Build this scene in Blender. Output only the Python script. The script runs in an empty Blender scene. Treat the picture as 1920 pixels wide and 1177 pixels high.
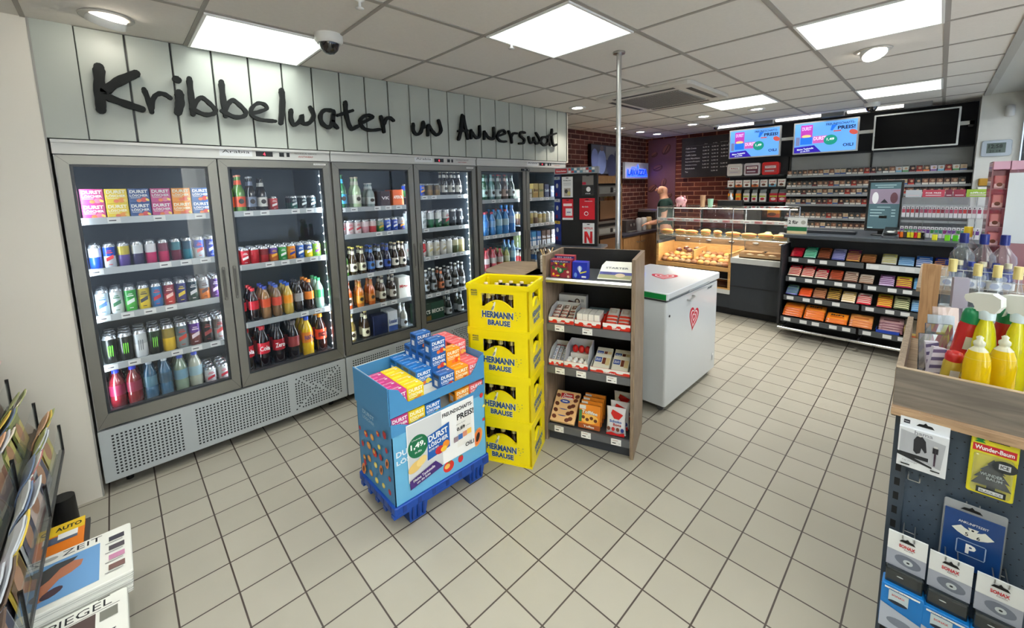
import bpy, math, random
from mathutils import Matrix, Vector

# ------------------------------------------------------------------ camera, world, light
SC = bpy.context.scene
COL = SC.collection
PI = math.pi
random.seed(7)
CAM_Z = 1.6659
F_PX = 771.9
cam_data = bpy.data.cameras.new('camera')
cam_data.sensor_width = 36.0
cam_data.lens = 36.0 * F_PX / 1920.0
cam_data.shift_y = -(588.5 - 452.6) / 1920.0
cam_data.clip_start = 0.02
cam = bpy.data.objects.new('camera', cam_data)
COL.objects.link(cam)
cam.matrix_world = Matrix((
    (0.7173828, 0.1046450, -0.6887753, 0.0),
    (-0.6962536, 0.0731346, -0.7140604, 0.0),
    (-0.0243496, 0.9918167, 0.1253250, CAM_Z),
    (0, 0, 0, 1)))
SC.camera = cam
SC.view_settings.view_transform = 'Standard'
SC.view_settings.look = 'None'
SC.view_settings.gamma = 1.0
SC.view_settings.use_curve_mapping = False
SC.view_settings.exposure = 1.0
SC.cycles.use_denoising = True
SC.cycles.adaptive_threshold = 0.08
SC.cycles.adaptive_min_samples = 16
SC.cycles.max_bounces = 5
SC.cycles.diffuse_bounces = 4
SC.cycles.glossy_bounces = 3
SC.cycles.transmission_bounces = 4
SC.cycles.transparent_max_bounces = 12
SC.cycles.caustics_reflective = False
SC.cycles.caustics_refractive = False
SC.cycles.sample_clamp_indirect = 4.0

world = bpy.data.worlds.new('daylight')
SC.world = world
world.use_nodes = True
bg = world.node_tree.nodes['Background']
bg.inputs[0].default_value = (0.55, 0.68, 0.9, 1)
bg.inputs[1].default_value = 0.8
PANEL_EMIT = 1.3          # ceiling panel diffusers
PANEL_W = 4.0             # light thrown down by each panel
SPOT_W = 4.5              # light thrown by each downlight
SPOT_EMIT = 9.0          # downlight lenses
CEIL = 2.56


def area(name, loc, rot, sx, sy, power, col=(1, 1, 1)):
    d = bpy.data.lights.new(name, 'AREA')
    d.shape = 'RECTANGLE'
    d.size = sx
    d.size_y = sy
    d.energy = power
    d.color = col
    o = bpy.data.objects.new(name, d)
    o.location = loc
    o.rotation_euler = rot
    COL.objects.link(o)
    return o


# daylight entering through the shop window behind the gondolas and through the entrance
area('window_daylight', (3.2, -1.25, 1.6), (PI / 2, 0, PI), 6.5, 1.6, 600, (0.86, 0.93, 1.0))
area('entrance_daylight', (0.0, -2.3, 1.5), (PI / 2, 0, PI), 1.6, 2.1, 140, (0.97, 0.98, 1.0))

# ------------------------------------------------------------------ helpers
def lin(c):
    return tuple(((v / 255.0) / 12.92 if v <= 10.3 else (((v / 255.0) + 0.055) / 1.055) ** 2.4) for v in c)


MATS = {}


def mat(name, rgb, rough=0.5, metal=0.0, emit=0.0, spec=0.5, coat=0.0, alpha=1.0, noise=0.0, nscale=30.0):
    """procedural principled material; rgb is 0-255 display colour"""
    if name in MATS:
        return MATS[name]
    m = bpy.data.materials.new(name)
    m.use_nodes = True
    nt = m.node_tree
    b = nt.nodes['Principled BSDF']
    c = lin(rgb)
    b.inputs['Base Color'].default_value = (*c, 1)
    b.inputs['Roughness'].default_value = rough
    b.inputs['Metallic'].default_value = metal
    b.inputs['Specular IOR Level'].default_value = spec
    b.inputs['Coat Weight'].default_value = coat
    if emit:
        b.inputs['Emission Color'].default_value = (*c, 1)
        b.inputs['Emission Strength'].default_value = emit
    if alpha < 1:
        b.inputs['Alpha'].default_value = alpha
    if noise:
        t = nt.nodes.new('ShaderNodeTexNoise')
        t.inputs['Scale'].default_value = nscale
        t.inputs['Detail'].default_value = 4
        tc = nt.nodes.new('ShaderNodeTexCoord')
        nt.links.new(tc.outputs['Object'], t.inputs['Vector'])
        mx = nt.nodes.new('ShaderNodeMix')
        mx.data_type = 'RGBA'
        mx.inputs['A'].default_value = (*[v * (1 - noise) for v in c], 1)
        mx.inputs['B'].default_value = (*[min(1, v * (1 + noise)) for v in c], 1)
        nt.links.new(t.outputs['Fac'], mx.inputs['Factor'])
        nt.links.new(mx.outputs['Result'], b.inputs['Base Color'])
    MATS[name] = m
    return m


def C(rgb, rough=0.45, coat=0.0):
    """plain printed or moulded colour"""
    return mat('col_%d_%d_%d_%g' % (rgb[0], rgb[1], rgb[2], rough), rgb, rough, coat=coat)


def clear(name, rgb, opac=0.15, rough=0.03, gloss=0.5):
    """thin clear pane or clear plastic: transparent tinted body with a real fresnel reflection"""
    if name in MATS:
        return MATS[name]
    m = bpy.data.materials.new(name)
    m.use_nodes = True
    nt = m.node_tree
    nt.nodes.clear()
    out = nt.nodes.new('ShaderNodeOutputMaterial')
    tr = nt.nodes.new('ShaderNodeBsdfTransparent')
    c = lin(rgb)
    tr.inputs[0].default_value = (*[(0.95 + 0.05 * v) if opac < 0.3 else (0.25 + 0.75 * v) for v in c], 1) if opac < 0.9 else (*c, 1)
    df = nt.nodes.new('ShaderNodeBsdfDiffuse')
    df.inputs[0].default_value = (*c, 1)
    m1 = nt.nodes.new('ShaderNodeMixShader')
    m1.inputs[0].default_value = opac
    nt.links.new(tr.outputs[0], m1.inputs[1])
    nt.links.new(df.outputs[0], m1.inputs[2])
    gl = nt.nodes.new('ShaderNodeBsdfGlossy')
    gl.inputs['Roughness'].default_value = rough
    fr = nt.nodes.new('ShaderNodeFresnel')
    fr.inputs[0].default_value = 1.45
    mu = nt.nodes.new('ShaderNodeMath')
    mu.operation = 'MULTIPLY'
    mu.inputs[1].default_value = gloss * 2
    mu.use_clamp = True
    nt.links.new(fr.outputs[0], mu.inputs[0])
    ge = nt.nodes.new('ShaderNodeNewGeometry')      # only the outer surface of a pane mirrors
    bf = nt.nodes.new('ShaderNodeMath')
    bf.operation = 'SUBTRACT'
    bf.inputs[0].default_value = 1.0
    nt.links.new(ge.outputs['Backfacing'], bf.inputs[1])
    mm = nt.nodes.new('ShaderNodeMath')
    mm.operation = 'MULTIPLY'
    nt.links.new(mu.outputs[0], mm.inputs[0])
    nt.links.new(bf.outputs[0], mm.inputs[1])
    m2 = nt.nodes.new('ShaderNodeMixShader')
    nt.links.new(mm.outputs[0], m2.inputs[0])
    nt.links.new(m1.outputs[0], m2.inputs[1])
    nt.links.new(gl.outputs[0], m2.inputs[2])
    nt.links.new(m2.outputs[0], out.inputs[0])
    MATS[name] = m
    return m


def brick_mat(name, axes, c1, c2, mortar, bw, bh, ms, offset=0.5, rough=0.6, origin=(0, 0), bump=0.3, fine=0.0, spec=0.5, mixn=0.25):
    m = bpy.data.materials.new(name)
    m.use_nodes = True
    nt = m.node_tree
    b = nt.nodes['Principled BSDF']
    tc = nt.nodes.new('ShaderNodeTexCoord')
    sp = nt.nodes.new('ShaderNodeSeparateXYZ')
    cb = nt.nodes.new('ShaderNodeCombineXYZ')
    nt.links.new(tc.outputs['Object'], sp.inputs[0])
    for k in (0, 1):
        ad = nt.nodes.new('ShaderNodeMath')
        ad.operation = 'SUBTRACT'
        ad.inputs[1].default_value = origin[k]
        nt.links.new(sp.outputs[axes[k]], ad.inputs[0])
        nt.links.new(ad.outputs[0], cb.inputs[k])
    t = nt.nodes.new('ShaderNodeTexBrick')
    t.offset = offset
    t.inputs['Color1'].default_value = (*lin(c1), 1)
    t.inputs['Color2'].default_value = (*lin(c2), 1)
    t.inputs['Mortar'].default_value = (*lin(mortar), 1)
    t.inputs['Scale'].default_value = 1.0
    t.inputs['Mortar Size'].default_value = ms
    t.inputs['Mortar Smooth'].default_value = 0.1
    t.inputs['Brick Width'].default_value = bw
    t.inputs['Row Height'].default_value = bh
    nt.links.new(cb.outputs[0], t.inputs['Vector'])
    n = nt.nodes.new('ShaderNodeTexNoise')
    n.inputs['Scale'].default_value = 6.0 if not fine else fine
    n.inputs['Detail'].default_value = 6
    nt.links.new(tc.outputs['Object'], n.inputs['Vector'])
    rp = nt.nodes.new('ShaderNodeMapRange')
    rp.inputs['To Min'].default_value = 1 - mixn
    rp.inputs['To Max'].default_value = 1 + mixn
    nt.links.new(n.outputs['Fac'], rp.inputs['Value'])
    vm = nt.nodes.new('ShaderNodeVectorMath')
    vm.operation = 'SCALE'
    nt.links.new(t.outputs['Color'], vm.inputs[0])
    nt.links.new(rp.outputs[0], vm.inputs['Scale'])
    nt.links.new(vm.outputs[0], b.inputs['Base Color'])
    b.inputs['Roughness'].default_value = rough
    b.inputs['Specular IOR Level'].default_value = spec
    bp = nt.nodes.new('ShaderNodeBump')
    bp.inputs['Strength'].default_value = bump
    bp.inputs['Distance'].default_value = 0.004
    bp.invert = True
    nt.links.new(t.outputs['Fac'], bp.inputs['Height'])
    nt.links.new(bp.outputs[0], b.inputs['Normal'])
    MATS[name] = m
    return m


def wood_mat(name, dark, light, axis='z', rough=0.45, scale=6.0):
    m = bpy.data.materials.new(name)
    m.use_nodes = True
    nt = m.node_tree
    b = nt.nodes['Principled BSDF']
    tc = nt.nodes.new('ShaderNodeTexCoord')
    mp = nt.nodes.new('ShaderNodeMapping')
    s = {'x': (1.2, 14, 14), 'y': (14, 1.2, 14), 'z': (14, 14, 1.2)}[axis]
    mp.inputs['Scale'].default_value = s
    nt.links.new(tc.outputs['Object'], mp.inputs['Vector'])
    n = nt.nodes.new('ShaderNodeTexNoise')
    n.inputs['Scale'].default_value = scale
    n.inputs['Detail'].default_value = 6
    n.inputs['Distortion'].default_value = 0.8
    nt.links.new(mp.outputs[0], n.inputs['Vector'])
    r = nt.nodes.new('ShaderNodeValToRGB')
    r.color_ramp.elements[0].position = 0.35
    r.color_ramp.elements[1].position = 0.68
    r.color_ramp.elements[0].color = (*lin(dark), 1)
    r.color_ramp.elements[1].color = (*lin(light), 1)
    nt.links.new(n.outputs['Fac'], r.inputs[0])
    nt.links.new(r.outputs[0], b.inputs['Base Color'])
    b.inputs['Roughness'].default_value = rough
    MATS[name] = m
    return m


def ccw(pts):
    a = sum(p[0] * q[1] - q[0] * p[1] for p, q in zip(pts, list(pts[1:]) + [pts[0]]))
    return list(pts) if a > 0 else list(pts)[::-1]


class MB:
    """collects shapes, builds ONE mesh object"""

    def __init__(s):
        s.v = []; s.f = []; s.fm = []; s.sm = []; s.mats = []
        s.M = Matrix.Identity(4)

    def mi(s, m):
        if m not in s.mats:
            s.mats.append(m)
        return s.mats.index(m)

    def add(s, vs, fs, m, M=None, smooth=False):
        o = len(s.v)
        T = s.M @ M if M is not None else s.M
        for p in vs:
            s.v.append(tuple(T @ Vector(p)))
        k = s.mi(m)
        for f in fs:
            s.f.append(tuple(i + o for i in f)); s.fm.append(k); s.sm.append(smooth)
        return s

    def box(s, x0, x1, y0, y1, z0, z1, m, M=None):
        vs = [(x0, y0, z0), (x1, y0, z0), (x1, y1, z0), (x0, y1, z0), (x0, y0, z1), (x1, y0, z1), (x1, y1, z1), (x0, y1, z1)]
        return s.add(vs, [(0, 3, 2, 1), (4, 5, 6, 7), (0, 1, 5, 4), (1, 2, 6, 5), (2, 3, 7, 6), (3, 0, 4, 7)], m, M)

    def rbox(s, x0, x1, y0, y1, z0, z1, m, r=0.01, M=None, n=3, axis='z'):
        """box whose edges along one axis are rounded"""
        if axis == 'z':
            a0, a1, b0, b1, c0, c1 = x0, x1, y0, y1, z0, z1
            fn = lambda a, b, c: (a, b, c)
        elif axis == 'y':
            a0, a1, b0, b1, c0, c1 = z0, z1, x0, x1, y0, y1
            fn = lambda a, b, c: (b, c, a)
        else:
            a0, a1, b0, b1, c0, c1 = y0, y1, z0, z1, x0, x1
            fn = lambda a, b, c: (c, a, b)
        r = min(r, (a1 - a0) / 2, (b1 - b0) / 2)
        pts = []
        for cx, cy, st in ((a1 - r, b1 - r, 0), (a0 + r, b1 - r, 1), (a0 + r, b0 + r, 2), (a1 - r, b0 + r, 3)):
            for k in range(n + 1):
                t = (st + k / n) * PI / 2
                pts.append((cx + r * math.cos(t), cy + r * math.sin(t)))
        N = len(pts)
        ch = min(0.35 * r, 0.004, (c1 - c0) / 3)
        ca, cb_ = (a0 + a1) / 2, (b0 + b1) / 2
        wa, wb = max(1e-6, (a1 - a0) / 2), max(1e-6, (b1 - b0) / 2)
        ins = [(ca + (p[0] - ca) * (1 - ch / wa), cb_ + (p[1] - cb_) * (1 - ch / wb)) for p in pts]
        vs = [fn(p[0], p[1], c0) for p in ins] + [fn(p[0], p[1], c0 + ch) for p in pts] + [fn(p[0], p[1], c1 - ch) for p in pts] + [fn(p[0], p[1], c1) for p in ins]
        fs = [tuple(range(N - 1, -1, -1)), tuple(range(3 * N, 4 * N))]
        for L in range(3):
            fs += [(L * N + i, L * N + (i + 1) % N, (L + 1) * N + (i + 1) % N, (L + 1) * N + i) for i in range(N)]
        return s.add(vs, fs, m, M)

    def lathe(s, prof, m, n=16, M=None, smooth=True, cap=True):
        """prof: (radius, z) from bottom to top"""
        vs = []; fs = []
        for r, z in prof:
            for i in range(n):
                a = 2 * PI * i / n
                vs.append((r * math.cos(a), r * math.sin(a), z))
        for j in range(len(prof) - 1):
            for i in range(n):
                k = (i + 1) % n
                fs.append((j * n + i, j * n + k, (j + 1) * n + k, (j + 1) * n + i))
        s.add(vs, fs, m, M, smooth)
        if cap:
            o = []
            for j, rev in ((0, True), (len(prof) - 1, False)):
                if prof[j][0] > 1e-5:
                    idx = [j * n + i for i in range(n)]
                    s.add([vs[i] for i in idx], [tuple(range(n - 1, -1, -1)) if rev else tuple(range(n))], m, M)
        return s

    def cyl(s, p0, p1, r, m, n=10, r1=None, M=None):
        p0, p1 = Vector(p0), Vector(p1)
        d = p1 - p0
        q = Vector((0, 0, 1)).rotation_difference(d.normalized()).to_matrix().to_4x4()
        T = Matrix.Translation(p0) @ q
        return s.lathe([(r, 0), (r if r1 is None else r1, d.length)], m, n, T if M is None else M @ T)

    def tube(s, pts, r, m, n=6):
        for a, b in zip(pts[:-1], pts[1:]):
            s.cyl(a, b, r, m, n)
        return s

    def ball(s, c, rx, ry, rz, m, n=12, k=8, M=None):
        vs = []; fs = []
        for j in range(k + 1):
            ph = -PI / 2 + PI * j / k
            for i in range(n):
                a = 2 * PI * i / n
                vs.append((c[0] + rx * math.cos(ph) * math.cos(a), c[1] + ry * math.cos(ph) * math.sin(a), c[2] + rz * math.sin(ph)))
        for j in range(k):
            for i in range(n):
                q = (i + 1) % n
                fs.append((j * n + i, j * n + q, (j + 1) * n + q, (j + 1) * n + i))
        return s.add(vs, fs, m, M, True)

    def prism(s, pts, d0, d1, m, M=None):
        """polygon (a,b) in the local x-z plane, extruded along local y from d0 to d1"""
        n = len(pts)
        pts = ccw(pts)
        vs = [(p[0], d0, p[1]) for p in pts] + [(p[0], d1, p[1]) for p in pts]
        fs = [tuple(range(n)), tuple(range(2 * n - 1, n - 1, -1))] + [(i, i + n, (i + 1) % n + n, (i + 1) % n) for i in range(n)]
        return s.add(vs, fs, m, M)

    def prismx(s, pts, x0, x1, m):
        """polygon of (y, z) points extruded along x"""
        n = len(pts)
        pts = ccw(pts)[::-1]
        vs = [(x0, p[0], p[1]) for p in pts] + [(x1, p[0], p[1]) for p in pts]
        fs = [tuple(range(n)), tuple(range(2 * n - 1, n - 1, -1))] + [(i, i + n, (i + 1) % n + n, (i + 1) % n) for i in range(n)]
        return s.add(vs, fs, m)

    def ring_xz(s, outer, inner, d0, d1, m):
        """frame between two polygons with equal counts, in the x-z plane"""
        n = len(outer)
        vs = [(p[0], d0, p[1]) for p in outer] + [(p[0], d0, p[1]) for p in inner] + [(p[0], d1, p[1]) for p in outer] + [(p[0], d1, p[1]) for p in inner]
        fs = []
        for i in range(n):
            k = (i + 1) % n
            fs += [(i, k, n + k, n + i), (2 * n + k, 2 * n + i, 3 * n + i, 3 * n + k), (i, 2 * n + i, 2 * n + k, k), (n + i, n + k, 3 * n + k, 3 * n + i)]
        return s.add(vs, fs, m)

    def build(s, name, parent=None, loc=None, rz=0.0):
        me = bpy.data.meshes.new(name)
        me.from_pydata(s.v, [], s.f)
        for m in s.mats:
            me.materials.append(m)
        me.polygons.foreach_set('material_index', s.fm)
        me.polygons.foreach_set('use_smooth', s.sm)
        me.update()
        o = bpy.data.objects.new(name, me)
        COL.objects.link(o)
        if parent is not None:
            o.parent = parent
        if loc is not None:
            o.location = loc
            o.rotation_euler = (0, 0, rz)
        return o


_TX = {}


def text_geo(s, bold):
    k = (s, bold)
    if k not in _TX:
        cu = bpy.data.curves.new('t', 'FONT')
        cu.body = s
        cu.resolution_u = 2
        cu.offset = bold
        cu.align_x = 'CENTER'
        cu.align_y = 'CENTER'
        o = bpy.data.objects.new('t', cu)
        me = bpy.data.meshes.new_from_object(o)
        vs = [tuple(v.co) for v in me.vertices]
        fs = [tuple(p.vertices) for p in me.polygons]
        bpy.data.objects.remove(o)
        bpy.data.meshes.remove(me)
        if vs:
            x0, x1 = min(v[0] for v in vs), max(v[0] for v in vs)
            y0, y1 = min(v[1] for v in vs), max(v[1] for v in vs)
            vs = [((v[0] - (x0 + x1) / 2) / (x1 - x0), (v[1] - (y0 + y1) / 2) / (y1 - y0), 0) for v in vs]
        _TX[k] = (vs, fs)
    return _TX[k]


class Print:
    """flat print on a face: x right, y up, z out of the face"""

    def __init__(s, mb, M):
        s.mb = mb; s.M = M; s.k = 1

    def z(s, up=True):
        s.k += 1
        return 0.0002 * s.k

    def rect(s, x, y, w, h, m, z=None):
        z = s.z() if z is None else z
        s.mb.add([(x, y, z), (x + w, y, z), (x + w, y + h, z), (x, y + h, z)], [(0, 1, 2, 3)], m, s.M)
        return s

    def ell(s, x, y, rx, ry, m, n=16, rot=0.0):
        z = s.z()
        c, q = math.cos(rot), math.sin(rot)
        vs = []
        for i in range(n):
            a, b = rx * math.cos(2 * PI * i / n), ry * math.sin(2 * PI * i / n)
            vs.append((x + a * c - b * q, y + a * q + b * c, z))
        s.mb.add(vs, [tuple(range(n))], m, s.M)
        return s

    def poly(s, pts, m):
        z = s.z()
        pts = ccw(pts)
        s.mb.add([(p[0], p[1], z) for p in pts], [tuple(range(len(pts)))], m, s.M)
        return s

    def text(s, t, x, y, w, h, m, bold=0.0, shear=0.0, rot=0.0):
        """text fitted to a w x h box centred on x, y"""
        vs, fs = text_geo(t, bold)
        z = s.z()
        c, q = math.cos(rot), math.sin(rot)
        o = []
        for v in vs:
            a, b = v[0] * w + shear * v[1] * h, v[1] * h
            o.append((x + a * c - b * q, y + a * q + b * c, z))
        s.mb.add(o, fs, m, s.M)
        return s


def front(x=0, y=0, z=0):
    """print frame on a face that looks to local -y"""
    return Matrix.Translation((x, y, z)) @ Matrix.Rotation(PI / 2, 4, 'X')


def leftface(x, y, z):
    """print frame on a face that looks to local -x (print x runs to local -y)"""
    return Matrix.Translation((x, y, z)) @ Matrix.Rotation(-PI / 2, 4, 'Z') @ Matrix.Rotation(PI / 2, 4, 'X')


def topface(x, y, z):
    return Matrix.Translation((x, y, z))


def tag(o, label, cat, group=None):
    o['label'] = label
    o['category'] = cat
    if group:
        o['group'] = group
    return o


def struct(o):
    o['kind'] = 'structure'
    return o


def empty(name, loc=(0, 0, 0), rz=0.0):
    o = bpy.data.objects.new(name, None)
    o.empty_display_size = 0.05
    COL.objects.link(o)
    o.location = loc
    o.rotation_euler = (0, 0, rz)
    return o


def copy_tree(o, parent=None):
    c = o.copy()
    COL.objects.link(c)
    if parent is not None:
        c.parent = parent
    for ch in o.children:
        copy_tree(ch, c)
    return c


PROTO = {}


def place(key, builder, loc, rz, label, cat, group=None, rot=None, scale=None):
    """first use builds the thing, later uses copy it and its parts"""
    if key in PROTO:
        o = copy_tree(PROTO[key])
        if 'group' in o.keys():
            del o['group']
    else:
        o = builder()
        PROTO[key] = o
    o.location = loc
    o.rotation_euler = rot if rot is not None else (0, 0, rz)
    o.scale = scale if scale else (1, 1, 1)
    tag(o, label, cat, group)
    return o


ORD = ('zeroth first second third fourth fifth sixth seventh eighth ninth tenth eleventh twelfth thirteenth fourteenth fifteenth sixteenth '
       'seventeenth eighteenth nineteenth twentieth').split()


def nth(n):
    if n <= 20:
        return ORD[n]
    t = {2: 'twenty', 3: 'thirty', 4: 'forty'}[n // 10]
    return t + '-' + ORD[n % 10] if n % 10 else {3: 'thirtieth', 4: 'fortieth'}[n // 10]


class Frame:
    def __init__(s, x, y, ang, z=0.0):
        s.x, s.y, s.a, s.z = x, y, ang, z

    def p(s, x, y, z=0.0):
        c, q = math.cos(s.a), math.sin(s.a)
        return (s.x + x * c - y * q, s.y + x * q + y * c, s.z + z)


# common materials
WHITE = C((235, 236, 234), 0.4)
BLACK = C((14, 14, 15), 0.4)
INK = C((22, 24, 30), 0.6)
STEEL = mat('brushed_steel', (190, 190, 188), 0.28, 0.9)
CHROME = mat('chrome', (215, 215, 215), 0.12, 1.0)
DGREY = C((58, 62, 68), 0.45)
PAPER = C((244, 244, 242), 0.6)
OAK = wood_mat('greyed_oak', (122, 104, 86), (164, 143, 120), 'z')
OAKX = wood_mat('greyed_oak_flat', (132, 110, 88), (176, 152, 124), 'x')
# ------------------------------------------------------------------ room
floor_m = brick_mat('beige_floor_tile', (0, 1), (168, 163, 149), (161, 156, 142), (66, 56, 50), 0.2, 0.2, 0.0034, 0.0, 0.42, (0.0188, 1.9409), 0.25, 2.5, 0.5, 0.07)
mb = MB(); mb.box(-1.6, 8.0, -2.6, 4.3, -0.06, 0, floor_m); struct(mb.build('floor'))
ceil_m = mat('mineral_ceiling_tile', (222, 218, 212), 0.9, spec=0.1, noise=0.05, nscale=60)
mb = MB(); mb.box(-1.6, 8.0, -2.6, 4.3, CEIL, CEIL + 0.05, ceil_m); struct(mb.build('ceiling'))
bar = mat('ceiling_grid_grey', (158, 153, 146), 0.6)
mb = MB()
GX = [0.41 + 0.625 * k for k in range(-3, 12)]
GY = [0.04 + 0.625 * k for k in range(-4, 7)]
for x in GX:
    if x < 7.4: mb.box(x - 0.009, x + 0.009, -0.26 if x > 1.2 else -1.9, 4.1 if x > 4.1 else 3.165, CEIL - 0.005, CEIL + 0.001, bar)
for y in GY:
    if -0.3 < y < 3.9: mb.box(-1.4 if y < 3.1 else 4.0, 7.4, y - 0.013, y + 0.013, CEIL - 0.004, CEIL + 0.001, bar)
struct(mb.build('trim_1'))
# plain soffit strip along the window side
mb = MB(); mb.box(1.2, 7.5, -0.31, -0.26, CEIL - 0.012, CEIL, C((176, 176, 172), 0.7)); mb.box(1.2, 7.5, -0.56, -0.31, CEIL - 0.006, CEIL, C((200, 202, 200), 0.7)); struct(mb.build('trim_2'))

panel_w = mat('white_wall_panel', (216, 210, 198), 0.38, noise=0.02, nscale=3)
slat_w = mat('dimmed_slat_panel', (165, 170, 162), 0.42, noise=0.02, nscale=3)  # wall white made darker in colour to offset the light on the fascia
# white wall beside and above the coolers
mb = MB()
mb.box(-1.4, -0.2, 3.17, 3.97, 0, CEIL, panel_w)
mb.box(-0.2, -0.05, 3.172, 3.3, 1.985, CEIL, slat_w)
struct(mb.build('wall_left'))
mb = MB()
mb.box(-0.207, -0.199, 3.168, 3.171, 0, CEIL, C((150, 148, 142), 0.5))
struct(mb.build('trim_3'))
mb = MB(); mb.box(-0.05, 4.02, 3.185, 3.96, 1.985, CEIL, BLACK)
struct(mb.build('trim_4'))
mb = MB()
k = 0
x = -0.046
while x < 3.99:
    x2 = min(x + 0.1855, 4.02)
    mb.rbox(x, x2, 3.168, 3.19, 1.985, CEIL - 0.004, slat_w, 0.003, axis='z', n=1)
    x += 0.1945
mb.box(3.9, 4.022, 3.19, 3.97, 1.985, CEIL, panel_w)
mb.box(4.004, 4.035, 3.168, 3.97, 1.97, CEIL, panel_w)
struct(mb.build('trim_5'))
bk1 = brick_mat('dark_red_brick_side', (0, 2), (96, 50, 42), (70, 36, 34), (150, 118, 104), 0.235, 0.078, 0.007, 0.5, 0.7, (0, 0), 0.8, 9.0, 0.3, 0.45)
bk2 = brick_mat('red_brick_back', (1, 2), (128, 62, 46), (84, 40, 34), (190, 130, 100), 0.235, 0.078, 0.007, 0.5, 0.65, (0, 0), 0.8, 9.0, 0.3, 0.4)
mb = MB(); mb.box(3.9, 7.65, 4.0, 4.15, 0, CEIL, bk1); struct(mb.build('wall_brick_side'))
mb = MB(); mb.box(7.5, 7.65, 2.3, 4.0, 0, CEIL, bk2); struct(mb.build('wall_back'))
mb = MB(); mb.box(7.42, 7.65, -0.6, 2.38, 0, CEIL, C((40, 43, 48), 0.6)); struct(mb.build('wall_back_dark'))
mb = MB(); mb.box(-1.3, 3.88, 3.965, 4.1, 0, CEIL, C((120, 124, 126), 0.7)); struct(mb.build('wall_service'))
# window side
wm = C((205, 205, 200), 0.7)
mb = MB()
mb.box(1.2, 7.5, -0.68, -0.56, 0, 0.95, wm)
mb.box(1.2, 7.5, -0.68, -0.56, 2.42, CEIL, wm)
struct(mb.build('wall_right'))
mb = MB(); mb.box(6.92, 7.5, -0.56, -0.25, 0, CEIL, mat('white_plaster', (214, 214, 208), 0.8, noise=0.04, nscale=12)); struct(mb.build('wall_pillar'))
fr = C((44, 50, 56), 0.4)
mb = MB()
for xx in (1.2, 2.6, 4.05, 5.5, 6.86):
    mb.box(xx, xx + 0.06, -0.66, -0.57, 0.95, 2.42, fr)
mb.box(1.2, 6.92, -0.66, -0.57, 0.95, 1.01, fr); mb.box(1.2, 6.92, -0.66, -0.57, 2.36, 2.42, fr)
w = struct(mb.build('window_1'))
mb = MB(); mb.box(1.22, 6.9, -0.62, -0.61, 1.0, 2.37, clear('window_pane', (235, 242, 245), 0.03, 0.02, 0.5)); mb.build('window_pane', w)
# entrance side behind the camera
mb = MB(); mb.box(-1.55, -1.4, -2.6, 3.97, 0, CEIL, panel_w); struct(mb.build('wall_entrance_side'))
mb = MB(); mb.box(1.08, 1.2, -2.6, -0.56, 0, CEIL, wm); struct(mb.build('wall_entrance'))
mb = MB()
for a, b in ((-1.4, -0.9), (0.9, 1.08)): mb.box(a, b, -2.55, -2.45, 0, CEIL, wm)
mb.box(-0.9, 0.9, -2.55, -2.45, 2.25, CEIL, wm)
struct(mb.build('wall_front'))
# coffee bean mural beside the brick
mb = MB()
mur = mat('mural_purple_brown', (118, 76, 84), 0.6, noise=0.3, nscale=3)
mb.box(7.485, 7.5, 3.4, 3.94, 0.9, CEIL - 0.03, mur)
P = Print(mb, Matrix.Translation((7.485, 3.94, 0)) @ Matrix.Rotation(-PI / 2, 4, 'Z') @ Matrix.Rotation(PI / 2, 4, 'X'))
for bx, by, r, ro in ((0.36, 2.33, 0.11, 0.9), (0.13, 2.25, 0.07, 0.4), (0.2, 2.0, 0.1, 0.2), (0.32, 1.72, 0.09, 1.2), (0.1, 1.62, 0.1, 0.6), (0.42, 1.48, 0.08, 0.3)):
    P.ell(bx, by, r, r * 0.62, C((92, 52, 46), 0.5), 18, ro)
    P.ell(bx - 0.01, by + 0.012, r * 0.8, r * 0.42, C((140, 88, 76), 0.5), 18, ro)
    P.ell(bx, by, r * 0.95, r * 0.07, C((48, 26, 26), 0.5), 14, ro + 0.15)
tag(mb.build('wall_mural'), 'tall purple brown mural of coffee beans on the brick wall corner', 'mural')

# ------------------------------------------------------------------ ceiling things
def emis(name, rgb, st):
    return mat(name, rgb, 0.5, emit=st)

lamp_w = emis('panel_light_cool', (240, 247, 238), PANEL_EMIT)

def mk_panel():
    r = empty('ceiling_panel_light')
    mb = MB()
    mb.ring_xz([(-.303, -.303), (.303, -.303), (.303, .303), (-.303, .303)], [(-.29, -.29), (.29, -.29), (.29, .29), (-.29, .29)], 0, 0.012, WHITE)
    mb.v = [(x, z, -y) for x, y, z in mb.v]
    mb.build('frame', r)
    mb = MB(); mb.box(-.29, .29, -.29, .29, -0.01, -0.003, lamp_w); mb.build('diffuser', r)
    return r

pan = [(0.7225, 2.8525, 'square ceiling panel light above the big black letter sign'),
       (1.9725, 1.6025, 'square ceiling panel light above the yellow crates, beside the thin steel pole'),
       (3.2225, 0.3525, 'large greenish white ceiling panel light near the window side'),
       (5.0975, 1.6025, 'far ceiling panel light beyond the air conditioning cassette'),
       (5.7225, 0.3525, 'far ceiling panel light in front of the black screen'),
       (0.7225, 0.3525, 'ceiling panel light over the entrance, behind the viewer'),
       (-0.5275, 1.6025, 'ceiling panel light over the newspaper rack, out of view'),
       (0.7225, -0.8975, 'ceiling panel light over the doormat, out of view'),
       (5.7225, 2.8525, 'ceiling panel light over the coffee corner')]
for x, y, l in pan[:8]:
    o = place('panel', mk_panel, (x, y, CEIL - 0.001), 0, l, 'light', 'square ceiling panel lights')
    L = area('panel_lamp', (x, y, CEIL - 0.013), (0, 0, 0), .58, .58, PANEL_W, (.97, 1.0, .96))
    L.data.spread = math.radians(125)

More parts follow.
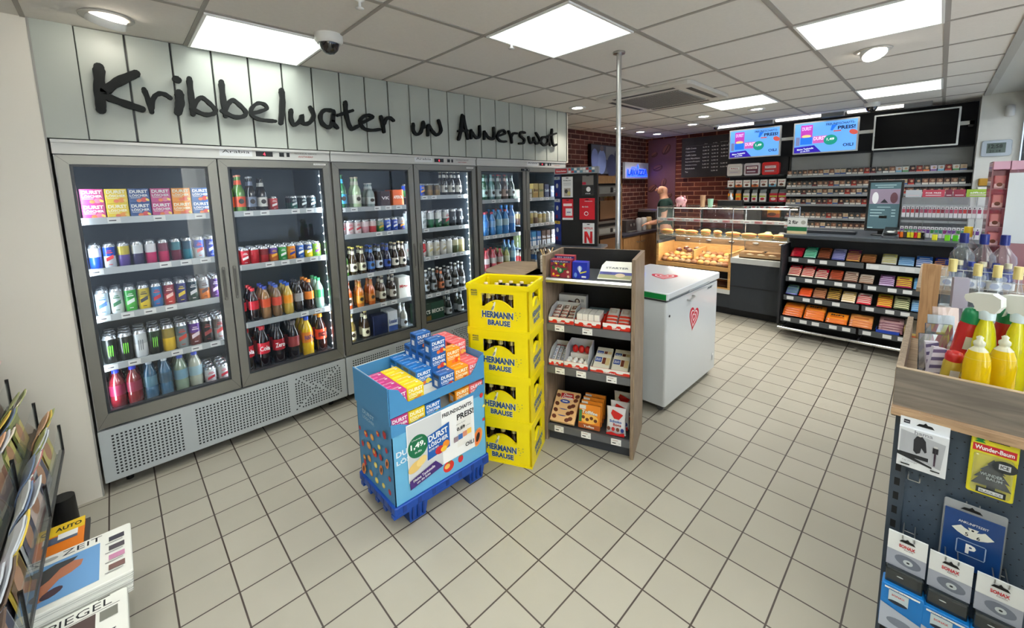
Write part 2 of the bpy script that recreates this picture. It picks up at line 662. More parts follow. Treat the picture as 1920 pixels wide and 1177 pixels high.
def mk_down():
    r = empty('downlight')
    mb = MB(); mb.lathe([(0.06, -0.008), (0.092, -0.012), (0.095, -0.002), (0.06, 0.0)], WHITE, 20, cap=False); mb.build('ring', r)
    mb = MB(); mb.lathe([(0.0, -0.007), (0.06, -0.007), (0.06, -0.001)], emis('downlight_warm', (255, 247, 232), SPOT_EMIT), 20); mb.build('lens', r)
    return r

def mk_gimbal():
    r = empty('tilting_spotlight')
    mb = MB(); mb.lathe([(0.07, -0.006), (0.1, -0.009), (0.104, -0.002), (0.07, 0.0)], C((196, 192, 184), 0.4), 20, cap=False); mb.build('ring', r)
    T = Matrix.Rotation(0.5, 4, 'X')
    mb = MB(); mb.lathe([(0.068, -0.04), (0.075, -0.038), (0.075, 0.0)], WHITE, 20, T, cap=False); mb.build('housing', r)
    mb = MB(); mb.lathe([(0.0, -0.036), (0.066, -0.036), (0.066, -0.03)], emis('downlight_warm', (255, 247, 232), SPOT_EMIT), 20, T); mb.build('lens', r)
    return r

for gx, gy, tx_, ty_, ge in ((0.08, 2.9, 0.5, 1.9, 14), (3.885, 0.36, 4.4, 1.3, 60)):
    d = bpy.data.lights.new('spotlight_lamp', 'SPOT'); d.energy = ge; d.spot_size = 1.7; d.spot_blend = .9; d.color = (1, .95, .88); d.shadow_soft_size = .07
    L = bpy.data.objects.new('spotlight_lamp', d); L.location = (gx, gy, CEIL - .06); COL.objects.link(L)
    L.rotation_euler = (Vector((tx_, ty_, 0)) - L.location).to_track_quat('-Z', 'Y').to_euler()
place('gimbal', mk_gimbal, (0.08, 2.93, CEIL), 0.4, 'round tilting spotlight above the white wall, near the sign start', 'light', 'tilting ceiling spotlights')
place('gimbal', mk_gimbal, (3.885, 0.39, CEIL), 2.2, 'round tilting spotlight between the two window side panel lights', 'light', 'tilting ceiling spotlights')
dl = [(3.87, 2.9, 'round downlight close to the end of the white sign wall'), (5.7, 3.49, 'round downlight just behind the steel pole'),
      (6.39, 3.51, 'middle of three round downlights along the brick wall'), (6.91, 3.48, 'innermost round downlight beside the coffee bean mural'),
      (5.71, 2.23, 'round downlight in front of the menu board, nearer the pole'), (5.71, 1.61, 'round downlight directly behind the far panel light'),
      (6.3, 2.62, 'round downlight closest above the black menu board')]
for x, y, l in dl:
    place('down', mk_down, (x, y, CEIL), 0, l, 'light', 'round downlights in the ceiling')
    d = bpy.data.lights.new('downlight_lamp', 'SPOT'); d.energy = SPOT_W * 4; d.spot_size = 1.9; d.spot_blend = .7; d.color = (1, .9, .78); d.shadow_soft_size = .05
    L = bpy.data.objects.new('downlight_lamp', d); L.location = (x, y, CEIL - .02); COL.objects.link(L)

def mk_dome():
    r = empty('dome_camera')
    mb = MB(); mb.lathe([(0.062, -0.05), (0.075, -0.035), (0.075, 0)], C((214, 214, 210), 0.4), 24); mb.build('housing', r)
    mb = MB(); mb.lathe([(0.003, -0.105), (0.025, -0.1), (0.045, -0.082), (0.055, -0.05)], mat('smoked_dome', (20, 20, 22), 0.08, coat=1), 24); mb.build('dome', r)
    return r

place('dome', mk_dome, (0.985, 2.48, CEIL), 0, 'white dome security camera beside the panel light over the sign', 'camera', 'ceiling dome cameras')
place('dome', mk_dome, (6.45, 0.62, CEIL), 0, 'grey dome security camera above the gap between the screens', 'camera', 'ceiling dome cameras')
place('dome', mk_dome, (6.75, 2.45, CEIL), 0, 'small dark dome camera hanging above the menu board', 'camera', 'ceiling dome cameras', scale=(.6, .6, .6))

# cassette air conditioner
r = empty('ceiling_air_conditioner', (4.1, 2.02, CEIL))
acm = C((206, 202, 194), 0.5)
mb = MB()
mb.rbox(-.48, .48, -.48, .48, -.035, 0, acm, 0.05)
for a in range(4):
    T = Matrix.Rotation(a * PI / 2, 4, 'Z')
    mb.prism([(-.3, -.036), (.3, -.036), (.34, -.02), (-.34, -.02)], -.43, -.36, acm, T)
    mb.box(-.31, .31, -.425, -.375, -.0375, -.035, C((70, 68, 66), 0.6), T)
mb.build('fascia', r)
mb = MB(); mb.box(-.31, .31, -.31, .31, -.043, -.034, C((148, 146, 140), 0.6))
for i in range(24): mb.box(-.3, .3, -.3 + i * .0255, -.3 + i * .0255 + .01, -.046, -.043, C((110, 108, 104), 0.6))
mb.build('intake_grille', r)
tag(r, 'square cassette air conditioner in the ceiling behind the steel pole', 'air conditioner')
# small sprinkler heads
def mk_spr():
    mb = MB(); mb.lathe([(0.004, -0.04), (0.02, -0.038), (0.006, -0.03), (0.006, -0.01), (0.025, 0)], WHITE, 12)
    return mb.build('ceiling_sensor')
place('spr', mk_spr, (0.93, 1.95, CEIL), 0, 'small white sensor at the ceiling edge, top of the picture', 'sensor', 'small ceiling sensors')
place('spr', mk_spr, (1.86, 1.89, CEIL), 0, 'small white sensor beside the panel light nearest the pole', 'sensor', 'small ceiling sensors')

# linear spot bars above the tobacco wall
for i, (y, l) in enumerate(((2.15, 'white light bar above the first promotional screen'), (1.35, 'white light bar above the gap between promotional screens'), (0.55, 'white light bar above the switched off screen'))):
    mb = MB(); mb.rbox(6.9, 6.96, y - .18, y + .35, CEIL - .03, CEIL, emis('bar_light', (235, 232, 224), 1.6), 0.008); mb.box(6.89, 6.97, y - .42, y - .18, CEIL - .05, CEIL, C((120, 122, 124), 0.5))
    tag(mb.build('light_bar'), l, 'light', 'light bars over the tobacco wall')

# steel pole
mb = MB(); mb.lathe([(0.04, CEIL - .012), (0.04, CEIL)], STEEL, 20); mb.lathe([(0.0165, 0), (0.0165, CEIL - .01)], STEEL, 20); mb.lathe([(0.05, 0), (0.05, 0.008)], STEEL, 20)
tag(mb.build('steel_pole', None, (2.545, 1.561, 0)), 'thin round steel pole from floor to ceiling behind the sweets rack', 'pole')

# ------------------------------------------------------------------ hand painted sign
def stroke(mb, pts, w, d0, d1, m):
    """pts in (x, z); variable width brush stroke as one extruded outline"""
    n = len(pts)
    d0 -= .0012 * (len(mb.f) > 0)
    P = [Vector((p[0], p[1])) for p in pts]
    Q = []
    for i in range(n - 1):   # densify
        for t in (0, .25, .5, .75):
            p0 = P[max(0, i - 1)]; p1 = P[i]; p2 = P[i + 1]; p3 = P[min(n - 1, i + 2)]
            Q.append(.5 * ((2 * p1) + (p2 - p0) * t + (2 * p0 - 5 * p1 + 4 * p2 - p3) * t * t + (3 * p1 - p0 - 3 * p2 + p3) * t ** 3) if n > 2 else p1.lerp(p2, t))
    Q.append(P[-1])
    L = []; R = []
    N = len(Q)
    for i, p in enumerate(Q):
        d = (Q[min(N - 1, i + 1)] - Q[max(0, i - 1)])
        d = d.normalized() if d.length > 1e-6 else Vector((1, 0))
        nn = Vector((-d.y, d.x))
        ww = w * (0.5 + 0.05 * math.sin(i * 1.7)) * (0.78 if i in (0, N - 1) else 1)
        L.append(p + nn * ww); R.append(p - nn * ww)
    for i in range(N - 1):
        d, c, b, a = L[i], L[i + 1], R[i + 1], R[i]
        e = d0 + .00025 * (i % 4)
        vs = [(q.x, e, q.y) for q in (a, b, c, d)] + [(q.x, d1, q.y) for q in (a, b, c, d)]
        mb.add(vs, [(0, 1, 2, 3), (7, 6, 5, 4), (0, 4, 5, 1), (1, 5, 6, 2), (2, 6, 7, 3), (3, 7, 4, 0)], m)
    for kk, p in enumerate(Q[::3] + [Q[-1]]):
        k = 10
        vs = [(p.x + w * .46 * math.cos(2 * PI * j / k), d0 + .0012 + .00015 * kk, p.y + w * .46 * math.sin(2 * PI * j / k)) for j in range(k)]
        vs += [(v[0], d1, v[2]) for v in vs]
        mb.add(vs, [tuple(range(k)), tuple(range(2 * k - 1, k - 1, -1))] + [(j, (j + 1) % k, (j + 1) % k + k, j + k) for j in range(k)], m)


def wall_pt(u, v, Y):
    """photo pixel to the vertical plane y = Y (the sign plane)"""
    R = cam.matrix_world.to_3x3()
    d = R @ Vector(((u - 960) / F_PX, -(v - 452.6) / F_PX, -1))
    t = Y / d.y
    return (d.x * t, CAM_Z + d.z * t)

A8 = lambda x, y: (x / 3, y / 3)
A4 = lambda x, y: (600 + x / 3.2, y / 3.2)
SIGN = [
    (A8, [[(556, 375), (560, 480), (568, 615)], 44, [(590, 510), (660, 460), (765, 412)], 40, [(595, 540), (700, 580), (800, 612)], 34]),
    (A8, [[(810, 500), (835, 560), (855, 628)], 22, [(853, 620), (865, 550), (895, 525), (930, 530), (960, 550)], 20]),
    (A8, [[(990, 442), (1002, 448)], 34, [(1008, 520), (1014, 570), (1004, 630)], 36]),
    (A8, [[(1066, 440), (1075, 520), (1088, 640)], 24, [(1085, 612), (1112, 562), (1138, 548), (1178, 578), (1214, 618), (1200, 638), (1150, 642), (1080, 610)], 20]),
    (A8, [[(1247, 458), (1256, 545), (1272, 650)], 24, [(1265, 622), (1290, 578), (1312, 562), (1350, 590), (1384, 628), (1372, 652), (1320, 656), (1250, 622)], 20]),
    (A8, [[(1420, 636), (1462, 626), (1502, 610), (1490, 586), (1450, 580), (1416, 612), (1422, 650), (1470, 672), (1552, 680)], 17]),
    (A8, [[(1586, 505), (1592, 570), (1583, 690)], 24]),
    (A8, [[(1640, 618), (1640, 668), (1656, 700), (1688, 682), (1702, 648), (1706, 690), (1742, 690), (1768, 650), (1748, 602)], 19]),
    (A4, [[(75, 662), (30, 660), (6, 692), (18, 740), (60, 762), (80, 720), (85, 665), (82, 730), (108, 765)], 19]),
    (A4, [[(156, 612), (160, 680), (180, 752), (196, 772), (230, 756)], 20, [(112, 690), (198, 662)], 17]),
    (A4, [[(246, 740), (318, 704), (300, 690), (270, 694), (246, 722), (262, 765), (305, 780), (362, 775)], 16]),
    (A4, [[(370, 698), (380, 742), (388, 790)], 17, [(387, 745), (402, 712), (424, 706), (445, 722)], 16]),
    (A4, [[(563, 742), (566, 785), (585, 805), (610, 790), (624, 730)], 15, [(624, 730), (630, 765)], 13]),
    (A4, [[(652, 752), (652, 810)], 15, [(656, 750), (680, 788), (705, 808), (730, 782), (716, 722)], 15]),
    (A4, [[(837, 835), (850, 780), (860, 690), (875, 760), (892, 830)], 16, [(836, 785), (888, 782)], 13]),
    (A4, [[(911, 780), (912, 828)], 13, [(913, 788), (940, 824), (962, 816), (962, 756)], 13]),
    (A4, [[(991, 788), (990, 832)], 13, [(993, 794), (1016, 824), (1046, 830), (1046, 766)], 13]),
    (A4, [[(1070, 815), (1114, 800), (1105, 781), (1082, 790), (1068, 820), (1086, 845), (1122, 848)], 11]),
    (A4, [[(1136, 786), (1150, 820), (1156, 855)], 11, [(1150, 822), (1164, 800), (1186, 800)], 11]),
    (A4, [[(1234, 796), (1212, 791), (1206, 814), (1230, 836), (1224, 858), (1200, 860)], 11]),
    (A4, [[(1256, 820), (1265, 855), (1285, 848), (1286, 825), (1300, 860), (1325, 845), (1300, 796)], 11]),
    (A4, [[(1372, 824), (1342, 822), (1330, 850), (1350, 870), (1372, 856), (1376, 830), (1386, 870)], 11]),
    (A4, [[(1396, 776), (1396, 830), (1406, 870), (1424, 866)], 11, [(1368, 816), (1420, 800)], 10]),
]
sg = empty('wall_lettering_sign', (0, 3.155, 0))
tag(sg, 'big black brush letter sign on the white slatted wall above the coolers', 'sign')
lm = mat('letter_black', (15, 18, 17), 0.6, spec=.25)
for conv, dat in SIGN:
    mb = MB()
    for i in range(0, len(dat), 2):
        pts, w = dat[i], dat[i + 1]
        W = []
        for p in pts:
            u, v = conv(*p)
            W.append(wall_pt(u, v, 3.125))
        sc = 3.0 if conv is A8 else 3.2
        # metres per pixel across the wall at this spot
        u, v = conv(*pts[0])
        a = wall_pt(u, v, 3.125); b = wall_pt(u, v + 1, 3.125)
        mpp = abs(a[1] - b[1])
        stroke(mb, W, w / sc * mpp * 1.15, -.03, -.004, lm)
    mb.build('letter', sg)
# ------------------------------------------------------------------ glass door coolers
alu = mat('door_frame_aluminium', (128, 126, 118), 0.38, 0.55)
alu2 = mat('cooler_header_grey', (188, 188, 184), 0.42, 0.1)
base_m = mat('cooler_base_grey', (176, 182, 184), 0.45, 0.1)
liner = C((58, 68, 76), 0.5)
glass_d = clear('cooler_door_glass', (215, 228, 232), 0.006, 0.01, 0.55)
rail_m = mat('price_rail_grey', (176, 182, 186), 0.35, 0.2)
shelf_m = C((112, 120, 126), 0.4)
CY = 3.17
UX = [-0.19, 1.203, 2.60]
UW = 1.385
SHELF_Z = [[1.56, 1.275, 1.005, 0.715], [1.56, 1.195, 0.79], [1.55, 1.335, 1.0, 0.725], [1.625, 1.325, 1.06, 0.705], [1.56, 1.185, 0.80], [1.56, 1.26, 1.0, 0.74]]
BOT = 0.43
WORD = ['first', 'second', 'third']
DOORX = []
for u in range(3):
    x0 = UX[u]
    r = empty('glass_door_cooler', (x0, CY, 0))
    tag(r, ['tall double glass door cooler nearest the newspaper rack', 'middle double glass door cooler behind the cardboard drink display',
            'farthest double glass door cooler, partly behind the yellow crates and table'][u], 'fridge', 'double door drink coolers')
    # body
    mb = MB()
    mb.box(0, .03, .03, .78, .06, 1.975, alu2); mb.box(UW - .03, UW, .03, .78, .06, 1.975, alu2)
    mb.box(.03, UW - .03, .75, .78, .375, 1.975, liner)
    mb.box(.03, UW - .03, .06, .78, 1.88, 1.975, alu2)
    mb.box(.03, UW - .03, .06, .75, .375, .41, liner)
    mb.box(.03, .035, .06, .75, .41, 1.88, liner); mb.box(UW - .035, UW - .03, .06, .75, .41, 1.88, liner)
    for a in (.1, UW - .1):
        mb.cyl((a, .1, 0), (a, .1, .065), .018, BLACK, 10); mb.cyl((a, .7, 0), (a, .7, .065), .018, BLACK, 10)
    mb.build('body', r)
    # header strip with display
    mb = MB()
    mb.box(0, UW, -.004, .06, 1.905, 1.975, alu2)
    mb.box(0.0, UW, -.012, .0, 1.962, 1.978, alu2)
    hd = mb.build('header_panel', r)
    mb = MB(); P = Print(mb, front(0, -.004, 0))
    ex = .93
    P.rect(ex - .22, 1.922, .18, .04, C((206, 208, 210), .5)); P.text('Arabia', ex - .13, 1.95, .15, .018, INK)
    P.rect(ex - .02, 1.925, .1, .032, BLACK); P.text('4', ex + .03, 1.941, .012, .02, emis('led_red', (255, 40, 60), 2.5), .02)
    P.rect(ex + .12, 1.927, .03, .028, BLACK); P.rect(ex + .165, 1.927, .02, .028, BLACK)
    P.text('TECHNICAL SERVICE', ex + .29, 1.952, .15, .009, INK); P.text('ANTWERP', ex + .29, 1.931, .1, .01, C((150, 40, 40), .5), .01)
    mb.build('display_lettering', hd)
    # perforated base
    mb = MB(); mb.rbox(.0, UW, .0, .03, .065, .375, base_m, .006, axis='y')
    hole = C((18, 20, 22), .8)
    P = Print(mb, front(0, 0, 0))
    for fx0, fx1, cross in ((.052, .378, 0), (.434, .972, 0), (1.014, 1.345, 1)):
        nx = int(round((fx1 - fx0) / .0187)); nz = 13
        for i in range(nx):
            for j in range(nz):
                hx = fx0 + i * .0187; hz = .1 + j * .019
                if cross:
                    a = (i / (nx - 1)) * 2 - 1; b = (j / (nz - 1)) * 2 - 1
                    if abs(abs(a) - abs(b)) < .12: hx += .006 * (1 if b > 0 else -1); hz += .004 * (1 if a > 0 else -1)
                    if abs(abs(a) - abs(b)) < .17 and (i + j) % 2: continue
                P.rect(hx, hz, .0098, .0098, hole, z=.0003)
    mb.build('base_grille', r)
    mb = MB(); mb.box(.06, UW - .06, .34, .36, .0, .37, C((25, 26, 28), .8)); mb.build('compressor_cover', r)
    # light strips at the two sides and between the doors
    for k, lx in enumerate((.045, UW / 2, UW - .045)):
        mb = MB(); mb.box(lx - .012, lx + .012, .062, .075, .45, 1.86, WHITE)
        for j in range(22): mb.ball((lx + (.012 if k == 0 else -.012), .072, .5 + j * .062), .006, .006, .006, emis('led_bead', (226, 240, 255), 8), 6, 4)
        mb.build('light_strip', r)
    for k, lx in enumerate((.06, UW / 2 + .03, UW / 2 - .03, UW - .06)):
        ang = [0.55, -.75, .75, -0.55][k]
        # a strip light just behind the door frame, shining in over the shelves
        L = area('cooler_light', (x0 + lx, CY + .085, 1.15), (PI / 2, 0, 0), .03, 1.35, 1.7, (.80, .92, 1.0))
        L.rotation_euler = (PI / 2, 0, ang * -1)
    # shelves
    for d in range(2):
        di = u * 2 + d
        dx0 = .035 if d == 0 else UW / 2 + .003
        dx1 = UW / 2 - .003 if d == 0 else UW - .035
        DOORX.append((x0 + dx0 + .03, x0 + dx1 - .03))
        for z in SHELF_Z[di] + [BOT]:
            mb = MB()
            mb.box(dx0, dx1, .1, .7, z - .012, z - .002, shelf_m) if z != BOT else mb.box(dx0, dx1, .1, .7, z - .019, z - .002, shelf_m)
            sh = mb.build('shelf', r)
            mb = MB(); mb.box(dx0, dx1, .088, .1, z - .032, z + .006, rail_m)
            P = Print(mb, front(0, .088, 0))
            rnd = random.Random(di * 7 + int(z * 10))
            n = 6
            for q in range(n):
                if rnd.random() < .62:
                    P.rect(dx0 + .03 + q * (dx1 - dx0 - .06) / n, z - .028, .055, .03, C((226, 228, 228), .5), z=.0004)
                    P.rect(dx0 + .037 + q * (dx1 - dx0 - .06) / n, z - .017, .03, .006, C((70, 70, 76), .5), z=.0006)
            mb.build('price_rail', sh)
    # doors
    for d in range(2):
        dx0 = .006 if d == 0 else UW / 2 + .004
        dx1 = UW / 2 - .004 if d == 0 else UW - .006
        zb, zt = .39, 1.9
        w = .047
        mb = MB()
        o4 = [(dx0, zb), (dx1, zb), (dx1, zt), (dx0, zt)]
        wb = .075
        i4 = [(dx0 + w, zb + wb), (dx1 - w, zb + wb), (dx1 - w, zt - w), (dx0 + w, zt - w)]
        mb.ring_xz(o4, i4, -.004, .045, alu)
        for a, b in ((o4[0], i4[0]), (o4[1], i4[1]), (o4[2], i4[2]), (o4[3], i4[3])):   # mitre joints
            q = Vector((b[0] - a[0], b[1] - a[1])).normalized() * 1; nn = (-q.y * .0008, q.x * .0008)
            mb.add([(a[0] - nn[0], -.0045, a[1] - nn[1]), (a[0] + nn[0], -.0045, a[1] + nn[1]), (b[0] + nn[0], -.0045, b[1] + nn[1]), (b[0] - nn[0], -.0045, b[1] - nn[1])], [(0, 1, 2, 3)], C((70, 68, 64), .5))
        mb.ring_xz(i4, [(dx0 + w + .012, zb + wb + .012), (dx1 - w - .012, zb + wb + .012), (dx1 - w - .012, zt - w - .012), (dx0 + w + .012, zt - w - .012)], .006, .04, C((40, 44, 48), .4))
        dr = mb.build('door', r)
        mb = MB(); mb.box(dx0 + w + .002, dx1 - w - .002, .012, .018, zb + wb + .002, zt - w - .002, glass_d); mb.build('glass', dr)
        hx = dx1 - .026 if d == 0 else dx0 + .026
        mb = MB(); mb.rbox(hx - .009, hx + .009, -.012, -.004, 1.0, 1.22, C((104, 102, 96), .4), .008, axis='y')
        mb.box(hx - .004, hx + .004, -.0125, -.011, 1.02, 1.2, C((70, 68, 64), .5)); mb.build('handle', dr)
        if d == 1 and u < 2:
            mb = MB(); P = Print(mb, front(0, -.0045, 0)); P.rect(dx1 - .11, 1.875, .085, .012, C((214, 214, 210), .5)); P.text('FRIGOREX', dx1 - .068, 1.881, .07, .007, INK); mb.build('maker_plate', dr)
        if u == 2:
            mb = MB(); mb.rbox(hx - .045, hx + .02, -.016, -.004, 1.862, 1.887, BLACK, .003, axis='y'); mb.lathe([(.006, 0), (.006, .004)], STEEL, 10, Matrix.Translation((hx, -.016, 1.8745)) @ Matrix.Rotation(PI / 2, 4, 'X')); mb.build('door_lock', dr)

# ------------------------------------------------------------------ drinks
SILV = mat('can_silver', (196, 200, 205), 0.25, 0.85)
def can_mat(c): return C(c, 0.28)

def mk_can(r, h, c1, c2=None, c3=None, motif=None):
    def f():
        root = empty('drink_can')
        mb = MB()
        m1 = can_mat(c1)
        mb.lathe([(r * .8, 0), (r, .006), (r, h * .5)], m1, 14, cap=True)
        mb.lathe([(r, h * .5), (r, h * .86)], can_mat(c2 or c1), 14, cap=False)
        if c3:
            P = Print(mb, front(0, -r * 1.002, 0))
            if motif == 'claw':
                for dx in (-.009, 0, .009):
                    P.poly([(dx - .003, h * .3), (dx, h * .25), (dx + .003, h * .62), (dx + .001, h * .66), (dx - .002, h * .64)], can_mat(c3))
            elif motif:
                mb2 = P.text(motif, 0, h * .45, r * 1.35, h * .2, can_mat(c3), .02, rot=0.0)
            else:
                P.poly([(-r * .6, h * .28), (r * .6, h * .4), (r * .6, h * .55), (-r * .6, h * .43)], can_mat(c3))
                P.rect(-r * .5, h * .62, r, h * .04, can_mat(c3)); P.rect(-r * .35, h * .7, r * .7, h * .03, can_mat(c3)); P.rect(-r * .3, h * .14, r * .6, h * .025, can_mat(c3))
        mb.build('can_body', root)
        mb = MB(); mb.lathe([(r, h * .86), (r * .8, h * .955), (r * .84, h), (r * .74, h - .002)], SILV, 14, cap=False); mb.lathe([(r * .74, h - .002), (r * .7, h - .008), (0.0005, h - .008)], mat('lid_recess_shade', (120, 124, 130), .3, .8), 14, cap=False); mb.build('can_lid', root)  # shade of the sunken lid put into a darker metal
        return root
    return f

def mk_pet(r, h, liq, lab, cap, txt=None, txc=(255, 255, 255), tl=None, glassy=False):
    def f():
        root = empty('drink_bottle')
        b = mat('liq_%d_%d_%d' % liq, liq, 0.08, coat=0.6)
        mb = MB()
        mb.lathe([(r * .75, 0), (r, .012), (r, h * .3), (r * .93, h * .36), (r, h * .45), (r, h * .6), (r * .85, h * .72), (r * .42, h * .86), (r * .38, h * .93)], b if not tl else mat('liq_%d_%d_%d' % tl, tl, 0.08, coat=0.6), 14)
        mb.build('bottle_body', root)
        mb = MB(); mb.lathe([(r * 1.015, h * .36), (r * 1.015, h * .62)], can_mat(lab), 14, cap=False)
        if txt:
            P = Print(mb, front(0, -r * 1.04, 0)); P.text(txt, 0, h * .49, r * 1.5, h * .11, can_mat(txc), .02)
        mb.build('label', root)
        mb = MB(); mb.lathe([(r * .45, h * .91), (r * .45, h * .995), (r * .4, h)], can_mat(cap), 12); mb.build('cap', root)
        return root
    return f

def mk_beer(r, h, glass, lab, cap, lab2=None):
    def f():
        root = empty('glass_bottle')
        b = mat('glassy_%d_%d_%d' % glass, glass, 0.06, coat=0.8)
        mb = MB(); mb.lathe([(r * .9, 0), (r, .006), (r, h * .52), (r * .9, h * .6), (r * .45, h * .74), (r * .38, h * .95)], b, 14); mb.build('bottle_body', root)
        mb = MB(); mb.lathe([(r * 1.015, h * .14), (r * 1.015, h * .42)], can_mat(lab), 14, cap=False)
        P = Print(mb, front(0, -r * 1.03, 0)); P.ell(0, h * .29, r * .5, h * .07, can_mat(lab2 or (60, 50, 40)), 12)
        mb.lathe([(r * .5, h * .74), (r * .42, h * .86)], can_mat(lab), 12, cap=False); mb.build('label', root)
        mb = MB(); mb.lathe([(r * .46, h * .95), (r * .46, h * .985), (r * .4, h)], can_mat(cap), 12); mb.build('crown_cap', root)
        return root
    return f

CART = {'pink': ((198, 60, 130), (226, 120, 150)), 'yellow': ((238, 206, 30), (240, 150, 40)), 'blue': ((34, 96, 168), (214, 60, 50)), 'navy': ((28, 72, 140), (214, 60, 60)),
        'lemonblue': ((30, 110, 186), (236, 206, 60)), 'orange': ((244, 150, 20), (230, 84, 30)), 'rose': ((240, 106, 110), (250, 190, 90))}

def mk_carton(kind, w=.094, d=.07, h=.083):
    def f():
        c1, c2 = CART[kind]
        m1 = C(c1, .35); m2 = C(c2, .35)
        root = empty('juice_carton')
        mb = MB(); mb.rbox(-w / 2, w / 2, 0, d, 0, h, m1, .003, n=1)
        T = topface(0, 0, h); P = Print(mb, T)
        P.rect(-w * .42, d * .12, w * .5, d * .14, C(tuple(min(255, v + 50) for v in c1), .35)); P.ell(w * .3, d * .5, .008, .006, C((225, 225, 220), .4))
        P.text('DURST LOSCHER', 0, d * .72, w * .7, d * .12, PAPER, .01)
        P = Print(mb, front(0, 0, 0))
        P.ell(w * .22, h * .22, w * .17, h * .17, m2, 14, .4); P.ell(-w * .02, h * .16, w * .12, h * .12, C((236, 120, 60), .35), 12); P.ell(w * .38, h * .2, w * .07, h * .12, C((250, 214, 90), .35), 10, .8)
        P = Print(mb, leftface(-w / 2, 0, 0)); P.rect(-d * .75, h * .2, d * .4, h * .35, C((220, 222, 226), .5)); P.rect(-d * .85, h * .72, d * .7, h * .2, C(tuple(int(v * .55) for v in c1), .35))
        b = mb.build('carton_body', root)
        mb = MB(); P = Print(mb, front(0, -.0004, 0))
        tw = C((248, 248, 250), .4) if kind not in ('yellow', 'orange') else C((252, 246, 214), .4)
        P.text('DURST', 0, h * .79, w * .84, h * .23, tw, .035); P.text('LÖSCHER', 0, h * .53, w * .84, h * .2, tw, .03)
        P.rect(-w * .4, h * .34, w * .45, h * .03, tw)
        mb.build('printed_title', root)
        return root
    return f

def mk_pack(w, h, d, c, txt, tc, c2=None, name='bottle_multipack'):
    def f():
        root = empty(name)
        mb = MB(); mb.rbox(-w / 2, w / 2, 0, d, 0, h, C(c, .4), .004, n=1)
        P = Print(mb, front(0, 0, 0))
        if c2: P.rect(-w / 2 + .002, .003, w - .004, h * .34, C(c2, .4))
        mb.build('carton', root)
        mb = MB(); P = Print(mb, front(0, -.0005, 0))
        P.text(txt, 0, h * .55, w * .86, h * .2, C(tc, .4), .03); mb.build('printed_title', root)
        return root
    return f

DN = ['first', 'second', 'third', 'fourth', 'fifth', 'sixth']

def stock(door, sh, items, deep=3, dy=None):
    """items: (key, builder, colour words, kind word, category, radius)"""
    z = (SHELF_Z[door] + [BOT])[sh]
    x0, x1 = DOORX[door]
    n = len(items)
    step = (x1 - x0) / n
    for i, it in enumerate(items):
        if it is None: continue
        key, bld, desc, cat, rad = it[:5]
        dp = it[5] if len(it) > 5 else deep
        x = x0 + (i + .5) * step
        rr = min(rad, step * .49)
        for k in range(dp):
            jit = random.uniform(-.002, .002) if rad * 2 + .005 < step else 0
            y = CY + .115 + rad + k * (rad * 2 + .0035)
            if 'carton' in key or 'pack' in key: y = CY + .115 + k * (it[6] if len(it) > 6 else .08)
            sc = None
            if rad > step * .495:
                q = step * .495 / rad; sc = (q, q, 1)
            if k == 0:
                place(key, bld, (x + jit, y, z - .002), 0, '%s, %s from rack end, %s cooler door, %s shelf' % (desc, nth(i + 1), DN[door], DN[sh]), cat,
                      'drinks behind the %s cooler door' % DN[door], scale=sc)
            else:
                place(key, bld, (x + jit, y, z - .002), 0, '%s queued behind the %s, %s cooler door, %s shelf' % (desc, nth(i + 1), DN[door], DN[sh]), cat,
                      'queue %d of shelf %d door %d' % (i + 1, sh + 1, door + 1), scale=sc)

def can(c1, c2, desc, c3=None, r=.033, h=.115, m=None, dp=3):
    return ('can%s%s%s%g%s' % (c1, c2, c3, h, m), mk_can(r, h, c1, c2, c3, m), desc + ' can', 'can', r, dp)
def pet(liq, lab, cap, desc, r=.033, h=.235, txt=None, txc=(255, 255, 255), dp=3):
    return ('pet%s%s%s%g%s' % (liq, lab, cap, h, txt), mk_pet(r, h, liq, lab, cap, txt, txc), desc + ' bottle', 'bottle', r, dp)
def beer(g, lab, cap, desc, r=.031, h=.23, l2=None, dp=2):
    return ('beer%s%s%s%g' % (g, lab, cap, h), mk_beer(r, h, g, lab, cap, l2), desc + ' bottle', 'bottle', r, dp)

# door 1
z = SHELF_Z[0][0]
x0, x1 = DOORX[0]
ks = ['pink', 'yellow', 'navy', 'pink', 'orange', 'blue']
kw = {'pink': 'pink', 'yellow': 'yellow', 'navy': 'dark blue', 'orange': 'orange', 'blue': 'blue', 'rose': 'salmon pink', 'lemonblue': 'lemon blue'}
for i, kd in enumerate(ks):
    for lv in range(2):
        for dd in range(2):
            place('carton_' + kd, mk_carton(kd), (x0 + .052 + i * .0975, CY + .115 + dd * .075, z - .002 + lv * .0835), 0,
                  '%s juice carton, %s from rack end, %s layer, %s, first cooler door' % (kw[kd], nth(i + 1), ['lower', 'upper'][lv], ['front row', 'row behind'][dd]), 'carton', 'juice cartons in the cooler')
B, S = (24, 70, 190), (200, 206, 214)
stock(0, 1, [can(B, S, 'blue and silver energy', None, .0265, .14), can(S, B, 'silver and blue energy', (210, 50, 50), .0265, .14), can((90, 70, 140), (186, 170, 60), 'purple and yellow energy', None, .0265, .14),
             can((60, 54, 90), (200, 204, 208), 'dark purple energy', None, .0265, .14), can((196, 40, 100), (210, 210, 216), 'pink energy', None, .0265, .14), can((190, 40, 90), (120, 60, 80), 'magenta energy', None, .0265, .14),
             can((110, 40, 60), (70, 120, 130), 'maroon energy', None, .0265, .14), can((40, 120, 140), (60, 90, 110), 'teal energy', None, .0265, .14), can(S, B, 'silver blue energy', (210, 50, 50), .0265, .14), can(B, (30, 50, 160), 'deep blue energy', S, .0265, .14)], 3)
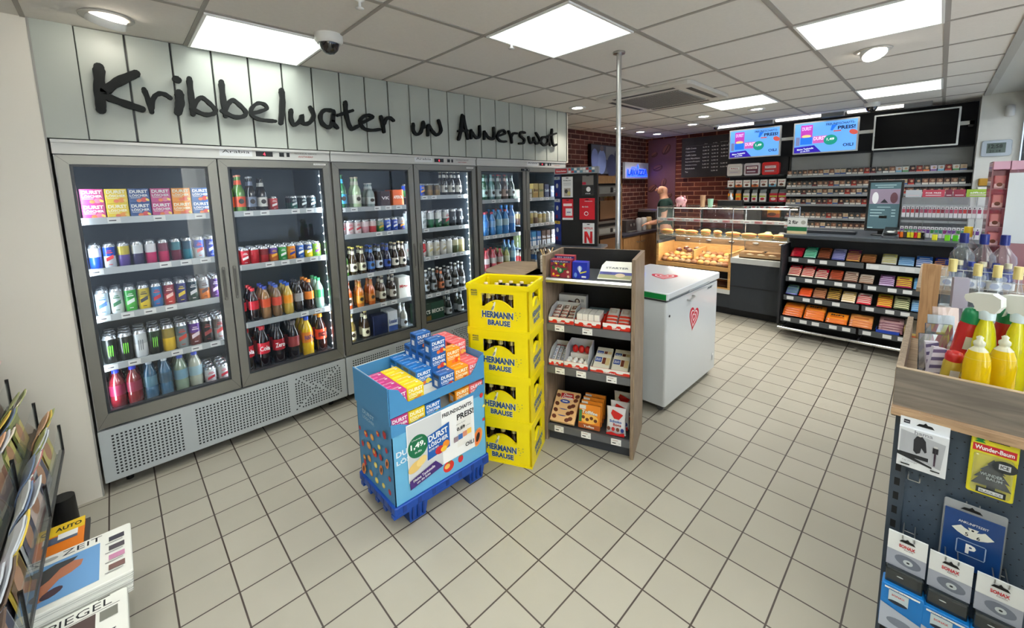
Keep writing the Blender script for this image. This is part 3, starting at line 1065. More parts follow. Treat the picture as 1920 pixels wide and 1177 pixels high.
stock(0, 2, [can((190, 214, 226), (170, 190, 200), 'pale blue', (60, 90, 170), r=.0285, h=.148), can((214, 220, 220), (190, 196, 200), 'white', (60, 120, 80), r=.0285, h=.148), can((60, 180, 60), (50, 150, 60), 'bright green', (230, 240, 230), r=.0285, h=.148), can((232, 200, 30), (190, 170, 50), 'yellow', (60, 60, 60), r=.0285, h=.148),
             can((40, 110, 180), (60, 120, 170), 'blue', (200, 40, 50), r=.0285, h=.148), can((214, 60, 56), (150, 60, 70), 'red', (250, 200, 190), r=.0285, h=.148), can((50, 44, 120), (60, 60, 120), 'indigo', (230, 200, 40), r=.0285, h=.148), can((30, 70, 60), (40, 60, 70), 'dark green', (220, 220, 220), r=.0285, h=.148),
             can((226, 120, 40), (150, 150, 156), 'orange', (80, 40, 40), r=.0285, h=.148), can((110, 60, 150), (90, 60, 130), 'violet', (220, 200, 230), r=.0285, h=.148)], 8)
stock(0, 3, [can((14, 18, 16), (20, 24, 22), 'black energy', (90, 200, 50), .033, .168, 'claw'), can((16, 18, 16), (22, 24, 22), 'tall black energy', (110, 210, 50), .033, .168, 'claw'), can((220, 222, 224), (190, 196, 200), 'tall white energy', (120, 124, 130), .033, .168, 'claw'),
             can((18, 26, 18), (40, 60, 40), 'tall black green energy', (120, 210, 60), .033, .168, 'claw'), can((226, 186, 40), (150, 130, 60), 'tall yellow', None, .033, .168), can((140, 150, 150), (90, 110, 120), 'tall grey', (200, 60, 40), .033, .168),
             can((120, 60, 60), (96, 50, 140), 'tall purple brown', (220, 200, 210), .033, .168), can((40, 36, 40), (30, 30, 34), 'tall dark', (150, 60, 60), .033, .168), can((180, 176, 176), (120, 110, 110), 'tall grey pink', (170, 60, 60), .033, .168)], 6)
stock(0, 4, [pet((110, 26, 36), (120, 30, 60), (40, 60, 200), 'red sports drink', .037, .24), pet((120, 30, 36), (130, 36, 60), (50, 60, 200), 'dark red sports drink', .037, .24), pet((60, 100, 130), (90, 130, 150), (200, 210, 220), 'blue clear', .033, .25),
             pet((70, 110, 140), (60, 90, 110), (210, 220, 226), 'slate blue clear', .033, .25), pet((130, 150, 130), (110, 150, 170), (60, 90, 190), 'pale green', .037, .24), pet((170, 176, 160), (150, 180, 190), (40, 70, 190), 'milky white', .037, .24),
             can((200, 190, 194), (210, 214, 216), 'white pink dotted', (190, 40, 60)), can((206, 196, 198), (200, 204, 206), 'white red dotted', (190, 40, 60))], 4)
# door 2
stock(1, 0, [beer((90, 140, 60), (226, 96, 50), (226, 120, 90), 'green glass orange label', .034, .245), beer((104, 150, 70), (230, 90, 50), (230, 150, 120), 'light green glass', .036, .25), beer((30, 26, 30), (120, 130, 150), (180, 184, 190), 'dark glass grey label', .031, .24),
             beer((26, 20, 20), (210, 210, 205), (40, 40, 40), 'dark cola glass', .031, .23), can((176, 36, 40), (190, 50, 50), 'small red', (230, 220, 220), .0265, .1), None, can((30, 90, 80), (36, 50, 60), 'small dark green', (200, 210, 210), .0265, .1),
             can((20, 30, 34), (30, 44, 50), 'small black', (200, 210, 210), .0265, .1), can((24, 40, 44), (40, 60, 66), 'small black teal', (200, 210, 214), .0265, .1)], 2)
stock(1, 1, [can((190, 22, 44), (200, 30, 50), 'red cola', (240, 235, 235)), can((196, 24, 46), (206, 40, 60), 'bright red cola', (245, 240, 240)), can((180, 20, 40), (190, 24, 44), 'plain red cola', None), can((160, 20, 36), (120, 20, 30), 'dark red cola', None), can((206, 110, 50), (90, 60, 150), 'orange purple', (240, 180, 60)),
             can((40, 150, 70), (60, 160, 80), 'green lemonade', (240, 245, 240)), can((236, 140, 30), (240, 150, 40), 'orange soda', (50, 60, 140)), can((40, 90, 170), (50, 100, 180), 'blue soda', (240, 240, 230)), can((226, 200, 30), (60, 80, 130), 'yellow blue soda', (250, 245, 220)), can((120, 190, 60), (150, 200, 80), 'lime green soda', (110, 60, 140))], 6)
stock(1, 2, [pet((26, 12, 12), (196, 30, 50), (200, 30, 44), 'cola'), pet((30, 12, 12), (190, 26, 44), (196, 30, 44), 'cola red cap'), pet((140, 100, 60), (214, 80, 40), (40, 60, 160), 'ice tea orange label'), pet((120, 90, 60), (206, 70, 50), (60, 90, 180), 'ice tea blue cap'),
             pet((190, 160, 60), (236, 150, 30), (40, 90, 190), 'yellow soda'), pet((24, 14, 14), (150, 150, 150), (60, 60, 66), 'black label cola'), pet((40, 20, 14), (236, 130, 40), (230, 130, 40), 'brown soda orange cap'), pet((150, 190, 170), (60, 160, 90), (50, 150, 90), 'clear soda green label')], 6)
stock(1, 3, [pet((24, 10, 10), (200, 26, 46), (206, 30, 44), 'large cola', .041, .31, 'Cola'), pet((28, 10, 10), (204, 30, 50), (206, 30, 44), 'large red label cola', .041, .31, 'Cola'), pet((30, 14, 14), (180, 26, 40), (30, 26, 28), 'large black cap cola', .041, .31, 'Zero'), pet((34, 24, 24), (150, 60, 60), (120, 110, 110), 'large grey cap cola', .041, .3),
             pet((236, 190, 20), (240, 140, 30), (50, 90, 200), 'large yellow orange soda', .041, .31, 'FANTA', (40, 50, 140)), pet((50, 20, 12), (226, 70, 40), (240, 150, 30), 'large brown soda orange cap', .041, .31, 'mezzo', (30, 26, 30))], 4)
# door 3
stock(2, 0, [beer((40, 96, 60), (60, 150, 200), (60, 90, 60), 'green glass blue label', .038, .27), beer((170, 190, 150), (190, 190, 170), (190, 176, 150), 'pale sparkling wine', .034, .25), beer((150, 165, 165), (190, 200, 200), (180, 180, 180), 'clear glass', .036, .2),
             ('packdark', mk_pack(.085, .13, .12, (60, 30, 34), 'VK', (210, 200, 200)), 'dark wine red multipack', 'multipack', .04, 1), ('packaperol', mk_pack(.105, .14, .14, (226, 96, 30), 'APEROL', (250, 236, 220), (232, 110, 40)), 'orange spritz can multipack', 'multipack', .05, 1)], 2)
stock(2, 1, [can((206, 190, 190), (190, 180, 184), 'pink white cocktail', (170, 60, 70)), can((210, 196, 196), (200, 170, 174), 'rose white cocktail', (190, 90, 100)), can((214, 200, 200), (196, 180, 180), 'pale rose', (190, 60, 70)), can((206, 150, 160), (216, 200, 204), 'rose', None),
             can((186, 60, 70), (200, 180, 180), 'red white cocktail', None), can((40, 120, 60), (120, 140, 130), 'green beer', (200, 160, 60)), can((24, 60, 160), (40, 80, 180), 'royal blue beer', (220, 225, 230)), can((20, 60, 150), (30, 60, 160), 'blue beer', (220, 220, 230)), can((30, 50, 130), (170, 170, 180), 'navy mixed drink', (230, 150, 60))], 2)
stock(2, 2, [beer((70, 120, 40), (220, 216, 190), (206, 200, 60), 'green glass lemon beer'), beer((60, 44, 22), (228, 222, 196), (226, 206, 90), 'brown beer cream label'), beer((66, 46, 24), (224, 220, 190), (224, 204, 90), 'brown beer yellow cap'), beer((30, 30, 60), (70, 120, 190), (40, 80, 170), 'dark beer blue label'),
             beer((40, 28, 18), (196, 206, 220), (40, 60, 120), 'brown beer pale blue label'), beer((30, 30, 60), (50, 80, 160), (60, 90, 170), 'beer with blue label'), beer((44, 28, 16), (220, 214, 200), (200, 180, 140), 'brown beer swing top', l2=(20, 20, 20)), beer((60, 34, 18), (226, 220, 206), (196, 176, 130), 'amber beer white label', l2=(20, 20, 20))], 3)
stock(2, 3, [beer((214, 90, 30), (222, 200, 190), (220, 190, 170), 'orange aperitif'), beer((196, 110, 30), (210, 150, 50), (150, 140, 120), 'amber fizz'), beer((190, 90, 20), (200, 120, 40), (160, 150, 130), 'golden fizz'), beer((80, 50, 24), (206, 200, 180), (180, 170, 150), 'brown beer'), beer((50, 32, 20), (206, 200, 190), (190, 180, 160), 'dark beer white seal'),
             ('packsanm', mk_pack(.135, .19, .15, (224, 222, 214), 'Miguel', (180, 40, 40)), 'white red script beer multipack', 'multipack', .06, 1)], 2)
stock(2, 4, [beer((120, 100, 50), (226, 216, 180), (206, 190, 130), 'blond beer cream label', .031, .25), beer((60, 40, 20), (228, 220, 186), (210, 190, 120), 'brown beer, cream label', .031, .25), ('packcorona', mk_pack(.2, .19, .14, (22, 36, 78), 'Corona', (26, 34, 70), (20, 34, 76)), 'navy yellow beer multipack', 'multipack', .09, 1),
             ('packwhite', mk_pack(.09, .2, .14, (206, 212, 218), 'Krosecker', (40, 70, 140), (60, 90, 160)), 'white blue beer multipack', 'multipack', .045, 1), beer((170, 170, 160), (200, 206, 214), (190, 190, 190), 'pale beer', .031, .24)], 2)
# door 4
stock(3, 0, [can((60, 160, 90), (40, 80, 200), 'green blue', None), can((40, 80, 180), (50, 90, 190), 'blue mixed drink', (230, 170, 60)), can((150, 120, 70), (120, 100, 60), 'bronze', None), can((140, 110, 60), (110, 90, 60), 'brown bronze', None), beer((30, 22, 16), (206, 206, 200), (214, 210, 196), 'brown ale'),
             beer((34, 24, 16), (210, 206, 196), (220, 216, 200), 'brown ale silver label'), beer((30, 22, 16), (200, 200, 196), (216, 212, 196), 'brown ale white label')], 2)
stock(3, 1, [can((196, 204, 206), (206, 212, 214), 'silver white beer', (150, 160, 166), .033, .168), can((200, 206, 208), (204, 210, 210), 'white silver beer', (140, 150, 150), .033, .168), can((30, 100, 60), (206, 212, 212), 'white green beer', None, .033, .168), can((36, 106, 60), (210, 214, 212), 'green and white beer', (230, 235, 230), .033, .168),
             can((30, 96, 56), (206, 208, 206), 'green foot beer', (190, 60, 50), .033, .168), can((36, 38, 42), (50, 52, 56), 'black mixed drink', (200, 205, 210), .033, .168, '5,0'), can((40, 42, 46), (60, 62, 66), 'anthracite mixed drink', (210, 214, 218), .033, .168, '5,0')], 2)
stock(3, 2, [can((200, 196, 190), (206, 210, 210), 'red banded white', (190, 30, 40), .033, .15, 'KISK'), can((210, 206, 200), (190, 40, 40), 'white red', (190, 30, 40), .033, .15), can((206, 204, 190), (210, 206, 196), 'cream', (190, 176, 120), .033, .15), can((204, 200, 186), (206, 204, 190), 'ivory', (176, 160, 110), .033, .15),
             can((214, 212, 206), (206, 206, 200), 'white', (170, 160, 120), .033, .15), can((206, 206, 196), (210, 210, 204), 'ivory white', None, .033, .15), can((80, 90, 50), (190, 186, 150), 'olive beige', None, .033, .15), can((190, 176, 120), (206, 196, 150), 'golden beige', None, .033, .15)], 2)
stock(3, 3, [beer((40, 44, 50), (196, 60, 70), (226, 222, 214), 'dark glass red label'), beer((24, 22, 18), (150, 156, 160), (224, 220, 210), 'dark ale oval label'), beer((26, 24, 18), (140, 146, 150), (220, 216, 206), 'dark ale grey oval'), beer((60, 34, 20), (206, 120, 80), (216, 206, 196), 'brown pils red label'), beer((34, 26, 20), (176, 180, 186), (200, 200, 200), 'pils round label'),
             beer((30, 28, 26), (186, 190, 194), (206, 204, 200), 'pils silver neck', h=.25), beer((34, 30, 26), (160, 166, 172), (190, 190, 190), 'brown pils silver label', h=.25)], 2)
stock(3, 4, [('packbecks', mk_pack(.165, .19, .14, (30, 54, 38), "BECK'S", (232, 232, 220), (120, 96, 40)), 'gold green beer six-pack', 'multipack', .08, 1), ('packbecks2', mk_pack(.165, .19, .14, (24, 66, 46), "BECK'S", (232, 232, 220)), 'green beer six-pack', 'multipack', .08, 1),
             beer((20, 40, 26), (190, 196, 196), (150, 160, 160), 'dark green beer'), beer((22, 40, 28), (180, 186, 190), (150, 160, 160), 'bottle green beer')], 1)
# door 5
stock(4, 0, [beer((30, 60, 46), (120, 150, 140), (60, 80, 70), 'green mineral water', .037, .27), beer((40, 80, 60), (150, 176, 170), (70, 90, 80), 'sea green mineral water', .037, .27), beer((110, 150, 150), (176, 196, 200), (90, 120, 120), 'pale clear mineral water', .037, .27), beer((70, 96, 80), (190, 200, 196), (150, 40, 40), 'grey green water', .037, .27),
             beer((80, 60, 50), (176, 150, 140), (150, 40, 40), 'red capped apple spritzer', .037, .27), beer((50, 80, 60), (180, 190, 190), (60, 70, 70), 'dark green water', .037, .27)], 2)
stock(4, 1, [pet((60, 60, 70), (196, 200, 200), (190, 40, 40), 'grey water', .037, .28), pet((50, 110, 170), (60, 120, 190), (170, 60, 80), 'blue water', .04, .25), pet((50, 116, 176), (110, 150, 190), (170, 60, 80), 'blue water red cap', .04, .25), pet((60, 130, 180), (140, 176, 190), (60, 130, 190), 'light blue water', .04, .27), pet((50, 120, 180), (150, 180, 190), (170, 60, 70), 'bright blue water', .04, .27), pet((46, 110, 180), (130, 160, 200), (60, 130, 200), 'tall blue water', .042, .31)], 2)
stock(4, 2, [pet((200, 190, 180), (214, 150, 140), (240, 140, 60), 'orange capped clear', .036, .26), pet((160, 60, 70), (190, 180, 180), (190, 50, 60), 'red fruit water', .036, .23), pet((170, 70, 80), (196, 190, 186), (196, 60, 70), 'red berry water', .036, .23), pet((150, 60, 60), (190, 180, 176), (190, 60, 60), 'cherry water', .036, .23), pet((150, 160, 90), (190, 196, 160), (60, 110, 70), 'lime water', .036, .23), pet((90, 140, 180), (150, 190, 206), (60, 120, 190), 'blue still water', .034, .3)], 2)
# door 6
stock(5, 0, [('packwrap1', mk_pack(.08, .1, .15, (216, 216, 206), 'Wrap', (90, 120, 60), (196, 200, 196), 'snack_box'), 'white sandwich wrap box', 'box', .04, 2), ('packwrap2', mk_pack(.08, .11, .15, (214, 210, 190), 'Snack', (120, 90, 60), None, 'snack_box'), 'cream sandwich box', 'box', .04, 2),
             ('packwrap3', mk_pack(.085, .17, .15, (206, 180, 110), 'Brot', (120, 70, 40), (190, 150, 80), 'snack_box'), 'tall yellow snack box', 'box', .04, 2), ('packwrap4', mk_pack(.085, .17, .15, (190, 170, 110), 'Salat', (70, 100, 40), None, 'snack_box'), 'tall straw coloured snack box', 'box', .04, 2), ('packwrap5', mk_pack(.08, .16, .15, (50, 54, 90), 'Sushi', (200, 205, 214), None, 'snack_box'), 'dark blue snack box', 'box', .04, 2), ('packwrap6', mk_pack(.07, .14, .15, (60, 64, 96), 'Tee', (200, 205, 214), None, 'snack_box'), 'navy snack box', 'box', .035, 2)], 2)
stock(5, 1, [can((96, 70, 60), (150, 130, 90), 'brown iced coffee', None, .033, .15), can((90, 60, 60), (166, 140, 90), 'mocha iced coffee', None, .033, .15), can((150, 130, 70), (180, 160, 100), 'caramel iced coffee', None, .033, .15), can((120, 90, 70), (190, 176, 130), 'latte iced coffee', None, .033, .15),
             can((206, 190, 150), (186, 160, 90), 'vanilla iced coffee', None, .033, .13), can((196, 176, 130), (190, 170, 110), 'beige iced coffee', None, .033, .13), can((214, 210, 200), (190, 186, 170), 'cream iced coffee', None, .033, .13), can((220, 218, 214), (200, 200, 200), 'white iced coffee', None, .033, .13)], 2)
stock(5, 2, [('packmilk%d' % i, mk_pack(.07, .17, .07, c, t, (240, 240, 244), (226, 232, 236), 'milk_carton'), d, 'carton', .035, 2) for i, (c, t, d) in enumerate([((120, 130, 90), 'Kakao', 'olive milk carton'), ((60, 130, 190), 'Milch', 'blue milk carton'), ((70, 150, 200), 'Milch', 'light blue milk carton'), ((50, 110, 180), 'Milch', 'strong blue milk carton'), ((96, 70, 60), 'Moka', 'brown milk carton'), ((110, 80, 66), 'Kakao', 'cocoa brown milk carton'), ((90, 66, 60), 'Kakao', 'dark brown milk carton')])], 2)
stock(5, 3, [pet((200, 196, 180), (200, 60, 60), (60, 90, 170), 'yoghurt drink'), pet((196, 190, 176), (60, 110, 170), (60, 90, 170), 'buttermilk'), pet((190, 160, 130), (180, 110, 60), (150, 60, 50), 'shake')], 1)
# ------------------------------------------------------------------ cardboard promotion display
PX, PY = 0.843, 1.735
PW, PD = 0.58, 0.385
blue_p = C((18, 70, 160), .4)
sky = C((104, 176, 214), .5)
sky2 = C((70, 140, 190), .5)
r = empty('promotion_pallet', (PX, PY, 0))
tag(r, 'small bright blue plastic pallet under the cardboard juice display', 'pallet')
mb = MB(); mb.rbox(-.012, PW + .012, -.012, PD + .012, .095, .138, blue_p, .012)
for i in range(5): mb.box(-.014, PW + .014, .0 + i * .085, .03 + i * .085, .075, .095, blue_p)
for i in range(7): mb.box(.03 + i * .085, .05 + i * .085, -.014, -.01, .1, .132, C((14, 54, 130), .4))
for i in range(5): mb.box(-.014, -.01, .03 + i * .075, .06 + i * .075, .1, .132, C((14, 54, 130), .4))
mb.build('deck', r)
for fx in (.065, .45):
    for fy in (.0, .27):
        mb = MB(); a, b = fx, fx + .115; c, d = fy, fy + .11
        vs = [(a + .012, c + .012, 0), (b - .012, c + .012, 0), (b - .012, d - .012, 0), (a + .012, d - .012, 0), (a, c, .1), (b, c, .1), (b, d, .1), (a, d, .1)]
        mb.add(vs, [(0, 3, 2, 1), (4, 5, 6, 7), (0, 1, 5, 4), (1, 2, 6, 5), (2, 3, 7, 6), (3, 0, 4, 7)], blue_p)
        for q in range(3): mb.box(a + .02 + q * .03, a + .03 + q * .03, c - .003, c + .01, .02, .1, C((14, 54, 130), .4))
        mb.build('foot', r)

r = empty('cardboard_display', (PX, PY, .139))
tag(r, 'light blue cardboard floor display with a price poster and fruit prints', 'display')
H0 = -.139
t = .004
inner = C((226, 226, 220), .7)
mb = MB()
lowp = [(0, 0), (PW, 0), (PW, .565 + H0), (PW - .04, .57 + H0), (PW - .07, .545 + H0), (.09, .528 + H0), (.045, .552 + H0), (0, .565 + H0)]
mb.prism(lowp, 0, t, sky)
mb.prism([(0, 0), (PW, 0), (PW, .60), (0, .60)], PD - t, PD, sky2)
mb.box(PW - t, PW, 0, PD, 0, .59 + H0, sky)
mb.box(0, t, 0, PD, 0, .59 + H0, sky2)  # shade of the side facing away put into the darker blue
mb.box(t, PW - t, t, PD - t, .36, .366, inner)
mb.prism([(-.002, .50 + H0), (PW + .002, .51 + H0), (PW + .002, .566 + H0), (PW - .04, .572 + H0), (PW - .07, .548 + H0), (.09, .531 + H0), (.045, .554 + H0), (-.002, .567 + H0)], -.0022, 0, sky2)
shell = mb.build('lower_box', r)
mb = MB(); P = Print(mb, front(0, -.0002, 0)); q = random.Random(3)
FR = [(232, 196, 60), (226, 90, 40), (196, 40, 40), (240, 150, 50), (240, 210, 120), (150, 170, 50)]
def fruit(P, x, y, s, k):
    kind = k % 5
    if kind == 0: P.ell(x, y, s, s * .9, C((220, 50, 40), .5)); P.ell(x - s * .25, y + s * .1, s * .5, s * .4, C((240, 190, 90), .5)); P.ell(x + s * .2, y + s * .7, s * .35, s * .15, C((90, 130, 50), .5), 8, .6)
    if kind == 1: P.ell(x, y, s, s * .85, C((236, 140, 40), .5)); P.ell(x, y, s * .75, s * .62, C((246, 180, 80), .5)); P.ell(x, y, s * .2, s * .15, C((250, 220, 160), .5))
    if kind == 2: P.ell(x, y, s * .7, s * 1.2, C((238, 160, 80), .5), 18, -.3); P.ell(x, y, s * .55, s, C((232, 120, 60), .5), 18, -.3); P.ell(x, y, s * .28, s * .62, C((50, 34, 26), .5), 14, -.3)
    if kind == 3: P.ell(x, y, s * .8, s * .6, C((240, 214, 70), .5), 14, .5); P.ell(x, y, s * .5, s * .35, C((250, 236, 150), .5), 14, .5)
    if kind == 4: P.ell(x, y, s * .7, s * .85, C((200, 40, 50), .5)); P.ell(x, y + s * .7, s * .4, s * .15, C((80, 130, 50), .5), 8)
for i, (x, y, s) in enumerate([(.315, .055, .035), (.395, .06, .025), (.52, .13, .045), (.47, .1, .02), (.555, .37, .018), (.57, .3, .014), (.565, .22, .012), (.43, .13, .014)]):
    fruit(P, x, y, s, [0, 4, 2, 1, 4, 3, 4, 1][i])
P.text('DU', .045, .265, .06, .03, C((226, 236, 242), .5), .03); P.text('LÖS', .052, .225, .075, .028, C((226, 236, 242), .5), .03)
P = Print(mb, leftface(-.0002, 0, 0))
for i in range(22):
    x = -.05 - (i % 5) * .07 + q.uniform(-.012, .012); y = .05 + (i // 5) * .075 + q.uniform(-.015, .015)
    fruit(P, x, y, q.uniform(.016, .026), q.randrange(5))
fruit(P, -.325, .05, .03, 2); fruit(P, -.3, .1, .022, 4)
P.text('DURST', -.22, .40, .13, .022, C((160, 196, 214), .5), .02); P.text('LÖSCHER', -.22, .372, .13, .02, C((160, 196, 214), .5), .02)
mb.build('fruit_pattern', shell)
# poster
mb = MB(); pz0, pz1 = .225 + H0, .53 + H0
x0, x1 = .075, .495
mb.box(x0, x1, -.005, -.0035, pz0, pz1, PAPER)
P = Print(mb, front(0, -.0051, 0))
P.rect(x0 + .004, pz0 + .004, .2, pz1 - pz0 - .008, C((206, 208, 208), .6)); P.rect(x0 + .3, pz0 + .05, .1, .16, C((238, 236, 230), .6))
P.text('FREUNDSCHAFTS-', .385, pz1 - .035, .2, .022, INK, .03); P.text('PREIS!', .435, pz1 - .082, .115, .034, INK, .03)
P.ell(.135, pz1 - .13, .058, .06, C((16, 110, 70), .5), 28); P.text('1,49,', .135, pz1 - .125, .085, .034, PAPER, .03); P.text('2 Packungen', .13, pz1 - .092, .06, .009, PAPER); P.text('im Mix', .135, pz1 - .158, .04, .012, PAPER, .01)
P.poly([(.185, pz0 + .07), (.325, pz0 + .085), (.325, pz0 + .225), (.19, pz0 + .2)], C((20, 90, 170), .45))
P.text('DURST', .255, pz0 + .185, .12, .034, PAPER, .035, rot=.08); P.text('LÖSCHER', .255, pz0 + .15, .12, .028, PAPER, .03, rot=.08); P.text('EISTEE MIX', .225, pz0 + .12, .06, .01, PAPER, .01, rot=.08)
P.ell(.26, pz0 + .095, .028, .022, C((200, 40, 50), .5)); P.ell(.3, pz0 + .11, .022, .022, C((236, 140, 40), .5)); P.ell(.285, pz0 + .09, .02, .015, C((240, 190, 60), .5))
P.ell(.115, pz0 + .075, .045, .026, C((226, 190, 110), .5), 18, .35); P.ell(.15, pz0 + .09, .032, .022, C((236, 206, 130), .5), 18, .5)
P.text('0,89', .4, pz0 + .155, .055, .024, INK, .03); P.text('statt 0,99', .4, pz0 + .185, .06, .007, C((90, 90, 90), .5)); P.text('je Stück', .448, pz0 + .155, .03, .008, INK)
for i in range(4): P.rect(.35 + i * .03, pz0 + .09 + i * .004, .029, .03, C([(150, 130, 140), (60, 110, 180), (226, 150, 120), (240, 196, 90)][i], .5))
P.text('OILI', .455, pz0 + .045, .06, .024, INK, .02)
P.poly([(x0 + .002, pz0 - .035), (x0 + .2, pz0 + .0), (x0 + .155, pz0 + .05), (x0 + .002, pz0 + .012)], C((66, 36, 110), .5))
P.text('Meine Tankstelle', x0 + .085, pz0 + .015, .13, .016, PAPER, .012, rot=.18); P.text('um die Ecke', x0 + .08, pz0 - .006, .08, .012, PAPER, .012, rot=.18)
mb.build('price_poster', r)
# upper tray
mb = MB()
up = [(0, .6), (PW, .608), (PW, .745), (PW - .03, .735), (PW - .055, .69), (PW - .09, .655), (.10, .648), (.08, .68), (.05, .728), (0, .75)]
mb.prism([(a - .003, b + H0) for a, b in up], -.004, t - .004, sky2)
mb.prism([(0, .56 + H0), (PD, .56 + H0), (PD, .745 + H0), (0, .752 + H0)], 0, t, sky2, Matrix.Translation((-.004, 0, 0)) @ Matrix.Rotation(PI / 2, 4, 'Z'))
mb.prism([(0, .56 + H0), (PD, .56 + H0), (PD, .745 + H0), (0, .752 + H0)], 0, t, sky2, Matrix.Translation((PW + .004, 0, 0)) @ Matrix.Rotation(PI / 2, 4, 'Z'))
mb.box(0, PW, PD, PD + t, .5, .74 + H0, inner)
mb.box(.001, .002, .004, PD, .5, .745 + H0, inner)
mb.box(.001, PW - .001, .004, PD, .6235 + H0, .6275 + H0, inner)
P = Print(mb, leftface(-.0045, 0, 0)); P.text('DURST', -.2, .69 + H0, .11, .02, C((120, 160, 190), .5), .02); P.text('LÖSCHER', -.2, .665 + H0, .11, .016, C((120, 160, 190), .5), .02)
mb.build('upper_tray', r)

cols = ['pink', 'yellow', 'lemonblue', 'blue', 'orange', 'rose']
HC, DC = .0835, .0715
def disp(ci, di, lv, z):
    kd = cols[ci]
    place('carton_' + kd, mk_carton(kd), (PX + .052 + ci * .0955, PY + .008 + di * DC, z), 0,
          '%s juice carton, %s column, %s row back, %s layer of the cardboard display' % (kw[kd] if kd != 'blue' else 'bright blue', nth(ci + 1), nth(di + 1), nth(lv + 1)), 'carton', 'juice cartons on the cardboard display')
zl = .139 + .3665
for ci in (0, 1, 2, 4, 5):
    for di in range(2 if ci != 4 else 1): disp(ci, di, 0, zl)
z1 = .6278
for ci, (st, n) in enumerate([(0, 4), (0, 4), (1, 5), (0, 5), (0, 5), (0, 5)]):
    for di in range(st, n): disp(ci, di, 1, z1 + (.028 if ci == 2 else 0))
mb = MB(); mb.box(PX + .197, PX + .288, PY + .08, PY + .365, z1 + .0005, z1 + .027, inner)
tag(mb.build('cardboard_riser'), 'flat cardboard riser under the lemon blue cartons of the display', 'riser')
for di in range(1, 5): disp(3, di, 2, z1 + HC)
for di in (1, 3): disp(4, di, 2, z1 + HC)
for di in (2, 3, 4): disp(5, di, 2, z1 + HC)
disp(3, 1, 3, z1 + 2 * HC); disp(3, 3, 3, z1 + 2 * HC)

# ------------------------------------------------------------------ yellow crates
FC = Frame(1.472, 1.928, math.atan2(-.897, .442))
CW, CD, CH = .39, .291, .279
yel = mat('crate_yellow', (250, 226, 10), 0.38, spec=0.4)

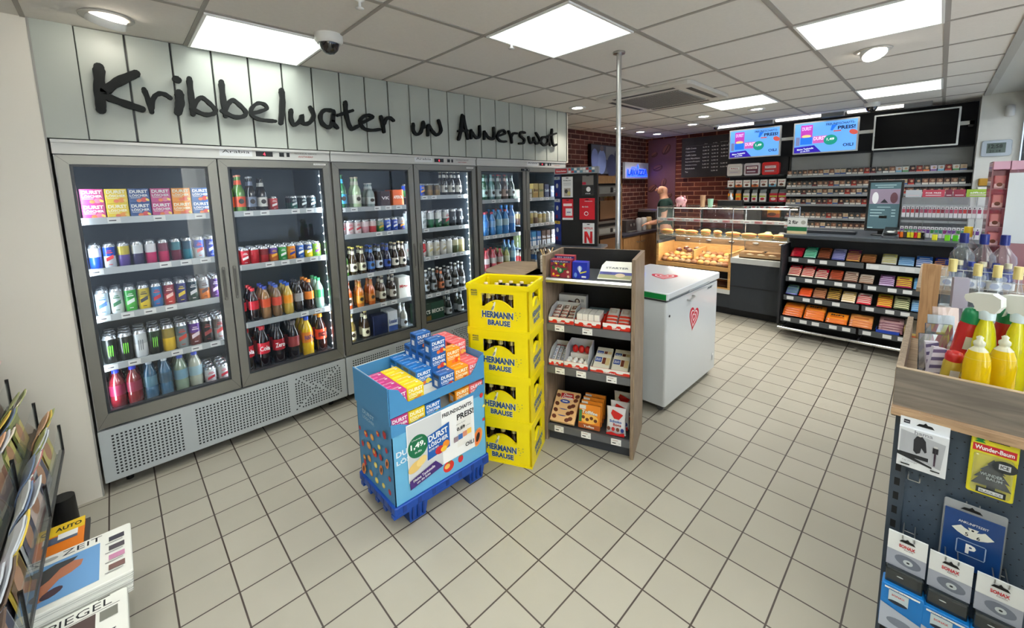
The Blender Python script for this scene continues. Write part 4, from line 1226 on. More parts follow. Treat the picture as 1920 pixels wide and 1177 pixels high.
def mk_crate():
    r = empty('drinks_crate')
    mb = MB()
    w = .012
    def side(W, flip):
        # wall with an opening whose lower edge arches up; (x, z) polygons, built as strips
        a, b = W * .24, W * .76
        zt, zl_ = CH - .055, CH - .135
        n = 14
        mb.prism([(0, 0), (a, 0), (a, CH - .004), (0, CH - .004)], 0, w, yel, flip)
        mb.prism([(b, 0), (W, 0), (W, CH - .004), (b, CH - .004)], 0, w, yel, flip)
        mb.prism([(a, zt), (b, zt), (b, CH - .004), (a, CH - .004)], 0, w, yel, flip)
        P = []
        for i in range(n + 1):
            u = i / n
            P.append((a + (b - a) * u, zl_ + .042 * math.sin(PI * min(1, max(0, (u - .08) / .84))) ** .8))
        for i in range(n):
            mb.prism([(P[i][0], 0), (P[i + 1][0], 0), (P[i + 1][0], P[i + 1][1]), (P[i][0], P[i][1])], 0, w, yel, flip)
            mb.prism([(P[i][0], P[i][1] - .006), (P[i + 1][0], P[i + 1][1] - .006), (P[i + 1][0], P[i + 1][1]), (P[i][0], P[i][1])], -.003, 0, yel, flip)
    I = Matrix.Identity(4)
    side(CW, I)
    side(CW, Matrix.Translation((CW, CD, 0)) @ Matrix.Rotation(PI, 4, 'Z'))
    side(CD, Matrix.Translation((CW, 0, 0)) @ Matrix.Rotation(PI / 2, 4, 'Z'))
    side(CD, Matrix.Translation((0, CD, 0)) @ Matrix.Rotation(-PI / 2, 4, 'Z'))
    mb.box(w, CW - w, w, CD - w, .003, .012, yel)
    mb.box(-.003, CW + .003, -.003, .0, CH - .03, CH, yel); mb.box(-.003, CW + .003, CD, CD + .003, CH - .03, CH, yel)
    mb.box(-.003, 0, 0, CD, CH - .03, CH, yel); mb.box(CW, CW + .003, 0, CD, CH - .03, CH, yel)
    mb.box(-.003, CW + .003, -.003, 0, 0.0, .012, yel)
    for x, y in ((.02, .02), (CW - .035, .02), (.02, CD - .035), (CW - .035, CD - .035)): mb.box(x, x + .015, y, y + .015, .012, CH - .02, yel)
    mb.build('crate_body', r)
    mb = MB(); P = Print(mb, front(0, -.0006, 0)); bl = C((40, 78, 128), .5); wh = C((244, 242, 220), .5)
    P.text('HERMANN', CW * .5, .098, .2, .043, wh, .06, rot=-.02); P.text('HERMANN', CW * .5, .098, .196, .04, bl, .045, rot=-.02)
    P.text('BRAUSE', CW * .52, .05, .145, .037, wh, .06, rot=-.02); P.text('BRAUSE', CW * .52, .05, .141, .034, bl, .045, rot=-.02)
    P.poly([(CW * .40, .125), (CW * .44, .122), (CW * .475, .17), (CW * .47, .178), (CW * .455, .176)], wh); P.ell(CW * .425, .138, .006, .016, C((150, 150, 140), .5), 10, -.5)
    P.ell(CW * .42, .178, .012, .004, C((70, 90, 60), .5), 10, -.6)
    for a, b in ((.3, .105), (.31, .09), (.325, .1), (.305, .075), (.325, .12), (.298, .12), (.085, .075)): P.ell(a + .01, b, .0035, .002, bl, 8, .4)
    P.text('PFAND', .05, CH - .04, .04, .011, C((50, 60, 80), .5), .03); P.rect(.03, CH - .07, .04, .01, C((170, 160, 60), .5)); P.rect(.03, CH - .056, .04, .006, C((120, 120, 60), .5))
    P = Print(mb, Matrix.Translation((CW + .0006, 0, 0)) @ Matrix.Rotation(PI / 2, 4, 'Z') @ Matrix.Rotation(PI / 2, 4, 'X'))
    P.text('HERMANN', CD * .5, .095, .17, .038, C((150, 160, 120), .5), .05, rot=.05); P.text('HERMANN', CD * .5, .095, .166, .035, C((90, 116, 150), .5), .04, rot=.05); P.text('BRAUSE', CD * .5, .052, .125, .033, C((90, 116, 150), .5), .04, rot=.05)
    P.ell(CD * .47, .15, .008, .02, C((190, 200, 190), .5), 10, -.5)
    mb.build('crate_lettering', r)
    return r

cr_bottle = mk_beer(.028, .235, (46, 26, 14), (206, 190, 120), (236, 214, 180), (120, 60, 40))
names = ['lowest', 'second lowest', 'second highest', 'topmost']
for k in range(4):
    place('crate', mk_crate, FC.p(0, 0, k * (CH + .0008)), FC.a, 'yellow plastic drinks crate with blue lettering, %s of the stack of four' % names[k], 'crate', 'stacked yellow drinks crates')
    for i in range(5):
        for j in range(4):
            if k < 3 and j > 1 and i < 4: continue
            if (i, j, k) in ((2, 0, 3), (0, 3, 3)): continue
            p = FC.p(.05 + i * .072, .042 + j * .068, k * (CH + .0008) + .0122)
            place('crbottle', cr_bottle, p, FC.a, 'brown lemonade bottle, %s along, %s row, in the %s yellow crate' % (nth(i + 1), nth(j + 1), names[k]), 'bottle', 'bottles in the yellow crates')

# ------------------------------------------------------------------ sweets rack
FS = Frame(1.927, 1.725, math.atan2(-.9337, .358))
SW, SD, SH = .575, .40, 1.245
r = empty('sweets_rack', (FS.x, FS.y, 0), FS.a)
tag(r, 'greyed oak sweets rack with four grey metal shelves beside the yellow crates', 'shelf')
mb = MB(); mb.box(0, .022, 0, SD, 0, SH, OAK); mb.build('side_panel', r)
mb = MB(); mb.box(SW - .022, SW, 0, SD, 0, SH, OAK); mb.build('side_panel', r)
mb = MB(); mb.box(.022, SW - .022, SD - .02, SD, .0, SH, OAK); mb.box(.022, SW - .022, SD - .023, SD - .02, .08, SH - .0, C((22, 22, 24), .6)); mb.build('back_panel', r)
mb = MB(); mb.box(.022, SW - .022, .03, SD - .025, 0, .075, C((56, 60, 68), .45)); mb.build('plinth', r)
SZ = [.112, .515, .80, 1.105]
railg = mat('rack_metal', (112, 114, 118), 0.38, 0.35)
for i, z in enumerate(SZ):
    mb = MB(); mb.box(.023, SW - .023, .012, SD - .024, z - .012, z, C((70, 72, 76), .45))
    if i == 3: mb.prismx([(-.004, z - .028), (.012, z - .03), (.012, z), (.0, z), (-.012, z - .01)], .024, SW - .024, STEEL)
    else: mb.box(.024, SW - .024, -.002, .012, z - .04, z + .006, railg)
    s_ = mb.build('shelf', r)
    if i < 3:
        for lx in ([.08, .26], [.08, .22, .41], [.07, .25, .44])[[2, 1, 0][i]]:
            mb = MB(); mb.box(lx, lx + .062, -.004, -.002, z - .038, z + .002, PAPER)
            P = Print(mb, front(0, -.0041, 0)); P.rect(lx + .008, z - .008, .035, .003, C((170, 110, 110), .5)); P.rect(lx + .008, z - .027, .022, .006, INK); P.rect(lx + .048, z - .026, .006, .004, C((120, 120, 120), .5))
            mb.build('price_label', s_)
REDK = C((226, 50, 30), .4)
def onrack(key, bld, x, y, z, label, cat, grp=None, tilt=0.0, rz=0.0):
    return place(key, bld, FS.p(x, y, z), 0, label, cat, grp, rot=(tilt, 0, FS.a + rz))

def mk_tray(w, d, h, front_c, side_c, txt, fh=.04):
    def f():
        r = empty('counter_display_box')
        mb = MB()
        mb.box(0, w, 0, d, 0, .003, side_c)
        mb.box(0, w, 0, .003, 0, fh, front_c)
        mb.prism([(0, 0), (d, 0), (d, h), (d * .35, h * .9), (0, fh)], -.003, 0, side_c, Matrix.Rotation(PI / 2, 4, 'Z'))
        mb.prism([(0, 0), (d, 0), (d, h), (d * .35, h * .9), (0, fh)], -.003, 0, side_c, Matrix.Translation((w - .003, 0, 0)) @ Matrix.Rotation(PI / 2, 4, 'Z'))
        mb.box(0, w, d - .003, d, 0, h, side_c)
        P = Print(mb, front(0, -.0001, 0)); P.rect(.0, fh * .55, w, fh * .45, C((244, 240, 236), .45))
        for i in range(6): P.ell(w * (i + .5) / 6, fh * .5, w / 11, fh * .16, front_c if i % 2 else C((244, 240, 236), .45), 10)
        P.text(txt, w * .5, fh * .25, w * .3, fh * .26, PAPER, .03)
        mb.build('tray', r)
        return r
    return f

def mk_bar(L, w, h, c, c2, band=None):
    """wrapped bar with crimped ends, long side along y"""
    def f():
        mb = MB()
        m1 = C(c, .25); m2 = C(c2, .25)
        n = 8
        prof = [(0, .15), (.02, .2), (.12, .9), (.5, 1), (.88, .9), (.98, .2), (1, .15)]
        vs = []
        for u, s in prof:
            for i in range(n):
                a = 2 * PI * i / n
                ca, sa = math.cos(a), math.sin(a)
                k = .5 * w * (abs(ca) ** .5) * (1 if ca >= 0 else -1); q = .5 * h * s * (abs(sa) ** .7) * (1 if sa >= 0 else -1)
                vs.append((k, u * L, h / 2 + q))
        fs = [(j * n + i, j * n + (i + 1) % n, (j + 1) * n + (i + 1) % n, (j + 1) * n + i) for j in range(len(prof) - 1) for i in range(n)]
        mb.add(vs, [f_[::-1] for f_ in fs[:n * 2]], m2); mb.add(vs, [f_[::-1] for f_ in fs[n * 2:n * 4]], m1, smooth=True); mb.add(vs, [f_[::-1] for f_ in fs[n * 4:]], m2)
        P = Print(mb, topface(0, 0, h)); P.rect(-w * .3, L * .3, w * .6, L * .4, C(band, .3) if band else m2); P.rect(-w * .18, L * .36, w * .36, L * .05, m1); P.rect(-w * .18, L * .5, w * .36, L * .12, m1)
        P = Print(mb, topface(0, 0, h))
        return mb.build('wrapped_bar')
    return f

def mk_smallbox(w, h, d, c, c2, txt=None, tc=(180, 40, 30), name='snack_box'):
    def f():
        mb = MB(); mb.rbox(-w / 2, w / 2, 0, d, 0, h, C(c, .35), .003, n=1)
        P = Print(mb, front(0, 0, 0)); P.rect(-w / 2 + .001, .001, w - .002, h * .35, C(c2, .35)); P.ell(0, h * .3, w * .28, h * .16, C((110, 60, 40), .4), 10)
        if txt: P.text(txt, 0, h * .68, w * .8, h * .2, C(tc, .4), .03)
        return mb.build(name)
    return f

WB = (240, 236, 230)
# top shelf
def mk_album(w, h, d, c, txt, seed):
    def f():
        mb = MB(); mb.rbox(-w / 2, w / 2, 0, d, 0, h, C(c, .4), .002, n=1)
        P = Print(mb, front(0, 0, 0)); q = random.Random(seed)
        pal = [(170, 30, 50), (220, 60, 60), (30, 110, 60), (240, 200, 40), (90, 30, 60), (226, 190, 160), (120, 70, 60)]
        for i in range(26): P.ell(q.uniform(-w * .44, w * .44), q.uniform(h * .06, h * .8), w * q.uniform(.04, .1), h * q.uniform(.04, .1), C(pal[q.randrange(7)], .45), 8)
        P.rect(-w * .48, h * .84, w * .96, h * .12, C((50, 44, 110), .45)); P.text(txt, 0, h * .9, w * .7, h * .06, PAPER)
        P.ell(0, h * .4, w * .16, h * .15, C((30, 110, 70), .4), 14); P.ell(0, h * .42, w * .06, h * .1, C((180, 200, 160), .4), 10)
        return mb.build('sticker_album')
    return f
onrack('alb', mk_album(.135, .115, .06, (150, 40, 60), 'UEFA EURO', 3), .112, .03, SZ[3] + .0, 'colourful red green football sticker album display, end of the top rack shelf', 'album', 'sticker albums')
onrack('alb2', mk_album(.135, .13, .04, (170, 60, 70), 'EM 2024', 9), .112, .11, SZ[3] + .0, 'second football sticker album display standing behind the first', 'album', 'sticker albums')
def mk_bluebox():
    mb = MB(); w, h, d = .095, .105, .06
    mb.rbox(-w / 2, w / 2, 0, d, 0, h, C((30, 50, 170), .35), .002, n=1)
    P = Print(mb, front(0, 0, 0)); P.ell(0, h * .62, w * .16, h * .16, C((130, 160, 220), .4)); P.ell(0, h * .58, w * .08, h * .2, C((214, 222, 240), .4)); P.ell(-w * .28, h * .22, w * .1, h * .15, C((110, 150, 220), .4))
    P.poly([(w * .02, h * .3), (w * .45, h * .42), (w * .45, h * .5), (0, h * .38)], C((214, 206, 60), .4)); P.rect(w * .12, h * .08, w * .3, h * .1, PAPER)
    return mb.build('sticker_box')
onrack('bb', mk_bluebox, .235, .03, SZ[3], 'royal blue football sticker box on the top rack shelf', 'box')
def mk_mag(c, c2, txt):
    def f():
        mb = MB(); w, d, h = .2, .15, .004
        mb.box(-w / 2, w / 2, 0, d, 0, h, C(c, .5))
        P = Print(mb, topface(0, 0, h)); P.rect(-w / 2 + .002, d * .05, w - .004, d * .35, C((150, 150, 110), .5)); P.rect(-w / 2 + .002, d * .32, w - .004, d * .2, C(c2, .5))
        P.ell(.03, d * .3, .03, .02, C((200, 180, 150), .5)); P.ell(-.05, d * .42, .03, .015, C((60, 60, 120), .5)); P.text(txt, 0, d * .8, w * .7, d * .13, C((70, 74, 90), .5), .01)
        return mb.build('brochure')
    return f
for k in range(6):
    onrack('broch', mk_mag((226, 224, 214), (70, 74, 140), 'STARTER'), .44, .05 + k * .022, SZ[3] + .002 + k * .0012, 'pale brochure with blue mountains, %s from the front of the fanned pile' % nth(k + 1), 'brochure', 'fanned brochures on the top rack shelf', tilt=.42)
# shelf at .80
onrack('traya', mk_tray(.168, .17, .1, REDK, C((190, 190, 190), .5), 'kinder'), .032, .0145, SZ[2] + .0065, 'red and white open display box at the crate end of the second rack shelf', 'box')
for i in range(3):
    for k in range(4):
        onrack('happy', mk_bar(.1, .042, .018, (236, 226, 214), (196, 60, 40), (120, 60, 40)), .06 + i * .052, .03 + k * .028, SZ[2] + .0105 + k * .012, 'wrapped chocolate bar, %s column, %s back, crate end box, second rack shelf' % (nth(i + 1), nth(k + 1)), 'chocolate bar', 'bars in the crate end box', tilt=.3)
onrack('trayb', mk_tray(.165, .15, .05, REDK, REDK, 'Choco'), .205, .0145, SZ[2] + .0065, 'red display box holding small white cartons, second rack shelf', 'box')
for i in range(4):
    for k in range(3):
        onrack('choco', mk_smallbox(.034, .075, .04, WB, (230, 214, 204), None), .233 + i * .037, .022 + k * .042, SZ[2] + .0105, 'small white chocolate carton, %s column, %s row, middle of second rack shelf' % (nth(i + 1), nth(k + 1)), 'box', 'small white cartons')
onrack('trayc', mk_tray(.165, .15, .07, REDK, REDK, 'kinder'), .382, .0145, SZ[2] + .0065, 'tall red display box at the freezer end of the second rack shelf', 'box')
for i in range(2):
    for k in range(4):
        onrack('buen', mk_bar(.11, .068, .02, (238, 234, 228), (220, 70, 50), (214, 196, 180)), .425 + i * .075, .025 + k * .022, SZ[2] + .0105 + k * .014, 'white wafer bar, %s column, %s back, freezer end box, second rack shelf' % (nth(i + 1), nth(k + 1)), 'chocolate bar', 'white wafer bars', tilt=.25)
def mk_header():
    mb = MB(); w, h = .19, .14
    mb.box(-w / 2, w / 2, 0, .06, 0, h, C((206, 206, 204), .5)); P = Print(mb, front(0, 0, 0)); P.rect(-w / 2, 0, w, h * .42, C((190, 24, 30), .5)); P.poly([(-w * .25, h * .55), (-w * .12, h * .75), (.02, h * .68), (-.01, h * .53)], C((90, 50, 40), .5))
    P.ell(.035, h * .72, .018, .02, C((60, 40, 30), .5)); P.ell(.035, h * .72, .01, .012, C((214, 200, 180), .5)); P.rect(w * .32, h * .7, .02, .02, C((160, 160, 160), .5))
    return mb.build('chocolate_carton')
onrack('hdr', mk_header, .125, .235, SZ[2], 'larger white and red chocolate carton standing at the rear, second rack shelf', 'box')
onrack('teal', mk_smallbox(.16, .05, .09, (130, 160, 170), (110, 140, 150)), .31, .22, SZ[2], 'flat pale teal packet at the rear of the second rack shelf', 'box')
for i in range(2): onrack('greyb', mk_smallbox(.05, .06, .05, (110, 106, 100), (90, 60, 50)), .43 + i * .06, .24, SZ[2], 'small dim brown packet at the rear of second rack shelf, %s one' % nth(i + 1), 'box', 'dim packets')
# shelf at .515
onrack('trayd', mk_tray(.1, .17, .11, REDK, C((200, 200, 198), .5), 'kinder'), .03, .0145, SZ[1] + .0065, 'narrow display box of upright white bars, crate end of third rack shelf', 'box')
for i in range(3):
    for k in range(3):
        onrack('riegel', mk_bar(.1, .026, .016, (240, 238, 236), (214, 50, 40), (150, 160, 190)), .05 + i * .03, .022 + k * .03, SZ[1] + .0105 + k * .014, 'thin white and red bar, %s column, %s back, crate end of third rack shelf' % (nth(i + 1), nth(k + 1)), 'chocolate bar', 'thin white and red bars', tilt=.45)
def mk_egg():
    mb = MB(); mb.lathe([(.0, 0), (.012, .003), (.0175, .013), (.018, .022)], C((236, 232, 226), .3), 12); mb.lathe([(.018, .022), (.0155, .035), (.009, .043), (.0, .046)], C((240, 238, 234), .3), 12)
    P = Print(mb, front(0, -.0175, 0)); P.ell(0, .024, .009, .008, C((226, 180, 90), .4), 10); P.ell(0, .012, .01, .005, REDK, 10)
    return mb.build('chocolate_egg')
def mk_redegg():
    mb = MB(); mb.lathe([(.0, 0), (.013, .003), (.02, .015), (.0205, .025), (.017, .038), (.009, .048), (.0, .05)], C((206, 24, 24), .3), 12)
    return mb.build('chocolate_egg')
onrack('traye', mk_tray(.155, .17, .14, REDK, C((196, 198, 204), .4), 'kinder'), .134, .0145, SZ[1] + .0065, 'display box of small chocolate eggs, middle of third rack shelf', 'box')
for i in range(4):
    for k in range(2):
        onrack('egg', mk_egg, .155 + i * .038, .04 + k * .04, SZ[1] + .0105 + k * .0, 'white chocolate egg with round picture, %s column, %s row, egg display box' % (nth(i + 1), nth(k + 1)), 'chocolate egg', 'white chocolate eggs')
onrack('eggstep', mk_smallbox(.13, .058, .07, (230, 226, 220), (220, 60, 40)), .212, .112, SZ[1] + .0105, 'stepped inner carton of the egg display box', 'box')
for i in range(3): onrack('regg', mk_redegg, .175 + i * .042, .135, SZ[1] + .0685, 'plain red chocolate egg on the step, %s of three' % nth(i + 1), 'chocolate egg', 'red chocolate eggs')
def mk_duo():
    mb = MB(); w, d, h = .1, .13, .016
    mb.rbox(-w / 2, w / 2, 0, d, 0, h, C((238, 232, 214), .35), .002, n=1); P = Print(mb, topface(0, 0, h)); P.rect(-w * .45, d * .45, w * .4, d * .3, C((40, 80, 170), .4)); P.text('DUO', -w * .25, d * .6, w * .3, d * .16, PAPER, .03)
    P.rect(w * .0, d * .35, w * .2, d * .4, C((120, 60, 40), .4)); P.rect(w * .22, d * .3, w * .24, d * .45, C((230, 206, 150), .4))
    return mb.build('biscuit_packet')
onrack('trayf', mk_tray(.245, .15, .05, REDK, C((214, 210, 200), .5), 'kinder', .032), .303, .0145, SZ[1] + .0065, 'long red edged tray of cream biscuit packets, freezer end of third rack shelf', 'box')
for i in range(2):
    for k in range(2):
        onrack('duo', mk_duo, .365 + i * .115, .03 + k * .05, SZ[1] + .011 + k * .022, 'cream biscuit packet with blue square, %s column, %s row, third rack shelf' % (nth(i + 1), nth(k + 1)), 'biscuits', 'cream biscuit packets', tilt=.45)
onrack('greybox', mk_smallbox(.1, .07, .06, (150, 150, 156), (190, 30, 30)), .085, .235, SZ[1], 'dim grey and red carton at the rear of the third rack shelf', 'box')
# bottom shelf
def mk_crossies():
    mb = MB(); w, d, h = .165, .13, .022
    mb.rbox(-w / 2, w / 2, 0, d, 0, h, C((240, 196, 140), .35), .003, n=1); P = Print(mb, topface(0, 0, h)); q = random.Random(5)
    for a, b in ((-.06, .03), (.05, .03), (.06, .07), (-.065, .09), (.065, .1), (.03, .018)): P.ell(a, b, .017, .014, C((110, 52, 34), .4), 8, a * 9)
    P.poly([(-.045, .075), (.045, .08), (.035, .115), (-.05, .11)], C((196, 28, 34), .4)); P.text('Choco', 0, .1, .06, .018, PAPER, .03); P.text('Crossies', 0, .08, .075, .02, PAPER, .03)
    P.ell(-.01, .052, .035, .014, C((60, 80, 160), .4), 14); P.rect(-.028, .049, .035, .007, PAPER)
    return mb.build('chocolate_box')
for k in range(3):
    onrack('cross', mk_crossies, .115, .02 + k * .035, SZ[0] + .012 + k * .027, 'apricot box with red script and chocolate clusters, %s of three, bottom rack shelf' % ['front', 'middle', 'rearmost'][k], 'box', 'apricot chocolate boxes', tilt=.6)
def mk_toff():
    mb = MB(); w, h, d = .14, .15, .022
    mb.rbox(-w / 2, w / 2, 0, d, 0, h, C((236, 140, 40), .35), .002, n=1); P = Print(mb, front(0, 0, 0)); P.rect(-w / 2, 0, w, h * .2, C((170, 84, 36), .4)); P.ell(0, h * .42, w * .42, h * .2, C((246, 190, 90), .4), 18)
    for i in range(4): P.ell(-.04 + i * .027, h * (.42 + .04 * (-1) ** i), .012, .011, C((100, 50, 30), .4), 8)
    P.text('Toffifee', .0, h * .68, w * .75, h * .15, C((70, 30, 20), .4), .04, rot=-.05); P.text('Toffifee', .001, h * .685, w * .74, h * .14, PAPER, .03, rot=-.05); P.text('Toffee', 0, h * .1, w * .5, h * .09, PAPER, .02)
    P.rect(-w * .48, h * .25, w * .13, h * .5, C((70, 130, 70), .4)); P.rect(-w * .48, h * .8, w * .3, h * .16, C((226, 226, 226), .4))
    return mb.build('sweets_box')
for k in range(4):
    onrack('toff', mk_toff, .29, .03 + k * .05, SZ[0] + .008 + (k // 2) * .0, 'orange caramel sweets box, %s from the front, bottom rack shelf' % nth(k + 1), 'box', 'orange caramel sweets boxes', tilt=-.25)
def mk_bag(c=(236, 236, 240)):
    def f():
        r = empty('sweets_bag'); mb = MB(); w, h, d = .125, .17, .045
        n = 10; vs = []; lv = [(0, .25), (.06, .55), (.3, 1), (.6, .9), (.85, .45), (.95, .1), (1, .12)]
        for u, s in lv:
            for i in range(n):
                a = 2 * PI * i / n; ca, sa = math.cos(a), math.sin(a)
                vs.append((.5 * w * (1 - .08 * math.sin(PI * u)) * (abs(ca) ** .4) * (1 if ca >= 0 else -1), d / 2 + .5 * d * s * sa, u * h))
        fs = [(j * n + i, j * n + (i + 1) % n, (j + 1) * n + (i + 1) % n, (j + 1) * n + i) for j in range(len(lv) - 1) for i in range(n)]
        mb.add(vs, fs, C(c, .25), smooth=True); mb.add(vs[:n], [tuple(range(n - 1, -1, -1))], C(c, .25)); mb.build('bag_body', r)
        mb = MB(); P = Print(mb, front(0, -.002, 0)); P.poly([(-.01, h * .62), (.02, h * .6), (.045, h * .8), (.02, h * .86), (-.02, h * .95), (-.03, h * .8)], C((214, 40, 36), .35))
        P.text('Schoko', 0, h * .52, w * .6, h * .1, C((60, 110, 190), .35), .03); P.text('Bons', .01, h * .4, w * .4, h * .1, C((170, 30, 40), .35), .03)
        for i in range(4): P.ell(-.042 + i * .028, h * .23, .011, .013, C([(110, 60, 40), (190, 40, 40), (120, 60, 40), (40, 60, 140)][i], .35), 8)
        P.poly([(-w * .46, 0), (w * .46, 0), (w * .44, h * .14), (w * .1, h * .07), (-w * .2, h * .12), (-w * .44, h * .06)], C((206, 30, 34), .35)); mb.build('bag_print', r)
        return r
    return f
onrack('sbag', mk_bag(), .46, .03, SZ[0] + .006, 'white sweets bag with red ribbon print, bottom rack shelf front', 'bag', 'white sweets bags', tilt=-.12)
onrack('sbag', mk_bag(), .47, .1, SZ[0] + .012, 'second white sweets bag behind the first, bottom rack shelf', 'bag', 'white sweets bags', tilt=-.12)
onrack('sbag', mk_bag(), .475, .2, SZ[0] + .03, 'third white sweets bag at the dark rear, bottom rack shelf', 'bag', 'white sweets bags', tilt=-.1)

# ------------------------------------------------------------------ standing table with cups of stirrers
r = empty('standing_table', (FS.x, FS.y, 0), FS.a)
tag(r, 'high table with greyed oak rounded top between yellow crates and coolers', 'table')
mb = MB()
mb.rbox(-.50, -.004, .06, .54, 1.062, 1.1, OAKX, .13, n=8); mb.box(-.15, -.004, .06, .54, 1.062, 1.1, OAKX); mb.build('table_top', r)
mb = MB(); mb.cyl((-.27, .3, 0), (-.27, .3, 1.062), .035, STEEL, 16); mb.lathe([(.18, 0), (.18, .01), (.04, .025)], STEEL, 24, Matrix.Translation((-.27, .3, 0))); mb.build('pedestal', r)
r = empty('stirrer_holder', FS.p(-.045, .2, 1.1), FS.a)
tag(r, 'white square holder of wooden stirrers on the high table', 'holder')
mb = MB(); mb.rbox(-.035, .035, -.035, .035, 0, .115, C((236, 232, 226), .4), .008)
for i in range(3): mb.rbox(-.037, .037, -.037, .037, .05 + i * .02, .053 + i * .02, C((200, 180, 170), .5), .008)
mb.build('cup', r)
q = random.Random(4)
for i in range(7):
    mb = MB(); a, b = q.uniform(-.02, .02), q.uniform(-.02, .02); mb.cyl((a, b, .1), (a * 2.2, b * 2.2, .15 + q.uniform(0, .02)), .0035, C((206, 176, 130), .6), 6); mb.build('wooden_stirrer', r)
r = empty('black_cup', FS.p(-.12, .3, 1.1), FS.a)
tag(r, 'black ribbed cup with thin dark straws behind the white stirrer holder', 'cup')
mb = MB(); mb.lathe([(.03, 0), (.036, .12), (.033, .12), (.028, .01)], BLACK, 16, cap=False); mb.lathe([(0, .004), (.029, .004)], BLACK, 16, cap=False); mb.build('cup', r)
for i in range(3):
    mb = MB(); mb.cyl((0, 0, .02), (.02 * (i - 1), .015, .2), .0025, C((50, 50, 54), .4), 6); mb.build('straw', r)

# ------------------------------------------------------------------ chest freezer
r = empty('chest_freezer', (2.735, 1.28, 0))
tag(r, 'white chest freezer with red heart emblem and green lid edge', 'freezer')
FW, FD = .965, .63
enam = mat('white_enamel', (206, 211, 214), 0.22, coat=.3)
mb = MB(); mb.rbox(0, FW, 0, FD, .06, .845, enam, .018)
mb.box(.01, FW - .01, .01, FD - .01, .845, .86, C((60, 64, 66), .5)); mb.build('cabinet', r)
mb = MB(); mb.rbox(-.012, FW + .01, -.014, FD + .005, .862, .915, enam, .02)
lid = mb.build('lid', r)
grn = C((16, 130, 60), .35)
mb = MB(); mb.box(-.0135, -.0122, .0, FD - .01, .866, .906, grn); mb.box(.0, .47, -.0155, -.0142, .866, .876, C((120, 126, 128), .4)); mb.build('green_edge', lid)
mb = MB(); mb.box(.33, .72, -.022, -.0145, .866, .88, C((150, 156, 160), .3)); mb.build('lid_grip', lid)
def heart(P, x, y, s, m, rot=0.0, asp=1.0):
    pts = []
    for i in range(28):
        t_ = 2 * PI * i / 28
        a = .5 * (math.sin(t_) ** 3) * s * 1.05 * asp; b = s * (.5 * math.cos(t_) - .2 * math.cos(2 * t_) - .08 * math.cos(3 * t_) - .03 * math.cos(4 * t_))
        pts.append((x + a * math.cos(rot) - b * math.sin(rot), y + a * math.sin(rot) + b * math.cos(rot)))
    P.poly(pts, m)
red = C((200, 24, 50), .35); wh = C((240, 240, 242), .3)
def emblem(P, x, y, s, rot=0.0, asp=1.0):
    for k, f in enumerate((1, .74, .62, .36, .24)): heart(P, x, y + (1 - f) * s * .02, s * f, red if k % 2 == 0 else wh, rot, asp)
mb = MB(); P = Print(mb, front(0, -.0004, 0)); emblem(P, .475, .63, .17, -.25)
P.text('iARP', .785, .815, .1, .02, C((40, 60, 70), .5), .03); P.ell(.9, .79, .006, .006, C((190, 180, 120), .4))
P.rect(.885, .155, .028, .05, C((236, 238, 240), .3)); P.rect(.888, .158, .012, .03, C((120, 126, 130), .3))
mb.build('emblem', r)
mb = MB(); P = Print(mb, topface(0, 0, .9156)); emblem(P, .52, .27, .2, -1.2); mb.build('lid_emblem', lid)
mb = MB(); mb.tube([(.34, -.001, .8), (.34, -.022, .797), (.43, -.022, .812), (.43, -.001, .815)], .006, STEEL, 8); mb.build('handle', r)
mb = MB(); mb.lathe([(.009, 0), (.009, .004)], BLACK, 12, Matrix.Translation((.045, 0, .74)) @ Matrix.Rotation(PI / 2, 4, 'X')); mb.build('drain_plug', r)
for x, y in ((.06, .06), (FW - .06, .06), (.06, FD - .06), (FW - .06, FD - .06)):
    mb = MB(); mb.cyl((x - .012, y, .026), (x + .012, y, .026), .026, C((90, 92, 96), .4), 14); mb.box(x - .015, x + .015, y - .018, y + .018, .045, .062, C((110, 112, 116), .4)); mb.build('caster', r)
# ------------------------------------------------------------------ bakery counter
RX = -PI / 2            # things that face the viewer from the far side: local x runs to -y, local y to +x
anth = C((46, 52, 60), .5)
glassb = clear('vitrine_glass', (220, 232, 232), 0.02, 0.01, 0.5)
r = empty('bakery_counter', (5.5, 2.74, 0), RX)
tag(r, 'anthracite bakery counter with glass display case and lit bread baskets', 'counter')
BW = 1.575; BM = .985
mb = MB(); mb.box(0, BW, .08, .7, 0, .1, C((22, 24, 30), .6)); mb.build('plinth', r)
mb = MB(); mb.box(BM, BW, 0, .62, .1, .69, anth); mb.box(BM, BW, -.004, .0, .395, .4, BLACK); mb.box(0, BM, .02, .62, .1, .28, anth); mb.box(0, BM, .5, .62, .28, .8, anth); mb.box(0, .02, 0, .62, .1, .9, anth)
mb.build('base_panel', r)
mb = MB(); mb.box(0, BW, .56, .72, .78, .96, wood_mat('drawer_oak', (120, 92, 64), (160, 124, 88), 'x')); mb.box(0, BW, .54, .74, .96, .985, C((40, 42, 48), .4))
for i in range(5): mb.ball((.2 + i * .3, .555, .88), .04, .012, .014, STEEL, 10, 6)
mb.build('drawer_front', r)
mb = MB(); mb.box(BM - .005, BW, -.012, .62, .69, .755, C((206, 208, 206), .35)); mb.box(0, BM, -.008, .1, .28, .335, C((206, 208, 206), .35)); mb.build('white_ledge', r)
mb = MB()
pine = wood_mat('pine_crate_wood', (196, 146, 84), (226, 178, 112), 'x')
mb.box(.0, BM, .0, .5, .335, .35, pine); mb.box(0, .03, -.005, .5, .335, .86, pine); mb.box(BM - .03, BM, -.005, .5, .335, .8, pine); mb.box(BM * .5 - .01, BM * .5 + .01, .05, .5, .6, .8, pine)
